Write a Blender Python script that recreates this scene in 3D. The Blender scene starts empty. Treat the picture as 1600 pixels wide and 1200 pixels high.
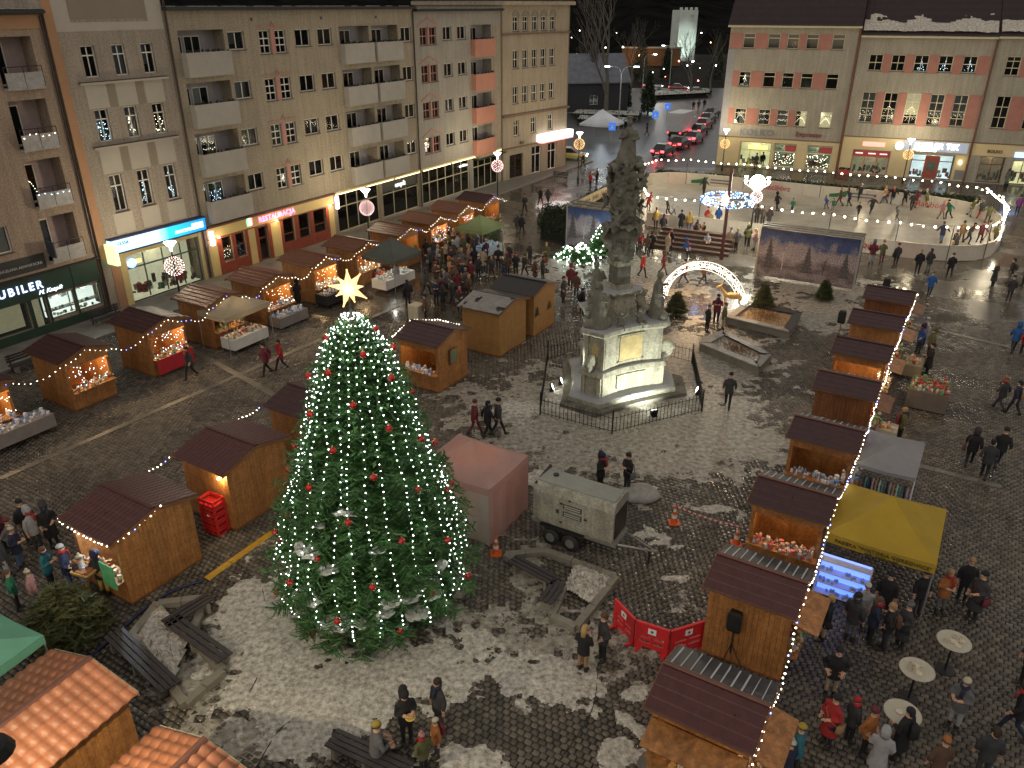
# Christmas market on a town square at night, seen from a drone.
import bpy, bmesh, math, random
import numpy as np
from mathutils import Vector, Matrix, noise
from mathutils.kdtree import KDTree
random.seed(7)
R = math.radians
SC = bpy.context.scene
COL = SC.collection
# ------------------------------------------------------------------ camera
F_PX, PITCH, CAM_H = 1225.0, R(25.8), 17.0          # focal length in photo pixels, tilt down, height
cam = bpy.data.cameras.new('camera')
cam.sensor_width = 36.0
cam.lens = F_PX / 1600 * 36.0
cam.clip_end = 3000
cam_o = bpy.data.objects.new('camera', cam)
COL.objects.link(cam_o)
cam_o.location = (0, 0, CAM_H)
cam_o.rotation_euler = (math.pi / 2 - PITCH, 0, 0)
SC.camera = cam_o
# ------------------------------------------------------------------ night sky glow
w = bpy.data.worlds.new('World')
SC.world = w
w.use_nodes = True
nt = w.node_tree
bg = nt.nodes['Background']
sky = nt.nodes.new('ShaderNodeTexSky')
sky.sky_type = 'NISHITA'
sky.sun_disc = False
sky.sun_elevation = R(35)
sky.sun_rotation = R(200)
mx = nt.nodes.new('ShaderNodeMix')
mx.data_type = 'RGBA'
mx.inputs[0].default_value = 0.85
mx.inputs[7].default_value = (2.3, 1.95, 1.5, 1)        # low cloud lit by the town's lamps
nt.links.new(sky.outputs[0], mx.inputs[6])
nt.links.new(mx.outputs[2], bg.inputs[0])
bg.inputs[1].default_value = 0.17
sun = bpy.data.lights.new('sky_glow', 'SUN')
sun.energy = 0.06
sun.angle = R(40)
sun.color = (1, .9, .75)
sun_o = bpy.data.objects.new('sky_glow', sun)
COL.objects.link(sun_o)
sun_o.rotation_euler = (R(42), 0, R(-20))
SC.view_settings.view_transform = 'Standard'
SC.view_settings.look = 'None'
SC.view_settings.exposure = 0.42
SC.view_settings.gamma = 1.0
SC.cycles.use_denoising = True
SC.cycles.max_bounces = 6
SC.cycles.diffuse_bounces = 3
SC.cycles.glossy_bounces = 3
SC.cycles.transparent_max_bounces = 8
SC.cycles.sample_clamp_indirect = 1.5
SC.cycles.sample_clamp_direct = 12.0
# ------------------------------------------------------------------ helpers
def G(px, py, z=0.0):
    """world x, y of what stands at a pixel of the 1600 x 1200 photograph, at height z"""
    a = (px - 800) / F_PX
    b = -(py - 600) / F_PX
    dy = math.cos(PITCH) + b * math.sin(PITCH)
    dz = -math.sin(PITCH) + b * math.cos(PITCH)
    t = (z - CAM_H) / dz
    return (a * t, dy * t)
AZ = 30.7                                            # compass of the square's long side
U = Vector((math.sin(R(AZ)), math.cos(R(AZ)), 0))
V = Vector((U.y, -U.x, 0))
MATS = {}
def M(name, col, rough=.6, var=.12, scale=3.0, bump=.0, bscale=30.0, metal=0., emit=None, es=0., spec=.5, col2=None, island=0., coat=0., alpha=None, streak=0.):
    if name in MATS:
        return MATS[name]
    m = bpy.data.materials.new(name)
    m.use_nodes = True
    t = m.node_tree
    N, Lk = t.nodes, t.links
    p = N['Principled BSDF']
    p.inputs['Roughness'].default_value = rough
    p.inputs['Metallic'].default_value = metal
    p.inputs['Specular IOR Level'].default_value = spec
    p.inputs['Coat Weight'].default_value = coat
    col = tuple(col) if not isinstance(col, (int, float)) else (col,) * 3
    tc = N.new('ShaderNodeTexCoord')
    if var > 0 or col2:
        ns = N.new('ShaderNodeTexNoise')
        ns.inputs['Scale'].default_value = scale
        ns.inputs['Detail'].default_value = 6
        ns.inputs['Roughness'].default_value = .65
        Lk.new(tc.outputs['Object'], ns.inputs['Vector'])
        rp = N.new('ShaderNodeValToRGB')
        rp.color_ramp.elements[0].position = .3
        rp.color_ramp.elements[1].position = .7
        c1 = tuple(c * (1 - var) for c in col)
        c2 = tuple(col2) if col2 else tuple(min(1, c * (1 + var)) for c in col)
        rp.color_ramp.elements[0].color = (*c1, 1)
        rp.color_ramp.elements[1].color = (*c2, 1)
        Lk.new(ns.outputs[0], rp.inputs[0])
        out = rp.outputs[0]
        if streak > 0:
            mp = N.new('ShaderNodeMapping'); mp.inputs['Scale'].default_value = (2.2, 2.2, .16); Lk.new(tc.outputs['Object'], mp.inputs[0])
            n3 = N.new('ShaderNodeTexNoise'); n3.inputs['Scale'].default_value = 1.6; n3.inputs['Detail'].default_value = 8; n3.inputs['Roughness'].default_value = .7; Lk.new(mp.outputs[0], n3.inputs['Vector'])
            sr_ = N.new('ShaderNodeMapRange'); sr_.inputs[1].default_value = .35; sr_.inputs[2].default_value = .62; sr_.inputs[3].default_value = 1 - streak; sr_.inputs[4].default_value = 1.05; Lk.new(n3.outputs[0], sr_.inputs[0])
            vs_ = N.new('ShaderNodeVectorMath'); vs_.operation = 'SCALE'; Lk.new(out, vs_.inputs[0]); Lk.new(sr_.outputs[0], vs_.inputs['Scale'])
            out = vs_.outputs[0]
            n4 = N.new('ShaderNodeTexNoise'); n4.inputs['Scale'].default_value = 11; n4.inputs['Detail'].default_value = 3; Lk.new(tc.outputs['Object'], n4.inputs['Vector'])
            s4 = N.new('ShaderNodeMapRange'); s4.inputs[1].default_value = .3; s4.inputs[2].default_value = .7; s4.inputs[3].default_value = .72; s4.inputs[4].default_value = 1.22; Lk.new(n4.outputs[0], s4.inputs[0])
            v4 = N.new('ShaderNodeVectorMath'); v4.operation = 'SCALE'; Lk.new(out, v4.inputs[0]); Lk.new(s4.outputs[0], v4.inputs['Scale'])
            out = v4.outputs[0]
        if island > 0:
            ge = N.new('ShaderNodeNewGeometry')
            oi = N.new('ShaderNodeObjectInfo')
            ad = N.new('ShaderNodeMath'); ad.operation = 'ADD'
            Lk.new(ge.outputs['Random Per Island'], ad.inputs[0]); Lk.new(oi.outputs['Random'], ad.inputs[1])
            fr = N.new('ShaderNodeMath'); fr.operation = 'FRACT'; Lk.new(ad.outputs[0], fr.inputs[0])
            mr = N.new('ShaderNodeMapRange'); mr.inputs[3].default_value = 1 - island; mr.inputs[4].default_value = 1 + island
            Lk.new(fr.outputs[0], mr.inputs[0])
            vm = N.new('ShaderNodeVectorMath'); vm.operation = 'SCALE'
            Lk.new(out, vm.inputs[0]); Lk.new(mr.outputs[0], vm.inputs['Scale'])
            out = vm.outputs[0]
        Lk.new(out, p.inputs['Base Color'])
    else:
        p.inputs['Base Color'].default_value = (*col, 1)
    if bump > 0:
        n2 = N.new('ShaderNodeTexNoise')
        n2.inputs['Scale'].default_value = bscale
        n2.inputs['Detail'].default_value = 5
        Lk.new(tc.outputs['Object'], n2.inputs['Vector'])
        b = N.new('ShaderNodeBump')
        b.inputs['Strength'].default_value = bump
        b.inputs['Distance'].default_value = .03
        Lk.new(n2.outputs[0], b.inputs['Height'])
        Lk.new(b.outputs[0], p.inputs['Normal'])
    if emit is not None:
        p.inputs['Emission Color'].default_value = (*emit, 1)
        p.inputs['Emission Strength'].default_value = es
    if alpha is not None:
        p.inputs['Alpha'].default_value = alpha
    MATS[name] = m
    return m
def glow(name, col, es, light=True):
    """a lit lamp; light=False keeps very small bulbs out of direct light sampling (they still shine)"""
    m = M(name, (.8, .8, .8), .5, 0, emit=col, es=es)
    if not light:
        m.cycles.emission_sampling = 'NONE'
    return m
_t = (1 + 5 ** .5) / 2
ICO_V = [Vector(v).normalized() for v in [(-1, _t, 0), (1, _t, 0), (-1, -_t, 0), (1, -_t, 0), (0, -1, _t), (0, 1, _t), (0, -1, -_t), (0, 1, -_t), (_t, 0, -1), (_t, 0, 1), (-_t, 0, -1), (-_t, 0, 1)]]
ICO_F = [(0, 11, 5), (0, 5, 1), (0, 1, 7), (0, 7, 10), (0, 10, 11), (1, 5, 9), (5, 11, 4), (11, 10, 2), (10, 7, 6), (7, 1, 8), (3, 9, 4), (3, 4, 2), (3, 2, 6), (3, 6, 8), (3, 8, 9), (4, 9, 5), (2, 4, 11), (6, 2, 10), (8, 6, 7), (9, 8, 1)]
class MB:
    def __init__(s):
        s.v, s.f, s.m = [], [], []
        s.T = None
    def add(s, vs, fs, m=0):
        o = len(s.v)
        if s.T is not None:
            vs = [tuple(s.T @ Vector(v)) for v in vs]
        s.v.extend([tuple(v) for v in vs])
        s.f.extend([tuple(i + o for i in f) for f in fs])
        s.m.extend([m] * len(fs))
        return s
    def box(s, x0, x1, y0, y1, z0, z1, m=0):
        return s.add([(x0, y0, z0), (x1, y0, z0), (x1, y1, z0), (x0, y1, z0), (x0, y0, z1), (x1, y0, z1), (x1, y1, z1), (x0, y1, z1)],
                     [(0, 3, 2, 1), (4, 5, 6, 7), (0, 1, 5, 4), (1, 2, 6, 5), (2, 3, 7, 6), (3, 0, 4, 7)], m)
    def cbox(s, c, d, rz=0., m=0, rx=0., ry=0.):
        mt = Matrix.Translation(c) @ Matrix.Rotation(rz, 4, 'Z') @ Matrix.Rotation(ry, 4, 'Y') @ Matrix.Rotation(rx, 4, 'X')
        x, y, z = d[0] / 2, d[1] / 2, d[2] / 2
        vs = [mt @ Vector(p) for p in [(-x, -y, -z), (x, -y, -z), (x, y, -z), (-x, y, -z), (-x, -y, z), (x, -y, z), (x, y, z), (-x, y, z)]]
        return s.add(vs, [(0, 3, 2, 1), (4, 5, 6, 7), (0, 1, 5, 4), (1, 2, 6, 5), (2, 3, 7, 6), (3, 0, 4, 7)], m)
    def prism(s, poly, z0, z1, m=0):
        n = len(poly)
        vs = [(x, y, z0) for x, y in poly] + [(x, y, z1) for x, y in poly]
        fs = [tuple(range(n - 1, -1, -1)), tuple(range(n, 2 * n))] + [(i, (i + 1) % n, n + (i + 1) % n, n + i) for i in range(n)]
        return s.add(vs, fs, m)
    def slab(s, pts, off, m=0):
        """closed slab: polygon of 3D points, extruded by vector off"""
        n = len(pts)
        off = Vector(off)
        vs = [Vector(p) for p in pts] + [Vector(p) + off for p in pts]
        fs = [tuple(range(n - 1, -1, -1)), tuple(range(n, 2 * n))] + [(i, (i + 1) % n, n + (i + 1) % n, n + i) for i in range(n)]
        return s.add(vs, fs, m)
    def tube(s, pts, r, n=6, m=0, cap=True, flat=1.0, side=(1, 0, 0)):
        pts = [Vector(p) for p in pts]
        k = len(pts)
        rs = r if isinstance(r, (list, tuple)) else [r] * k
        vs, fs = [], []
        for i, p in enumerate(pts):
            d = (pts[min(i + 1, k - 1)] - pts[max(i - 1, 0)])
            d = d.normalized() if d.length > 1e-9 else Vector((0, 0, 1))
            a = Vector(side)
            a = a - d * a.dot(d)
            if a.length < .1:
                a = Vector((0, 1, 0)) - d * d.y
            a.normalize()
            b = d.cross(a)
            rr = rs[i]
            ra, rb = (rr if isinstance(rr, (tuple, list)) else (rr, rr * flat))
            for j in range(n):
                t = 2 * math.pi * j / n
                vs.append(p + a * (ra * math.cos(t)) + b * (rb * math.sin(t)))
        for i in range(k - 1):
            for j in range(n):
                fs.append((i * n + j, i * n + (j + 1) % n, (i + 1) * n + (j + 1) % n, (i + 1) * n + j))
        if cap:
            fs.append(tuple(range(n - 1, -1, -1)))
            fs.append(tuple(range((k - 1) * n, k * n)))
        return s.add(vs, fs, m)
    def lathe(s, prof, n=12, m=0, c=(0, 0, 0), cap=True):
        vs, fs = [], []
        for r, z in prof:
            for j in range(n):
                t = 2 * math.pi * j / n
                vs.append((c[0] + r * math.cos(t), c[1] + r * math.sin(t), c[2] + z))
        k = len(prof)
        for i in range(k - 1):
            for j in range(n):
                fs.append((i * n + j, i * n + (j + 1) % n, (i + 1) * n + (j + 1) % n, (i + 1) * n + j))
        if cap:
            fs.append(tuple(range(n - 1, -1, -1)))
            fs.append(tuple(range((k - 1) * n, k * n)))
        return s.add(vs, fs, m)
    def ico(s, c, r, m=0):
        c = Vector(c)
        rr = Vector(r) if isinstance(r, (tuple, list)) else Vector((r, r, r))
        return s.add([c + Vector((v.x * rr.x, v.y * rr.y, v.z * rr.z)) for v in ICO_V], ICO_F, m)
    def ball(s, c, r, m=0, nu=10, nv=7):
        rr = r if isinstance(r, (tuple, list)) else (r, r, r)
        vs, fs = [], []
        for i in range(nv + 1):
            a = math.pi * (i + .02 if i == 0 else (i - .02 if i == nv else i)) / nv
            for j in range(nu):
                t = 2 * math.pi * j / nu
                vs.append((c[0] + rr[0] * math.sin(a) * math.cos(t), c[1] + rr[1] * math.sin(a) * math.sin(t), c[2] - rr[2] * math.cos(a)))
        for i in range(nv):
            for j in range(nu):
                fs.append((i * nu + j, i * nu + (j + 1) % nu, (i + 1) * nu + (j + 1) % nu, (i + 1) * nu + j))
        return s.add(vs, fs, m)
    def mesh(s, name, mats, smooth=False):
        me = bpy.data.meshes.new(name)
        me.from_pydata(s.v, [], s.f)
        for m in (mats if isinstance(mats, (list, tuple)) else [mats]):
            me.materials.append(m)
        if len(set(s.m)) > 1 or (s.m and s.m[0]):
            me.polygons.foreach_set('material_index', s.m)
        if smooth:
            me.polygons.foreach_set('use_smooth', [True] * len(s.f))
        me.update()
        return me
    def build(s, name, mats, parent=None, smooth=False, loc=None, rz=None):
        return put(name, s.mesh(name, mats, smooth), parent, loc, rz)
def put(name, me, parent=None, loc=None, rz=None):
    o = bpy.data.objects.new(name, me)
    COL.objects.link(o)
    if parent is not None:
        o.parent = parent
    if loc is not None:
        o.location = loc
    if rz is not None:
        o.rotation_euler = (0, 0, rz)
    return o
def tag(o, label=None, cat=None, group=None, kind=None):
    if label: o['label'] = label
    if cat: o['category'] = cat
    if group: o['group'] = group
    if kind: o['kind'] = kind
    return o
def thing(name, label, cat, loc=(0, 0, 0), rz=0., group=None):
    o = bpy.data.objects.new(name, None)
    COL.objects.link(o)
    o.empty_display_size = .2
    o.location = (loc[0], loc[1], loc[2] if len(loc) > 2 else 0)
    o.rotation_euler = (0, 0, rz)
    return tag(o, label, cat, group)
KIDS = {}
def children(o):
    return [c for c in bpy.data.objects if c.parent is o]
def copy_tree(o, parent=None, kids=None):
    c = o.copy()
    COL.objects.link(c)
    c.parent = parent
    for ch in (kids if kids is not None else children(o)):
        if isinstance(ch, tuple):
            copy_tree(ch[0], c, ch[1])
        else:
            copy_tree(ch, c)
    return c
def text_mesh(txt, size, ext=.02, align='CENTER', shear=0., space=1.0, bold=.0):
    cu = bpy.data.curves.new('lettering', 'FONT')
    cu.body = txt
    cu.size = size
    cu.extrude = ext
    cu.align_x = align
    cu.shear = shear
    cu.space_character = space
    cu.offset = bold
    cu.resolution_u = 2
    o = bpy.data.objects.new('lettering', cu)
    COL.objects.link(o)
    dg = bpy.context.evaluated_depsgraph_get()
    dg.update()
    me = bpy.data.meshes.new_from_object(o.evaluated_get(dg))
    bpy.data.objects.remove(o)
    bpy.data.curves.remove(cu)
    return me
def lettering(txt, size, mat, parent, loc, rot=(math.pi / 2, 0, 0), ext=.02, name='lettering', **k):
    me = text_mesh(txt, size, ext, **k)
    me.materials.clear()
    me.materials.append(mat)
    o = put(name, me, parent)
    o.location = loc
    o.rotation_euler = rot
    return o
def point_light(name, loc, watts, col=(1, .75, .45), r=.06, parent=None, spot=None, rot=None):
    l = bpy.data.lights.new(name, 'SPOT' if spot else 'POINT')
    l.energy = watts
    l.color = col
    l.shadow_soft_size = r
    if spot:
        l.spot_size = R(spot)
        l.spot_blend = .6
    o = bpy.data.objects.new(name, l)
    COL.objects.link(o)
    o.location = loc
    if rot: o.rotation_euler = rot
    if parent is not None:
        o.parent = parent
    return o
def along(pts, step):
    """points every step metres along a polyline"""
    pts = [Vector(p) for p in pts]
    out, left = [pts[0]], step
    for a, b in zip(pts, pts[1:]):
        d = (b - a).length
        t = left
        while t <= d:
            out.append(a + (b - a) * (t / d))
            t += step
        left = t - d
    return out
def light_string(label, pts, step, r, mats, sag=0., group=None, jit=.02, wire=None, seg=6, cat='lights'):
    """a cable with bulbs; mats is one or several bulb materials"""
    path = []
    pts = [Vector(p) for p in pts]
    for a, b in zip(pts, pts[1:]):
        for k in range(seg):
            t = k / seg
            p = a.lerp(b, t)
            p.z -= sag * 4 * t * (1 - t)
            path.append(p)
    path.append(pts[-1])
    o0 = path[0].copy()
    rt = MB().tube([p - o0 for p in path], .009, 3).build('light_string', wire or M('cable', .02, .6, 0), None, loc=o0)
    tag(rt, label, cat, group)
    mats = mats if isinstance(mats, (list, tuple)) else [mats]
    b = MB()
    for p in along(path, step):
        q = p - o0 + Vector((random.uniform(-jit, jit), random.uniform(-jit, jit), random.uniform(-jit, jit) - r))
        b.ico(q, r * random.uniform(.75, 1.15), random.choice(range(len(mats))))
    tag(b.build('bulbs', mats, rt), kind='stuff')
    return rt
# ------------------------------------------------------------------ ground, paving, snow, street
def stone_mat(name, base, brick=False, wet=.3, dry=.62, mort=.35):
    m = bpy.data.materials.new(name); m.use_nodes = True
    t = m.node_tree; N, L = t.nodes, t.links; p = N['Principled BSDF']
    tc = N.new('ShaderNodeTexCoord')
    geo = N.new('ShaderNodeNewGeometry')
    big = N.new('ShaderNodeTexNoise'); big.inputs['Scale'].default_value = .33; big.inputs['Detail'].default_value = 7
    L.new(geo.outputs['Position'], big.inputs['Vector'])
    fine = N.new('ShaderNodeTexNoise'); fine.inputs['Scale'].default_value = 9; fine.inputs['Detail'].default_value = 6
    L.new(geo.outputs['Position'], fine.inputs['Vector'])
    rp = N.new('ShaderNodeValToRGB')
    rp.color_ramp.elements[0].position = .32; rp.color_ramp.elements[1].position = .72
    rp.color_ramp.elements[0].color = (*[c * .45 for c in base], 1); rp.color_ramp.elements[1].color = (*[c * 1.25 for c in base], 1)
    ma = N.new('ShaderNodeMath'); ma.operation = 'MULTIPLY_ADD'; ma.inputs[1].default_value = .45; 
    L.new(fine.outputs[0], ma.inputs[0])
    mb = N.new('ShaderNodeMath'); mb.operation = 'MULTIPLY'; mb.inputs[1].default_value = .55
    L.new(big.outputs[0], mb.inputs[0]); L.new(mb.outputs[0], ma.inputs[2])
    L.new(ma.outputs[0], rp.inputs[0])
    col = rp.outputs[0]
    rr = N.new('ShaderNodeMapRange'); rr.inputs[1].default_value = .42; rr.inputs[2].default_value = .6; rr.inputs[3].default_value = wet; rr.inputs[4].default_value = dry
    L.new(big.outputs[0], rr.inputs[0]); L.new(rr.outputs[0], p.inputs['Roughness'])
    bm = N.new('ShaderNodeBump'); bm.inputs['Strength'].default_value = .35; bm.inputs['Distance'].default_value = .02
    if brick:
        bt = N.new('ShaderNodeTexBrick')
        bt.inputs['Scale'].default_value = 1.0; bt.inputs['Brick Width'].default_value = .21; bt.inputs['Row Height'].default_value = .18
        bt.inputs['Mortar Size'].default_value = .018; bt.inputs['Mortar Smooth'].default_value = .4
        bt.inputs['Color1'].default_value = (.75, .75, .75, 1); bt.inputs['Color2'].default_value = (1.25, 1.25, 1.25, 1); bt.inputs['Mortar'].default_value = (mort, mort, mort, 1)
        L.new(tc.outputs['Object'], bt.inputs['Vector'])
        mu = N.new('ShaderNodeMix'); mu.data_type = 'RGBA'; mu.blend_type = 'MULTIPLY'; mu.inputs[0].default_value = 1
        L.new(col, mu.inputs[6]); L.new(bt.outputs[0], mu.inputs[7]); col = mu.outputs[2]
        inv = N.new('ShaderNodeMath'); inv.operation = 'SUBTRACT'; inv.inputs[0].default_value = 1
        L.new(bt.outputs['Fac'], inv.inputs[1]); L.new(inv.outputs[0], bm.inputs['Height'])
        bm.inputs['Strength'].default_value = .9
    else:
        gi = N.new('ShaderNodeObjectInfo')
        ad = N.new('ShaderNodeMath'); ad.operation = 'ADD'
        L.new(geo.outputs['Random Per Island'], ad.inputs[0]); L.new(gi.outputs['Random'], ad.inputs[1])
        fr = N.new('ShaderNodeMath'); fr.operation = 'FRACT'; L.new(ad.outputs[0], fr.inputs[0])
        mr = N.new('ShaderNodeMapRange'); mr.inputs[3].default_value = .55; mr.inputs[4].default_value = 1.45
        L.new(fr.outputs[0], mr.inputs[0])
        vm = N.new('ShaderNodeVectorMath'); vm.operation = 'SCALE'
        L.new(col, vm.inputs[0]); L.new(mr.outputs[0], vm.inputs['Scale']); col = vm.outputs[0]
        L.new(fine.outputs[0], bm.inputs['Height'])
    L.new(col, p.inputs['Base Color']); L.new(bm.outputs[0], p.inputs['Normal'])
    MATS[name] = m
    return m
STONE = stone_mat('granite_setts', (.112, .096, .074), wet=.17, dry=.52)
STONE_FAR = stone_mat('granite_setts_far', (.11, .094, .072), brick=True, wet=.1, dry=.38, mort=.2)
ASPHALT = M('asphalt', (.045, .048, .052), .35, .3, .6, .3, 60)
EARTH = M('dark_ground', (.008, .008, .007), .95, .3, .05, spec=.1)
SNOW = M('snow', (.22, .205, .165), .65, .3, 7, 1.0, 22, col2=(.7, .67, .6))
SLUSH = M('slush', (.15, .134, .106), .5, .45, 4.5, 1.0, 26, col2=(.47, .44, .37))
GROUT = M('grout', (.016, .014, .012), .8, .3, 2)
ICE = M('ice', (.33, .305, .25), .3, .3, .45, .2, 9, col2=(.47, .44, .37), streak=.2)
g = MB().add([(-1500, -200, -.1), (1500, -200, -.1), (1500, 2600, -.1), (-1500, 2600, -.1)], [(0, 1, 2, 3)]).build('ground', EARTH)
tag(g, 'dark ground reaching out beyond the town', 'ground', kind='structure')
RZ = R(-AZ)
def to_local(x, y):
    return (x * V.x + y * V.y, x * U.x + y * U.y)
gl = [to_local(*p) for p in [(-60, 3), (60, 3), (60, 46), (-60, 46)]]
o = MB().add([(a, b, -.034) for a, b in gl], [(0, 1, 2, 3)]).build('square_bedding', GROUT, rz=RZ)
tag(o, 'dark bedding showing in the joints of the square', 'paving', kind='structure')
gl = [to_local(*p) for p in [(-60, 43.6), (60, 43.6), (64, 93), (-30, 93)]]
far_paving = MB().add([(a, b, -.006) for a, b in gl], [(0, 1, 2, 3)]).build('square_far_paving', STONE_FAR, rz=RZ)
tag(far_paving, 'wet sett paving of the far half of the square', 'paving', kind='structure')
o = MB().add([(-40, 92.9, -.03), (70, 92.9, -.03), (90, 190, -.03), (-40, 190, -.03)], [(0, 1, 2, 3)]).build('street', ASPHALT)
tag(o, 'wet asphalt street leading away between the houses', 'street', kind='structure')
# setts: real stones over the near half of the square
PW, PH = .215, .18
na, nb = int(75 / PW), int(62 / PH)
ai, bi = np.meshgrid(np.arange(na), np.arange(nb))
A = -42 + (ai + .5 * (bi % 2)) * PW
B = -8 + bi * PH
X = A * V.x + B * U.x
Y = A * V.y + B * U.y
mask = (Y > 9.6) & (Y < 43.8) & (np.abs(X) < .588 * Y + 5.6)
A, B, X, Y = A[mask], B[mask], X[mask], Y[mask]
rng = np.random.default_rng(3)
n = len(A)
def stones(A, B):
    n = len(A)
    hw = PW / 2 - .009 + rng.uniform(-.006, .003, n); hh = PH / 2 - .009 + rng.uniform(-.006, .003, n)
    z = rng.normal(0, .004, n)
    ta, tb = rng.normal(0, .06, n), rng.normal(0, .06, n)
    vs = np.zeros((n, 8, 3))
    for k, (sx, sy) in enumerate([(-1, -1), (1, -1), (1, 1), (-1, 1)]):
        vs[:, k, 0] = A + sx * hw; vs[:, k, 1] = B + sy * hh; vs[:, k, 2] = -.034
        ix, iy = hw - .014, hh - .014
        jx = rng.normal(0, .003, n); jy = rng.normal(0, .003, n)
        vs[:, k + 4, 0] = A + sx * ix + jx; vs[:, k + 4, 1] = B + sy * iy + jy
        vs[:, k + 4, 2] = z + sx * ix * ta + sy * iy * tb
    return vs
SF = np.array([(4, 5, 6, 7), (0, 1, 5, 4), (1, 2, 6, 5), (2, 3, 7, 6), (3, 0, 4, 7)])
near = np.zeros(n, bool)
# the 300 setts that show largest: open paving at the near edge of the picture
cand = np.where((Y > 11.6) & (np.abs(X) < .588 * Y + 4) & (X > -2.6) & (X < 2.9) & (Y < 17.5))[0]
cand = cand[np.argsort(Y[cand])][:300]
near[cand] = True
def stone_object(A, B, name, parent):
    vs = stones(A, B)
    k = len(A)
    me = bpy.data.meshes.new(name)
    fs = (SF[None] + (np.arange(k) * 8)[:, None, None]).reshape(-1, 4)
    me.vertices.add(k * 8); me.loops.add(fs.size); me.polygons.add(len(fs))
    me.vertices.foreach_set('co', vs.reshape(-1)); me.loops.foreach_set('vertex_index', fs.reshape(-1))
    me.polygons.foreach_set('loop_start', np.arange(0, fs.size, 4))
    me.update(calc_edges=True)
    me.materials.append(STONE)
    return put(name, me, parent)
sq = thing('square_paving', 'wet granite sett paving of the market square', 'paving', (0, 0, 0), RZ)
sq['kind'] = 'structure'
tag(stone_object(A[~near], B[~near], 'paving_stones', sq), kind='stuff')
pal = []
for k in range(8):
    vs = stones(np.zeros(1), np.zeros(1))[0]
    me = bpy.data.meshes.new('paving_stone'); me.from_pydata([tuple(v) for v in vs], [], [tuple(f) for f in SF]); me.materials.append(STONE); me.update()
    pal.append(me)
for a, b in zip(A[near], B[near]):
    put('paving_stone', random.choice(pal), sq, (a, b, 0))
# trodden snow: a height field that thins out in ragged edges
def blob(px, py, ru, rv, s=1.0, rot=0):
    x, y = G(px, py)
    return (x, y, ru, rv, s, R(rot))
# (centre, half-width across, half-depth, amount)
SNOW_FIELDS = {
    'snow': [blob(432, 985, 1.9, 3.2, 1.2, 15), blob(520, 1085, 2.4, 1.5, 1.1), blob(640, 1045, 2.6, 1.5, 1.0), blob(845, 1062, 2.0, .9, 1.05, -20), blob(735, 1005, 1.3, .6, .8, -30), blob(990, 1085, .42, .3, .8), blob(985, 1130, .5, .25, .8, -50), blob(730, 1190, 1.1, .5, .9), blob(960, 1185, .7, .5, .7), blob(905, 1085, .6, .45, .7),
             blob(1010, 765, .8, .5, .8), blob(1010, 835, .7, .6, .5), blob(1110, 795, .6, .25, .75), blob(470, 1160, 1.3, .7, .7), blob(380, 1090, .9, 1.0, .8), blob(1055, 905, .5, .3, .6), blob(815, 640, 1.6, 1.5, .55), blob(850, 745, 1.0, .6, .6), (2.5, 33.6, 1.0, 1.6, 1.1, 0), (6.6, 31.9, 2.0, .7, .9, .3)],
    'slush': [(5.0, 32.0, 7.2, 6.3, 1.1, 0), blob(1090, 560, 4.2, 5.5, .95, -20), blob(1150, 690, 3.2, 2.4, .9), blob(1300, 490, 3.4, 3.4, .85), blob(1020, 430, 4, 5, .85), blob(760, 620, 2.4, 1.6, .7), blob(880, 420, 4, 4, .5), blob(650, 900, 4, 3, .45), blob(850, 1000, 4, 2, .4), blob(430, 1040, 2.8, 3.6, .6), blob(1280, 450, 5, 4, .7)],
}
def snow_mesh(name, blobs, cell, hmax, thr, mat, lab, zbase):
    xs = [b[0] for b in blobs]; ys = [b[1] for b in blobs]
    x0, x1, y0, y1 = min(xs) - 8, max(xs) + 8, max(10.0, min(ys) - 8), max(ys) + 8
    nx, ny = int((x1 - x0) / cell), int((y1 - y0) / cell)
    gx, gy = np.meshgrid(x0 + np.arange(nx) * cell, y0 + np.arange(ny) * cell)
    amt = np.full(gx.shape, -9.0)
    for bx, by, ru, rv, s, rot in blobs:
        dx, dy = gx - bx, gy - by
        c, sn = math.cos(rot), math.sin(rot)
        q = np.sqrt(((dx * c + dy * sn) / ru) ** 2 + ((-dx * sn + dy * c) / rv) ** 2)
        amt = np.maximum(amt, s * (1.15 - q))
    idx = -np.ones(gx.shape, int)
    keep = np.zeros(gx.shape, bool)
    Z = np.zeros(gx.shape)
    for j, i in zip(*np.where(amt > -.6)):
        p = Vector((gx[j, i], gy[j, i], 0))
        nz = .5 * noise.fractal(p * .6, .8, 2.0, 5) + .42 * noise.noise(p * 2.3) + .34 * noise.noise(p * 4.9)
        h = amt[j, i] + nz - thr
        Z[j, i] = h
        keep[j, i] = h > -.14
    vs, fs = [], []
    for j, i in zip(*np.where(keep)):
        idx[j, i] = len(vs)
        h = Z[j, i]
        p = Vector((gx[j, i], gy[j, i], 3))
        vs.append((gx[j, i], gy[j, i], zbase + (hmax * (min(1, h) * .8 + .45 * abs(noise.noise(p * 5)) + .25 * noise.noise(p * 11)) if h > 0 else h * .3)))
    for j in range(ny - 1):
        for i in range(nx - 1):
            q = (idx[j, i], idx[j, i + 1], idx[j + 1, i + 1], idx[j + 1, i])
            if min(q) >= 0:
                fs.append(q)
    mb = MB(); mb.v = vs; mb.f = fs; mb.m = [0] * len(fs)
    o = mb.build(name, mat, smooth=True)
    tag(o, lab, 'snow', kind='structure')
snow_mesh('snow', SNOW_FIELDS['snow'], .065, .06, .22, SNOW, 'trodden snow lying in patches on the paving', .006)
snow_mesh('slush', SNOW_FIELDS['slush'], .13, .026, .2, SLUSH, 'thin grey slush round the column and the tree', .002)
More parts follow.
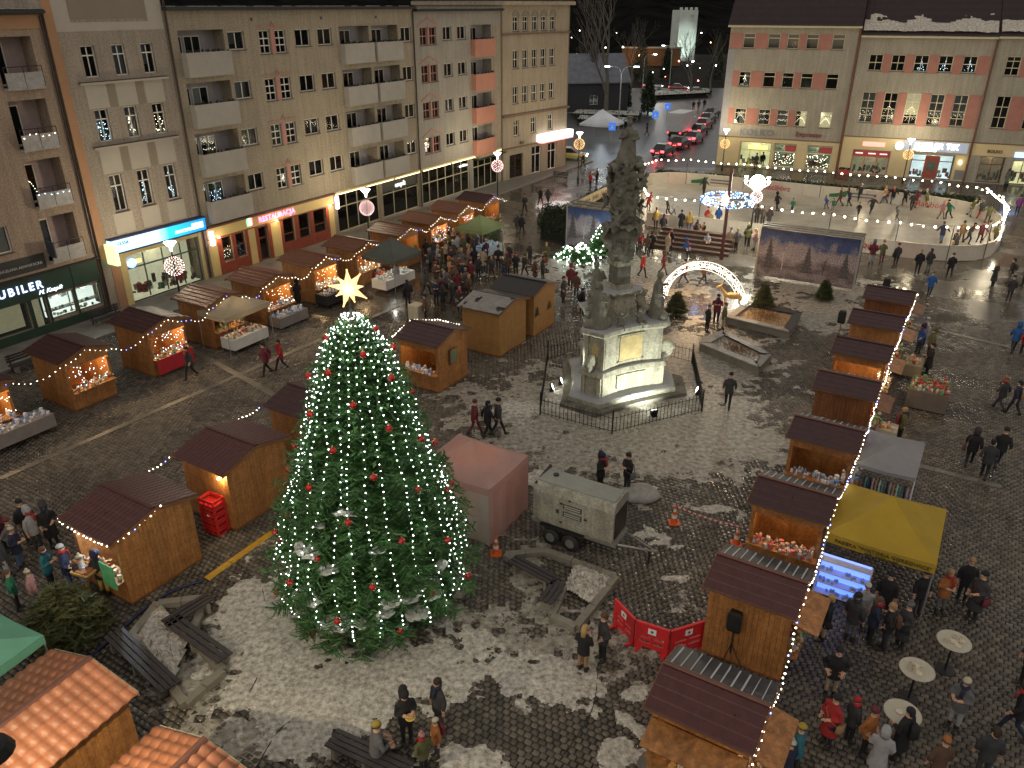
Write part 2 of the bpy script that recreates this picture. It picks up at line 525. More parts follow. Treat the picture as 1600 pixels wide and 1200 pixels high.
# pavement with kerb along the left row of houses
fo = Vector((-24.59, 45.06, 0))
rt = thing('pavement', 'paved footway in front of the left row of houses', 'pavement', (fo.x, fo.y, 0), R(90 - AZ))
rt['kind'] = 'structure'
MB().box(-30, 62, -2.9, 0, -.02, .09).build('slab_bed', M('slab', (.16, .15, .13), .5, .3, 1.2, .3, 20), rt)
for k in range(46):
    MB().box(-30 + k * 2, -30 + k * 2 + 1.985, -3.14, -2.905, -.02, .115).build('kerb_stone', M('kerb', (.2, .19, .17), .6, .2, 2, .3, 20), rt)
# granite gutter strips crossing the setts
GS = M('gutter_granite', (.13, .12, .1), .45, .3, 2.5, .4, 20)
def gutter(label, p, q, w_=.34):
    p, q = Vector((*G(*p), 0)), Vector((*G(*q), 0)); d = q - p; n = int(d.length / .8)
    rt = thing('gutter', label, 'gutter', p, math.atan2(d.y, d.x)); rt['kind'] = 'structure'
    for k in range(n):
        MB().box(k * .8 + .01, k * .8 + .79, -w_ / 2, w_ / 2, -.02, .013 + random.uniform(0, .006)).build('gutter_slab', GS, rt)
gutter('pale granite strip across the paving left of the tree', (288, 540), (470, 640))
gutter('granite strip running along the left stalls', (0, 748), (640, 470), .3)
gutter('granite strip across the right half of the square', (1330, 700), (1600, 770), .3)
gutter('granite strip before the rink', (1400, 500), (1600, 548), .3)
gutter('granite strip beside the right row of stalls', (1000, 1200), (1180, 860), .3)
# ------------------------------------------------------------------ houses round the square
GLASS_DARK = bpy.data.materials.new('window_glass'); GLASS_DARK.use_nodes = True
def _glass(m, tint, mixf):
    t = m.node_tree; N, L = t.nodes, t.links
    N.remove(N['Principled BSDF'])
    tr = N.new('ShaderNodeBsdfTransparent'); tr.inputs[0].default_value = (*tint, 1)
    gl = N.new('ShaderNodeBsdfGlossy'); gl.inputs['Roughness'].default_value = .05
    fr = N.new('ShaderNodeFresnel'); fr.inputs[0].default_value = 1.5
    mx = N.new('ShaderNodeMixShader')
    ad = N.new('ShaderNodeMath'); ad.operation = 'ADD'; ad.inputs[1].default_value = mixf
    L.new(fr.outputs[0], ad.inputs[0]); L.new(ad.outputs[0], mx.inputs[0]); L.new(tr.outputs[0], mx.inputs[1]); L.new(gl.outputs[0], mx.inputs[2])
    L.new(mx.outputs[0], N['Material Output'].inputs[0])
_glass(GLASS_DARK, (.75, .8, .8), .04)
FRAME_W = M('white_frame', (.62, .6, .56), .45, .06)
FRAME_B = M('brown_frame', (.12, .05, .03), .5, .15)
FRAME_G = M('green_frame', (.05, .09, .06), .5, .15)
SILL = M('dark_sill', (.05, .035, .03), .6, .2)
ROOM = M('dark_room', (.018, .016, .016), .9, .3, .7)  # near-black colour carries the darkness of the unlit rooms
CURT = M('net_curtain', (.45, .43, .4), .9, .25, 6, emit=(1, .9, .75), es=.03)  # faint room light put into the cloth as glow
CURT2 = M('dim_curtain', (.25, .23, .22), .9, .3, 5, emit=(.9, .9, 1), es=.012)  # a weaker room light put into this cloth as glow
LIT_CURT = M('lit_curtain', (.6, .55, .4), .9, .2, 4, emit=(1, .78, .45), es=.5)
PIPE = M('drain_pipe', (.04, .022, .018), .5, .2)
FAIRY = glow('fairy_light', (1, .82, .55), 9, False)
FAIRY_C = glow('fairy_light_cool', (.55, .8, 1), 8, False)
WIN_CACHE = {}
def window(root, s0, s1, z0, z1, cols=2, rows=(1,), fmat=None, y=.14, curtain=None, sill=True, fairy=None, fat=.055):
    """window part: frame with mullions > panes, curtain, sill"""
    fmat = fmat or FRAME_W
    wd, ht = round(s1 - s0, 2), round(z1 - z0, 2)
    key = (wd, ht, cols, rows, fmat.name, fat)
    if key not in WIN_CACHE:
        b = MB()
        b.box(0, wd, 0, .06, 0, fat); b.box(0, wd, 0, .06, ht - fat, ht)
        b.box(0, fat, 0, .06, fat, ht - fat); b.box(wd - fat, wd, 0, .06, fat, ht - fat)
        cells = []
        tot = sum(rows); zc = fat
        zs = []
        for k, r in enumerate(rows):
            zh = (ht - 2 * fat) * r / tot
            zs.append((zc, zc + zh)); zc += zh
            if k < len(rows) - 1:
                b.box(fat, wd - fat, .005, .055, zc - fat * .6, zc + fat * .6)
        for c in range(1, cols):
            x = wd * c / cols
            for (a, e) in zs:
                b.box(x - fat * .55, x + fat * .55, .008, .052, a + fat * .6, e - fat * .6)
        p = []
        for (a, e) in zs:
            for c in range(cols):
                p.append((wd * c / cols + fat * .5, wd * (c + 1) / cols - fat * .5, a, e))
        WIN_CACHE[key] = (b.mesh('window', fmat), [MB().box(q[0], q[1], .026, .034, q[2], q[3]).mesh('pane', GLASS_DARK) for q in p])
    fm, panes = WIN_CACHE[key]
    o = put('window', fm, root, (s0, y, z0))
    for pm in panes:
        put('pane', pm, o)
    if sill:
        k2 = ('sill', wd)
        if k2 not in WIN_CACHE:
            WIN_CACHE[k2] = MB().box(-.06, wd + .06, -.22, .0, -.06, -.015).mesh('sill', SILL)
        put('sill', WIN_CACHE[k2], o)
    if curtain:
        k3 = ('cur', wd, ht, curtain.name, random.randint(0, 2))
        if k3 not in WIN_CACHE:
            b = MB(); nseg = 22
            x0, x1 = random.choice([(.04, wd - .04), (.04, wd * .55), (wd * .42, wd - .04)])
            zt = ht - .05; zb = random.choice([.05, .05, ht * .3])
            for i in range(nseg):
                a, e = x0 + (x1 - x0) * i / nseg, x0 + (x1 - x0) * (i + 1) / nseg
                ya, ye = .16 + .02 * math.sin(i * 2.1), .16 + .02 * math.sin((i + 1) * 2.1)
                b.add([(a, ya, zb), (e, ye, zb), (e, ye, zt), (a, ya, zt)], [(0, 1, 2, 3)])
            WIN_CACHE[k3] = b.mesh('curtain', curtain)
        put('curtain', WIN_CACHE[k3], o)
    if fairy:
        b = MB()
        kind, mt = fairy
        for i in range({'row': 7, 'arc': 12, 'net': 26, 'tree': 22}[kind]):
            if kind == 'row': q = (wd * (i + .5) / 7, .1, ht * (.28 + .1 * abs(math.sin(i * 1.3))))
            elif kind == 'arc': q = (wd * (.12 + .76 * i / 11), .1, ht * (.25 + .3 * math.sin(math.pi * i / 11)))
            elif kind == 'net': q = (wd * random.uniform(.08, .92), .1, ht * random.uniform(.06, .6))
            else:
                t = random.random(); q = (wd * (.5 + (1 - t) * random.uniform(-.35, .35)), .1, ht * (.08 + .7 * t))
            b.ico(q, .022)
        b.build('fairy_lights', mt, o)
    return o
def wall_with_holes(L0, L1, z0, z1, holes, thick=.3, y=0.):
    """front wall sheet in the plane y with real openings and reveals"""
    xs = sorted(set([L0, L1] + [round(v, 3) for h in holes for v in h[:2]]))
    zs = sorted(set([z0, z1] + [round(v, 3) for h in holes for v in h[2:4]]))
    b = MB()
    def inside(x, z):
        return any(h[0] < x < h[1] and h[2] < z < h[3] for h in holes)
    for i in range(len(xs) - 1):
        for j in range(len(zs) - 1):
            xa, xb, za, zb = xs[i], xs[i + 1], zs[j], zs[j + 1]
            if not inside((xa + xb) / 2, (za + zb) / 2):
                b.add([(xa, y, za), (xb, y, za), (xb, y, zb), (xa, y, zb)], [(0, 1, 2, 3)])
    for h in holes:
        a, c, e, f = h[:4]
        t = thick if len(h) < 5 else h[4]
        b.add([(a, y, e), (a, y + t, e), (a, y + t, f), (a, y, f)], [(0, 1, 2, 3)])
        b.add([(c, y, e), (c, y, f), (c, y + t, f), (c, y + t, e)], [(0, 1, 2, 3)])
        b.add([(a, y, f), (a, y + t, f), (c, y + t, f), (c, y, f)], [(0, 1, 2, 3)])
        b.add([(a, y, e), (c, y, e), (c, y + t, e), (a, y + t, e)], [(0, 1, 2, 3)])
    return b
def shell(root, L0, L1, z1, depth, wallm, sides=True):
    """side and back walls and the dark rooms behind the windows"""
    b = MB()
    b.add([(L0, .3, 0), (L0, depth, 0), (L0, depth, z1), (L0, .3, z1)], [(0, 1, 2, 3)])
    b.add([(L1, .3, 0), (L1, .3, z1), (L1, depth, z1), (L1, depth, 0)], [(0, 1, 2, 3)])
    b.add([(L0, 0, 0), (L0, .3, 0), (L0, .3, z1), (L0, 0, z1)], [(0, 1, 2, 3)])
    b.add([(L1, 0, 0), (L1, 0, z1), (L1, .3, z1), (L1, .3, 0)], [(0, 1, 2, 3)])
    b.add([(L0, depth, 0), (L1, depth, 0), (L1, depth, z1), (L0, depth, z1)], [(0, 1, 2, 3)])
    b.build('side_wall', wallm, root)
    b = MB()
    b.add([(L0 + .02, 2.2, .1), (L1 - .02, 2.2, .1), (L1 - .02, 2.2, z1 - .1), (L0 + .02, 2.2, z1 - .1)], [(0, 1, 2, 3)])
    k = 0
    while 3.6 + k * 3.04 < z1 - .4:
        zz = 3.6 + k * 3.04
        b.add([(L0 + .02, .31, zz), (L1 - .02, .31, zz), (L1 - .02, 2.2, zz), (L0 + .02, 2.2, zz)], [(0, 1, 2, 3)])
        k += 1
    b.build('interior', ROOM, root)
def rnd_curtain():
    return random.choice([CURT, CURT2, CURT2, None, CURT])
LEFT_RZ = R(90 - AZ)
WY = M('ochre_render', (.31, .262, .195), .85, .1, .5, .15, 40, streak=.22)
WG = M('grey_render', (.3, .275, .24), .85, .1, .5, .15, 40, streak=.22)
WB2 = M('pale_render', (.3, .255, .21), .85, .1, .5, .15, 40, streak=.22)
WB2P = M('pale_panel', (.38, .345, .3), .85, .08, .5)
WB2D = M('taupe_panel', (.22, .185, .145), .85, .08, .5)
WB1 = M('tan_render', (.3, .225, .17), .85, .1, .5, .15, 40, streak=.22)
WORANGE = M('orange_render', (.36, .2, .11), .85, .12, .5)
PARAPET = M('grey_parapet', (.33, .31, .28), .8, .1, .8)
PINK = M('salmon_render', (.42, .19, .135), .8, .1, .8)
PINKT = M('pink_trim', (.4, .19, .16), .8, .1)
LOGGIA = M('loggia_wall', (.3, .28, .29), .85, .15, .6)
ROOF_D = M('dark_roof', (.02, .018, .018), .7, .3, 1.5, .4, 12, col2=(.05, .045, .045))
ROOF_R = M('plum_tiles', (.02, .01, .012), .75, .3, 1.5, .5, 14)
SHOPCREAM = M('cream_render', (.55, .45, .26), .8, .08, .7)
METAL_D = M('dark_metal', (.03, .03, .032), .45, .2, 4, metal=.4)
def house(name, label, O, rz, L0, L1, H, wallm, holes, depth=11):
    rt = thing(name, label, 'building', (O[0], O[1], 0), rz)
    wall_with_holes(L0, L1, 0, H, holes).build('wall', wallm, rt)
    shell(rt, L0, L1, H, depth, wallm)
    return rt
def flat_roof(rt, L0, L1, H, depth, eave=.35):
    r = MB().box(L0, L1, -eave, depth + .2, H, H + .22).build('roof', ROOF_D, rt)
    MB().box(L0, L1, -eave - .12, -eave - .003, H + .02, H + .16).build('gutter', METAL_D, r)
    b = MB()
    for k in range(int((L1 - L0) * 1.2)):
        x = random.uniform(L0 + .3, L1 - .6); ww = random.uniform(.3, 1.6)
        b.cbox((x, random.uniform(-.1, 1.2), H + .235), (ww, random.uniform(.08, .35), .03), random.uniform(-.1, .1))
    tag(b.build('snow_streak', SNOW, r), kind='stuff')
    return r
def balcony(rt, s0, s1, zf, front, proj=.45, railing_h=1.3, plants=True):
    b = MB()
    b.box(s0, s1, -proj, .9, zf - .14, zf)
    p = b.build('balcony_floor', PARAPET, rt)
    f = MB()
    f.box(s0, s1, -proj - .06, -proj, zf - .12, zf + railing_h)
    f.box(s0, s0 + .05, -proj, -.003, zf + .002, zf + railing_h); f.box(s1 - .05, s1, -proj, -.003, zf + .002, zf + railing_h)
    f.build('parapet', front, p)
    if plants:
        q = MB()
        for k in range(26):
            x = random.uniform(s0 + .1, s1 - .1)
            q.ico((x, -proj + random.uniform(.02, .16), zf + railing_h + random.uniform(-.02, .1)), (random.uniform(.05, .13), .07, random.uniform(.04, .13)))
        tag(q.build('planter', M('winter_planting', (.02, .022, .014), .9, .4, 6), p), kind='stuff')
# --- long ochre block ------------------------------------------------
ZR = [14.35 - 3.04 * k for k in range(4)]
holes = []
for z in ZR:
    holes += [(8.3, 11.8, z - 1.3, z + 1.25, 1.0), (12.1, 13.5, z, z + 1.1), (14.78, 15.75, z - .35, z + 1.1), (16.2, 17.2, z - .35, z + 1.1), (18.1, 19.6, z, z + 1.1), (20.38, 21.88, z, z + 1.1),
              (22.65, 26.1, z - 1.3, z + 1.2, 1.0), (26.45, 29.75, z - 1.3, z + 1.2, 1.0), (30.15, 31.55, z - .1, z + 1.0)]
shop = [(9.0, 9.9, .9, 2.6), (10.2, 11.1, .9, 2.6), (12.3, 13.2, .1, 2.6), (14.7, 15.9, .8, 2.7), (16.3, 17.5, .8, 2.7), (17.9, 19.3, .8, 2.7), (20.7, 26.0, .25, 3.3), (26.4, 31.6, .25, 3.3)]
b3 = house('apartment_block', 'long ochre five-storey apartment block with grey balconies above the red restaurant sign', fo, LEFT_RZ, 7.5, 31.9, 16.7, WY, holes + shop)
for ri, z in enumerate(ZR):
    window(b3, 12.1, 13.5, z, z + 1.1, curtain=rnd_curtain(), fairy=('net', FAIRY) if ri == 2 else None)
    lit = ri == 2
    window(b3, 14.78, 15.75, z - .35, z + 1.1, 2, (1, 1, 1), curtain=LIT_CURT if lit else rnd_curtain(), fairy=('tree', FAIRY) if lit else None)
    window(b3, 16.2, 17.2, z - .35, z + 1.1, 2, (1, 1, 1), curtain=rnd_curtain(), fairy=('tree', FAIRY_C) if ri == 1 else None)
    window(b3, 18.1, 19.6, z, z + 1.1, curtain=rnd_curtain(), fairy=('row', FAIRY) if lit else None)
    window(b3, 20.38, 21.88, z, z + 1.1, curtain=rnd_curtain(), fairy=('arc', FAIRY) if lit else None)
    window(b3, 30.15, 31.55, z - .1, z + 1.0, curtain=LIT_CURT if ri == 3 else rnd_curtain(), fairy=('arc', FAIRY) if ri == 3 else None)
    for (s0, s1, fl) in ((8.3, 11.8, ri in (2, 3)), (22.65, 26.1, ri in (2, 3)), (26.45, 29.75, ri == 3)):
        # loggia back wall with balcony door and window
        zf = z - 1.3
        h2 = [(s0 + .1, s0 + 1.0, zf + .05, zf + 2.2), (s0 + 1.15, s0 + 2.4, zf + .85, zf + 2.2)]
        wall_with_holes(s0, s1, zf, z + 1.22, h2, .1, 1.0).build('loggia_wall', LOGGIA, b3)
        window(b3, s0 + .1, s0 + 1.0, zf + .05, zf + 2.2, 1, (1, 2), y=1.02, sill=False, curtain=LIT_CURT if fl and random.random() < .4 else rnd_curtain())
        window(b3, s0 + 1.15, s0 + 2.4, zf + .85, zf + 2.2, 2, (1,), y=1.02, sill=False, curtain=rnd_curtain(), fairy=('row' if ri == 2 else 'net', FAIRY if ri == 2 else FAIRY_C) if fl else None)
        balcony(b3, s0, s1, zf, PARAPET)
    # thin gable moulding over the twin windows
    b = MB()
    for a, c in (((14.6, z + 1.28), (15.85, z + 1.3)), ((15.85, z + 1.3), (16.02, z + 1.62)), ((16.02, z + 1.62), (16.2, z + 1.3)), ((16.2, z + 1.3), (17.4, z + 1.28))):
        b.slab([(a[0], -.05, a[1]), (c[0], -.05, c[1]), (c[0], -.05, c[1] + .07), (a[0], -.05, a[1] + .07)], (0, .047, 0))
    b.box(15.8, 16.15, -.03, -.003, z - .35, z + 1.2)
    b.build('moulding', PINKT, b3)
flat_roof(b3, 7.5, 31.9, 16.7, 11)
for s in (7.62, 31.78):
    MB().tube([(s, -.09, .2), (s, -.09, 16.6)], .06, 6).build('drain_pipe', PIPE, b3)
b = MB()
for s in (14.2, 20.8, 27.0):
    b.box(s, s + .18, -.02, .02, 16.05, 16.25)
b.build('vent', SILL, b3)
# restaurant front
REST = M('red_brown_wood', (.26, .055, .03), .5, .2, 3, .2, 30)
rest_y = M('yellow_shopfront', (.62, .47, .2), .7, .08, 1)
b = MB(); b.box(7.9, 20.2, -.09, -.004, 2.75, 3.5); b.build('fascia', rest_y, b3)
MB().box(7.9, 20.3, -.34, -.002, 3.5, 3.62).build('shop_canopy', FRAME_B, b3)
b = MB(); b.box(7.9, 20.2, -.12, -.004, 2.66, 2.745)
for (a, c) in ((8.6, 9.0), (9.9, 10.2), (11.1, 11.35), (12.0, 12.3), (13.2, 13.5), (14.45, 14.7), (15.9, 16.3), (17.5, 17.9), (19.3, 19.6)):
    b.box(a, c, -.07, -.003, .1, 2.65)
for (a, c) in ((8.6, 11.35), (14.45, 19.6)):
    b.box(a, c, -.073, -.0035, .1, .85)
b.build('wood_front', REST, b3)
for a, c in ((11.36, 11.99), (13.51, 14.44), (19.61, 20.2), (7.9, 8.59)): MB().box(a, c, -.05, -.003, .1, 2.655).build('yellow_pier', rest_y, b3)
SIGNRED = glow('red_neon', (1, .06, .16), 5)
SIGNW = glow('white_sign', (1, .95, .9), 4)
lettering('RESTAURACJA', .52, SIGNRED, b3, (14.2, -.12, 2.95), name='sign_lettering', space=1.08, bold=.012)
b = MB()
for k, m in enumerate((1, 0, 2)):
    b.box(11.35 + k * .16, 11.5 + k * .16, -.14, -.1, 2.92, 3.42, m)
b.build('flag_sign', [SIGNW, glow('green_sign', (.1, .8, .2), 3), glow('red_sign', (1, .1, .08), 3)], b3)
for s in (7.95, 20.25):
    MB().box(s - .12, s + .12, -.55, -.35, 2.4, 3.35).build('sign_box', glow('pink_sign', (1, .7, .85), 3.0), b3)
for i, (a, c, z0, z1) in enumerate(shop[:6]):
    if i in (2,):
        window(b3, a, c, z0, z1, 1, (2, 1), FRAME_B, sill=False, fat=.12)
    else:
        window(b3, a, c, z0, z1, 1, (1, 1) if i < 2 else (1, 2), FRAME_B, sill=False, fat=.08, fairy=('net', FAIRY if i != 1 else FAIRY_C) if i < 2 else None)
POST = [M('menu_poster', (.5, .35, .15), .6, .6, 5, col2=(.6, .5, .35), emit=(.9, .6, .3), es=.25), M('blue_poster', (.12, .25, .45), .6, .6, 5, emit=(.3, .6, 1), es=.25), M('food_poster', (.5, .2, .1), .6, .6, 6, col2=(.6, .5, .3), emit=(.9, .5, .2), es=.25)]
for i, (a, c) in enumerate(((14.85, 15.75), (16.45, 17.35), (18.1, 19.1))):
    MB().box(a, c, .19, .2, 1.45, 2.6).build('poster', POST[i], b3)
# glazed shops to the right of the restaurant
SHOPGLOW = M('shop_interior', (.25, .23, .18), .8, .7, 1.6, col2=(.4, .33, .2), emit=(1, .85, .5), es=.22)  # shop lighting put into the surface as glow
def glazed(rt, s0, s1, z0, z1, cols, rows, fmat, glowm, y=.2):
    window(rt, s0, s1, z0, z1, cols, rows, fmat, y=y, sill=False, fat=.07)
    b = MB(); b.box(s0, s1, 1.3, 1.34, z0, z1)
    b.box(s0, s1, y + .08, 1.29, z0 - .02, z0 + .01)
    b.build('shop_back', glowm, rt)  # back and floor glow themselves, shop lighting put into their material
    if glowm is not ROOM: point_light('shop_light', ((s0 + s1) / 2, .75, z1 - .15), 16 * (s1 - s0), (1, .88, .6), .15, rt)
    b = MB()
    for k in range(int((s1 - s0) * 7)):
        x = random.uniform(s0 + .1, s1 - .1); hh = random.uniform(.2, 1.3)
        b.cbox((x, random.uniform(.5, 1.1), z0 + hh * .5 + random.choice([0, 0, .9]) * .4), (random.uniform(.08, .35), .15, hh * .5), random.uniform(-.5, .5), random.randint(0, 3))
    b.build('shop_goods', [M('goods_red', (.4, .06, .05), .6, .3), M('goods_cream', (.5, .45, .35), .6, .3), M('goods_green', (.06, .18, .09), .6, .3), M('goods_dark', (.04, .04, .05), .6, .3)], rt)
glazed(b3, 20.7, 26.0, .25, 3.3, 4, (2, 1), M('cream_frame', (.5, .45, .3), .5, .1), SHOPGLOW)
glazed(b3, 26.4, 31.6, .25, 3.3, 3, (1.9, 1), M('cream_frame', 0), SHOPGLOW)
MB().box(26.45, 31.55, .13, .19, 2.4, 3.28).build('dark_fascia', M('charcoal_panel', (.05, .052, .05), .6, .1), b3)
lettering('empik', .62, glow('white_letter', (.9, .95, .9), 1.2), b3, (29.0, .1, 2.6), name='sign_lettering')
for a, c, z in ((8.6, 8.8, 2.72), (13.9, 14.1, 2.72), (19.6, 19.8, 2.72)):
    MB().lathe([(.03, .1), (.1, 0), (.0, -.02)], 8, c=((a + c) / 2, -.2, z)).build('wall_lamp', glow('wall_lamp_glow', (1, .85, .5), 8), b3)
    point_light('wall_light', ((a + c) / 2, -.45, z - .02), 42, (1, .78, .4), .08, b3)
for s0 in (20.5, 24.3, 28.1): MB().box(s0, s0 + 3.5, -.16, -.122, 3.37, 3.41).build('light_strip', glow('strip_glow', (1, .78, .32), 5), b3)
# --- grey block with salmon balconies ---------------------------------
holes = []
for z in ZR:
    z -= .17
    holes += [(32.75, 33.85, z - .3, z + 1.1), (34.1, 35.15, z - .3, z + 1.1), (36.15, 37.5, z, z + 1.1), (38.4, 39.8, z, z + 1.1), (40.6, 44.2, z - 1.5, z + 1.15, 1.0)]
shop = [(32.1, 40.0, .3, 3.3), (40.6, 45.4, .1, 3.2)]
b3b = house('apartment_block', 'grey apartment block with salmon pink balconies next to the ochre block', fo, LEFT_RZ, 31.9, 45.95, 16.5, WG, holes + shop)
for ri, z in enumerate(ZR):
    z -= .17
    window(b3b, 32.75, 33.85, z - .3, z + 1.1, 2, (1, 1), fmat=PINKT, curtain=LIT_CURT if ri == 3 else rnd_curtain())
    window(b3b, 34.1, 35.15, z - .3, z + 1.1, 2, (1, 1), fmat=PINKT, curtain=rnd_curtain())
    window(b3b, 36.15, 37.5, z, z + 1.1, curtain=rnd_curtain()); window(b3b, 38.4, 39.8, z, z + 1.1, curtain=rnd_curtain())
    wall_with_holes(40.6, 44.2, z - 1.5, z + 1.17, [(40.75, 41.6, z - 1.4, z + .9), (41.8, 43.1, z - .5, z + .9)], .1, 1.0).build('loggia_wall', LOGGIA, b3b)
    window(b3b, 40.75, 41.6, z - 1.4, z + .9, 1, (1, 2), y=1.02, sill=False, curtain=rnd_curtain()); window(b3b, 41.8, 43.1, z - .5, z + .9, 2, y=1.02, sill=False, curtain=rnd_curtain())
    balcony(b3b, 40.6, 44.2, z - 1.5, PINK, railing_h=1.42)
    b = MB()
    b.slab([(32.5, -.05, z + 1.2), (33.95, -.05, z + 1.75), (35.4, -.05, z + 1.2), (35.4, -.05, z + 1.32), (33.95, -.05, z + 1.87), (32.5, -.05, z + 1.32)], (0, .047, 0))
    b.box(33.87, 34.08, -.03, -.003, z - .3, z + 1.3)
    b.build('moulding', PINKT, b3b)
MB().box(44.5, 45.9, -.02, -.003, 3.6, 15.2).build('tan_panel', WY, b3b)
flat_roof(b3b, 31.95, 45.95, 16.5, 11)
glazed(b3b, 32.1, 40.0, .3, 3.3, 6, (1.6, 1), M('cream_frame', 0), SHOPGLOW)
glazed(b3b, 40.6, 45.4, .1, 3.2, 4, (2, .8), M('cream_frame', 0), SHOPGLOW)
lettering('medicine', .4, glow('white_letter', 0, 1), b3b, (39.0, .12, 2.7), name='sign_lettering')
MB().box(40.4, 45.7, -.8, -.003, 3.15, 3.3).build('shop_canopy', METAL_D, b3b)
MB().box(31.95, 45.9, -.12, -.003, 3.42, 3.58).build('cornice', SHOPCREAM, b3b)
for s0 in (32.2, 36.8, 41.4): MB().box(s0, s0 + 4.3, -.16, -.122, 3.37, 3.41).build('light_strip', glow('strip_glow', 0, 1), b3b)
MB().box(20.35, 31.85, -.12, -.003, 3.42, 3.58).build('cornice', SHOPCREAM, b3)
# --- narrow pale house with tall slim windows --------------------------
cols_ = [(1.85, 2.68), (3.72, 4.55), (5.6, 6.43)]
holes = []
for (a, c) in cols_:
    holes += [(a, c, 13.35, 14.98), (a, c, 9.88, 11.64), (a, c, 5.85, 7.98)]
holes += [(1.75, 7.2, .1, 3.15)]
b2 = house('town_house', 'narrow pale house with tall slim windows and a blue lit sign over the shop', fo, LEFT_RZ, .2, 7.48, 20, WB2, holes)
for i, (a, c) in enumerate(cols_):
    window(b2, a, c, 13.35, 14.98, 2, (2.4, 1), curtain=rnd_curtain(), sill=False)
    window(b2, a, c, 9.88, 11.64, 2, (2.4, 1), curtain=CURT2 if i < 2 else None, sill=False, fairy=[('net', FAIRY_C), ('tree', FAIRY), ('net', FAIRY)][i])
    window(b2, a, c, 5.85, 7.98, 2, (2.4, 1), curtain=rnd_curtain(), fairy=('tree', FAIRY_C) if i else None)
for z in (12.98, 9.52):
    o = MB().box(1.3, 7.0, -.2, -.003, z, z + .12).build('sill_band', WB2P, b2)
    MB().box(1.28, 7.02, -.21, -.002, z + .12, z + .16).build('band_cover', SILL, o)
for (a, c) in cols_:
    for z0, z1 in ((11.7, 12.97), (8.1, 9.5), (4.55, 5.75)): MB().box(a - .25, c + .2, -.012, -.002, z0, z1).build('pale_panel', WB2P, b2)
for q in ((.7, 7.4, 15.7, 16.15), (.7, 1.6, 16.152, 19.9), (6.4, 7.4, 16.152, 19.9)): MB().box(q[0], q[1], -.015, -.002, q[2], q[3]).build('pale_panel', WB2P, b2)
for q in ((2.95, 3.43, 11.7, 12.97), (4.8, 5.28, 11.7, 12.97), (2.95, 3.43, 8.1, 9.5), (4.8, 5.28, 8.1, 9.5), (1.65, 6.35, 16.3, 19.9)): MB().box(q[0], q[1], -.01, -.002, q[2], q[3]).build('taupe_panel', WB2D, b2)
MB().box(.2, .7, -.06, -.003, 3.3, 19.9).build('brick_strip', WORANGE, b2)
BLUE = bpy.data.materials.new('blue_light_box'); BLUE.use_nodes = True
_t2 = BLUE.node_tree; _p = _t2.nodes['Principled BSDF']
_tc = _t2.nodes.new('ShaderNodeTexCoord'); _sx = _t2.nodes.new('ShaderNodeSeparateXYZ'); _rp = _t2.nodes.new('ShaderNodeValToRGB')
_mr = _t2.nodes.new('ShaderNodeMapRange'); _mr.inputs[1].default_value = .8; _mr.inputs[2].default_value = 7.6
_t2.links.new(_tc.outputs['Object'], _sx.inputs[0]); _t2.links.new(_sx.outputs[0], _mr.inputs[0]); _t2.links.new(_mr.outputs[0], _rp.inputs[0])
_rp.color_ramp.elements[0].color = (.45, .75, .85, 1); _rp.color_ramp.elements[1].color = (.0, .22, .6, 1)
_e = _rp.color_ramp.elements.new(.45); _e.color = (.5, .8, .9, 1)
_e = _rp.color_ramp.elements.new(.58); _e.color = (.02, .45, .8, 1)
_t2.links.new(_rp.outputs[0], _p.inputs['Emission Color']); _t2.links.new(_rp.outputs[0], _p.inputs['Base Color']); _p.inputs['Emission Strength'].default_value = 1.1
sg = MB().box(.8, 7.6, -.5, -.003, 3.62, 4.38).build('sign_box', BLUE, b2)
MB().box(.76, 7.64, -.54, -.0025, 4.38, 4.46).build('sign_rim', M('navy_rim', (.02, .03, .12), .5, .1), b2)
MB().box(.76, 7.64, -.54, -.0025, 3.53, 3.615).build('sign_rim', M('navy_rim', 0), b2)
lettering('muczna', .42, glow('white_letter', 0, 1), sg, (5.8, -.53, 3.82), shear=.2)
MB().box(6.5, 7.4, -.515, -.505, 3.8, 4.2).build('sign_plate', glow('pale_plate', (.8, .8, .8), 1.1), sg)
lettering('12.55zł', .26, M('teal_letter', (0, .15, .25), .5, 0), sg, (1.5, -.52, 4.05))
MB().box(.55, .78, -1.0, -.05, 3.0, 4.2).build('side_sign', glow('yellow_green_sign', (.75, .85, .4), .9), b2)
b = MB(); b.box(1.3, 1.74, -.05, -.003, .1, 3.5); b.box(7.21, 7.45, -.05, -.003, .1, 3.5); b.box(1.75, 7.2, -.05, -.003, 3.16, 3.5)
b.build('shop_surround', M('yellow_render', (.6, .48, .22), .7, .08), b2)
MB().box(.72, 1.29, -.045, -.003, .1, 3.4).build('pier', WORANGE, b2)
glazed(b2, 1.75, 7.2, .1, 3.15, 4, (2.6, 1), FRAME_G, M('bright_interior', (.4, .38, .3), .8, .6, 1.2, col2=(.6, .55, .4), emit=(1, .9, .6), es=.55))
MB().lathe([(.05, -.03), (.3, -.02), (.3, .02), (.05, .03)], 16).build('round_sign', glow('blue_disc', (.15, .35, 1), 2.5), b2, loc=(2.2, .1, 2.6)).rotation_euler = (R(90), 0, 0)
MB().box(1.9, 2.9, .13, .16, 2.5, 2.75).build('orange_sign', glow('orange_strip', (1, .5, .05), 1.3), b2)
MB().tube([(7.6, -.1, .2), (7.6, -.1, 19)], .07, 6).build('drain_pipe', PIPE, b2)
MB().box(.2, 7.48, -.3, 11, 20, 20.3).build('roof', ROOF_D, b2)
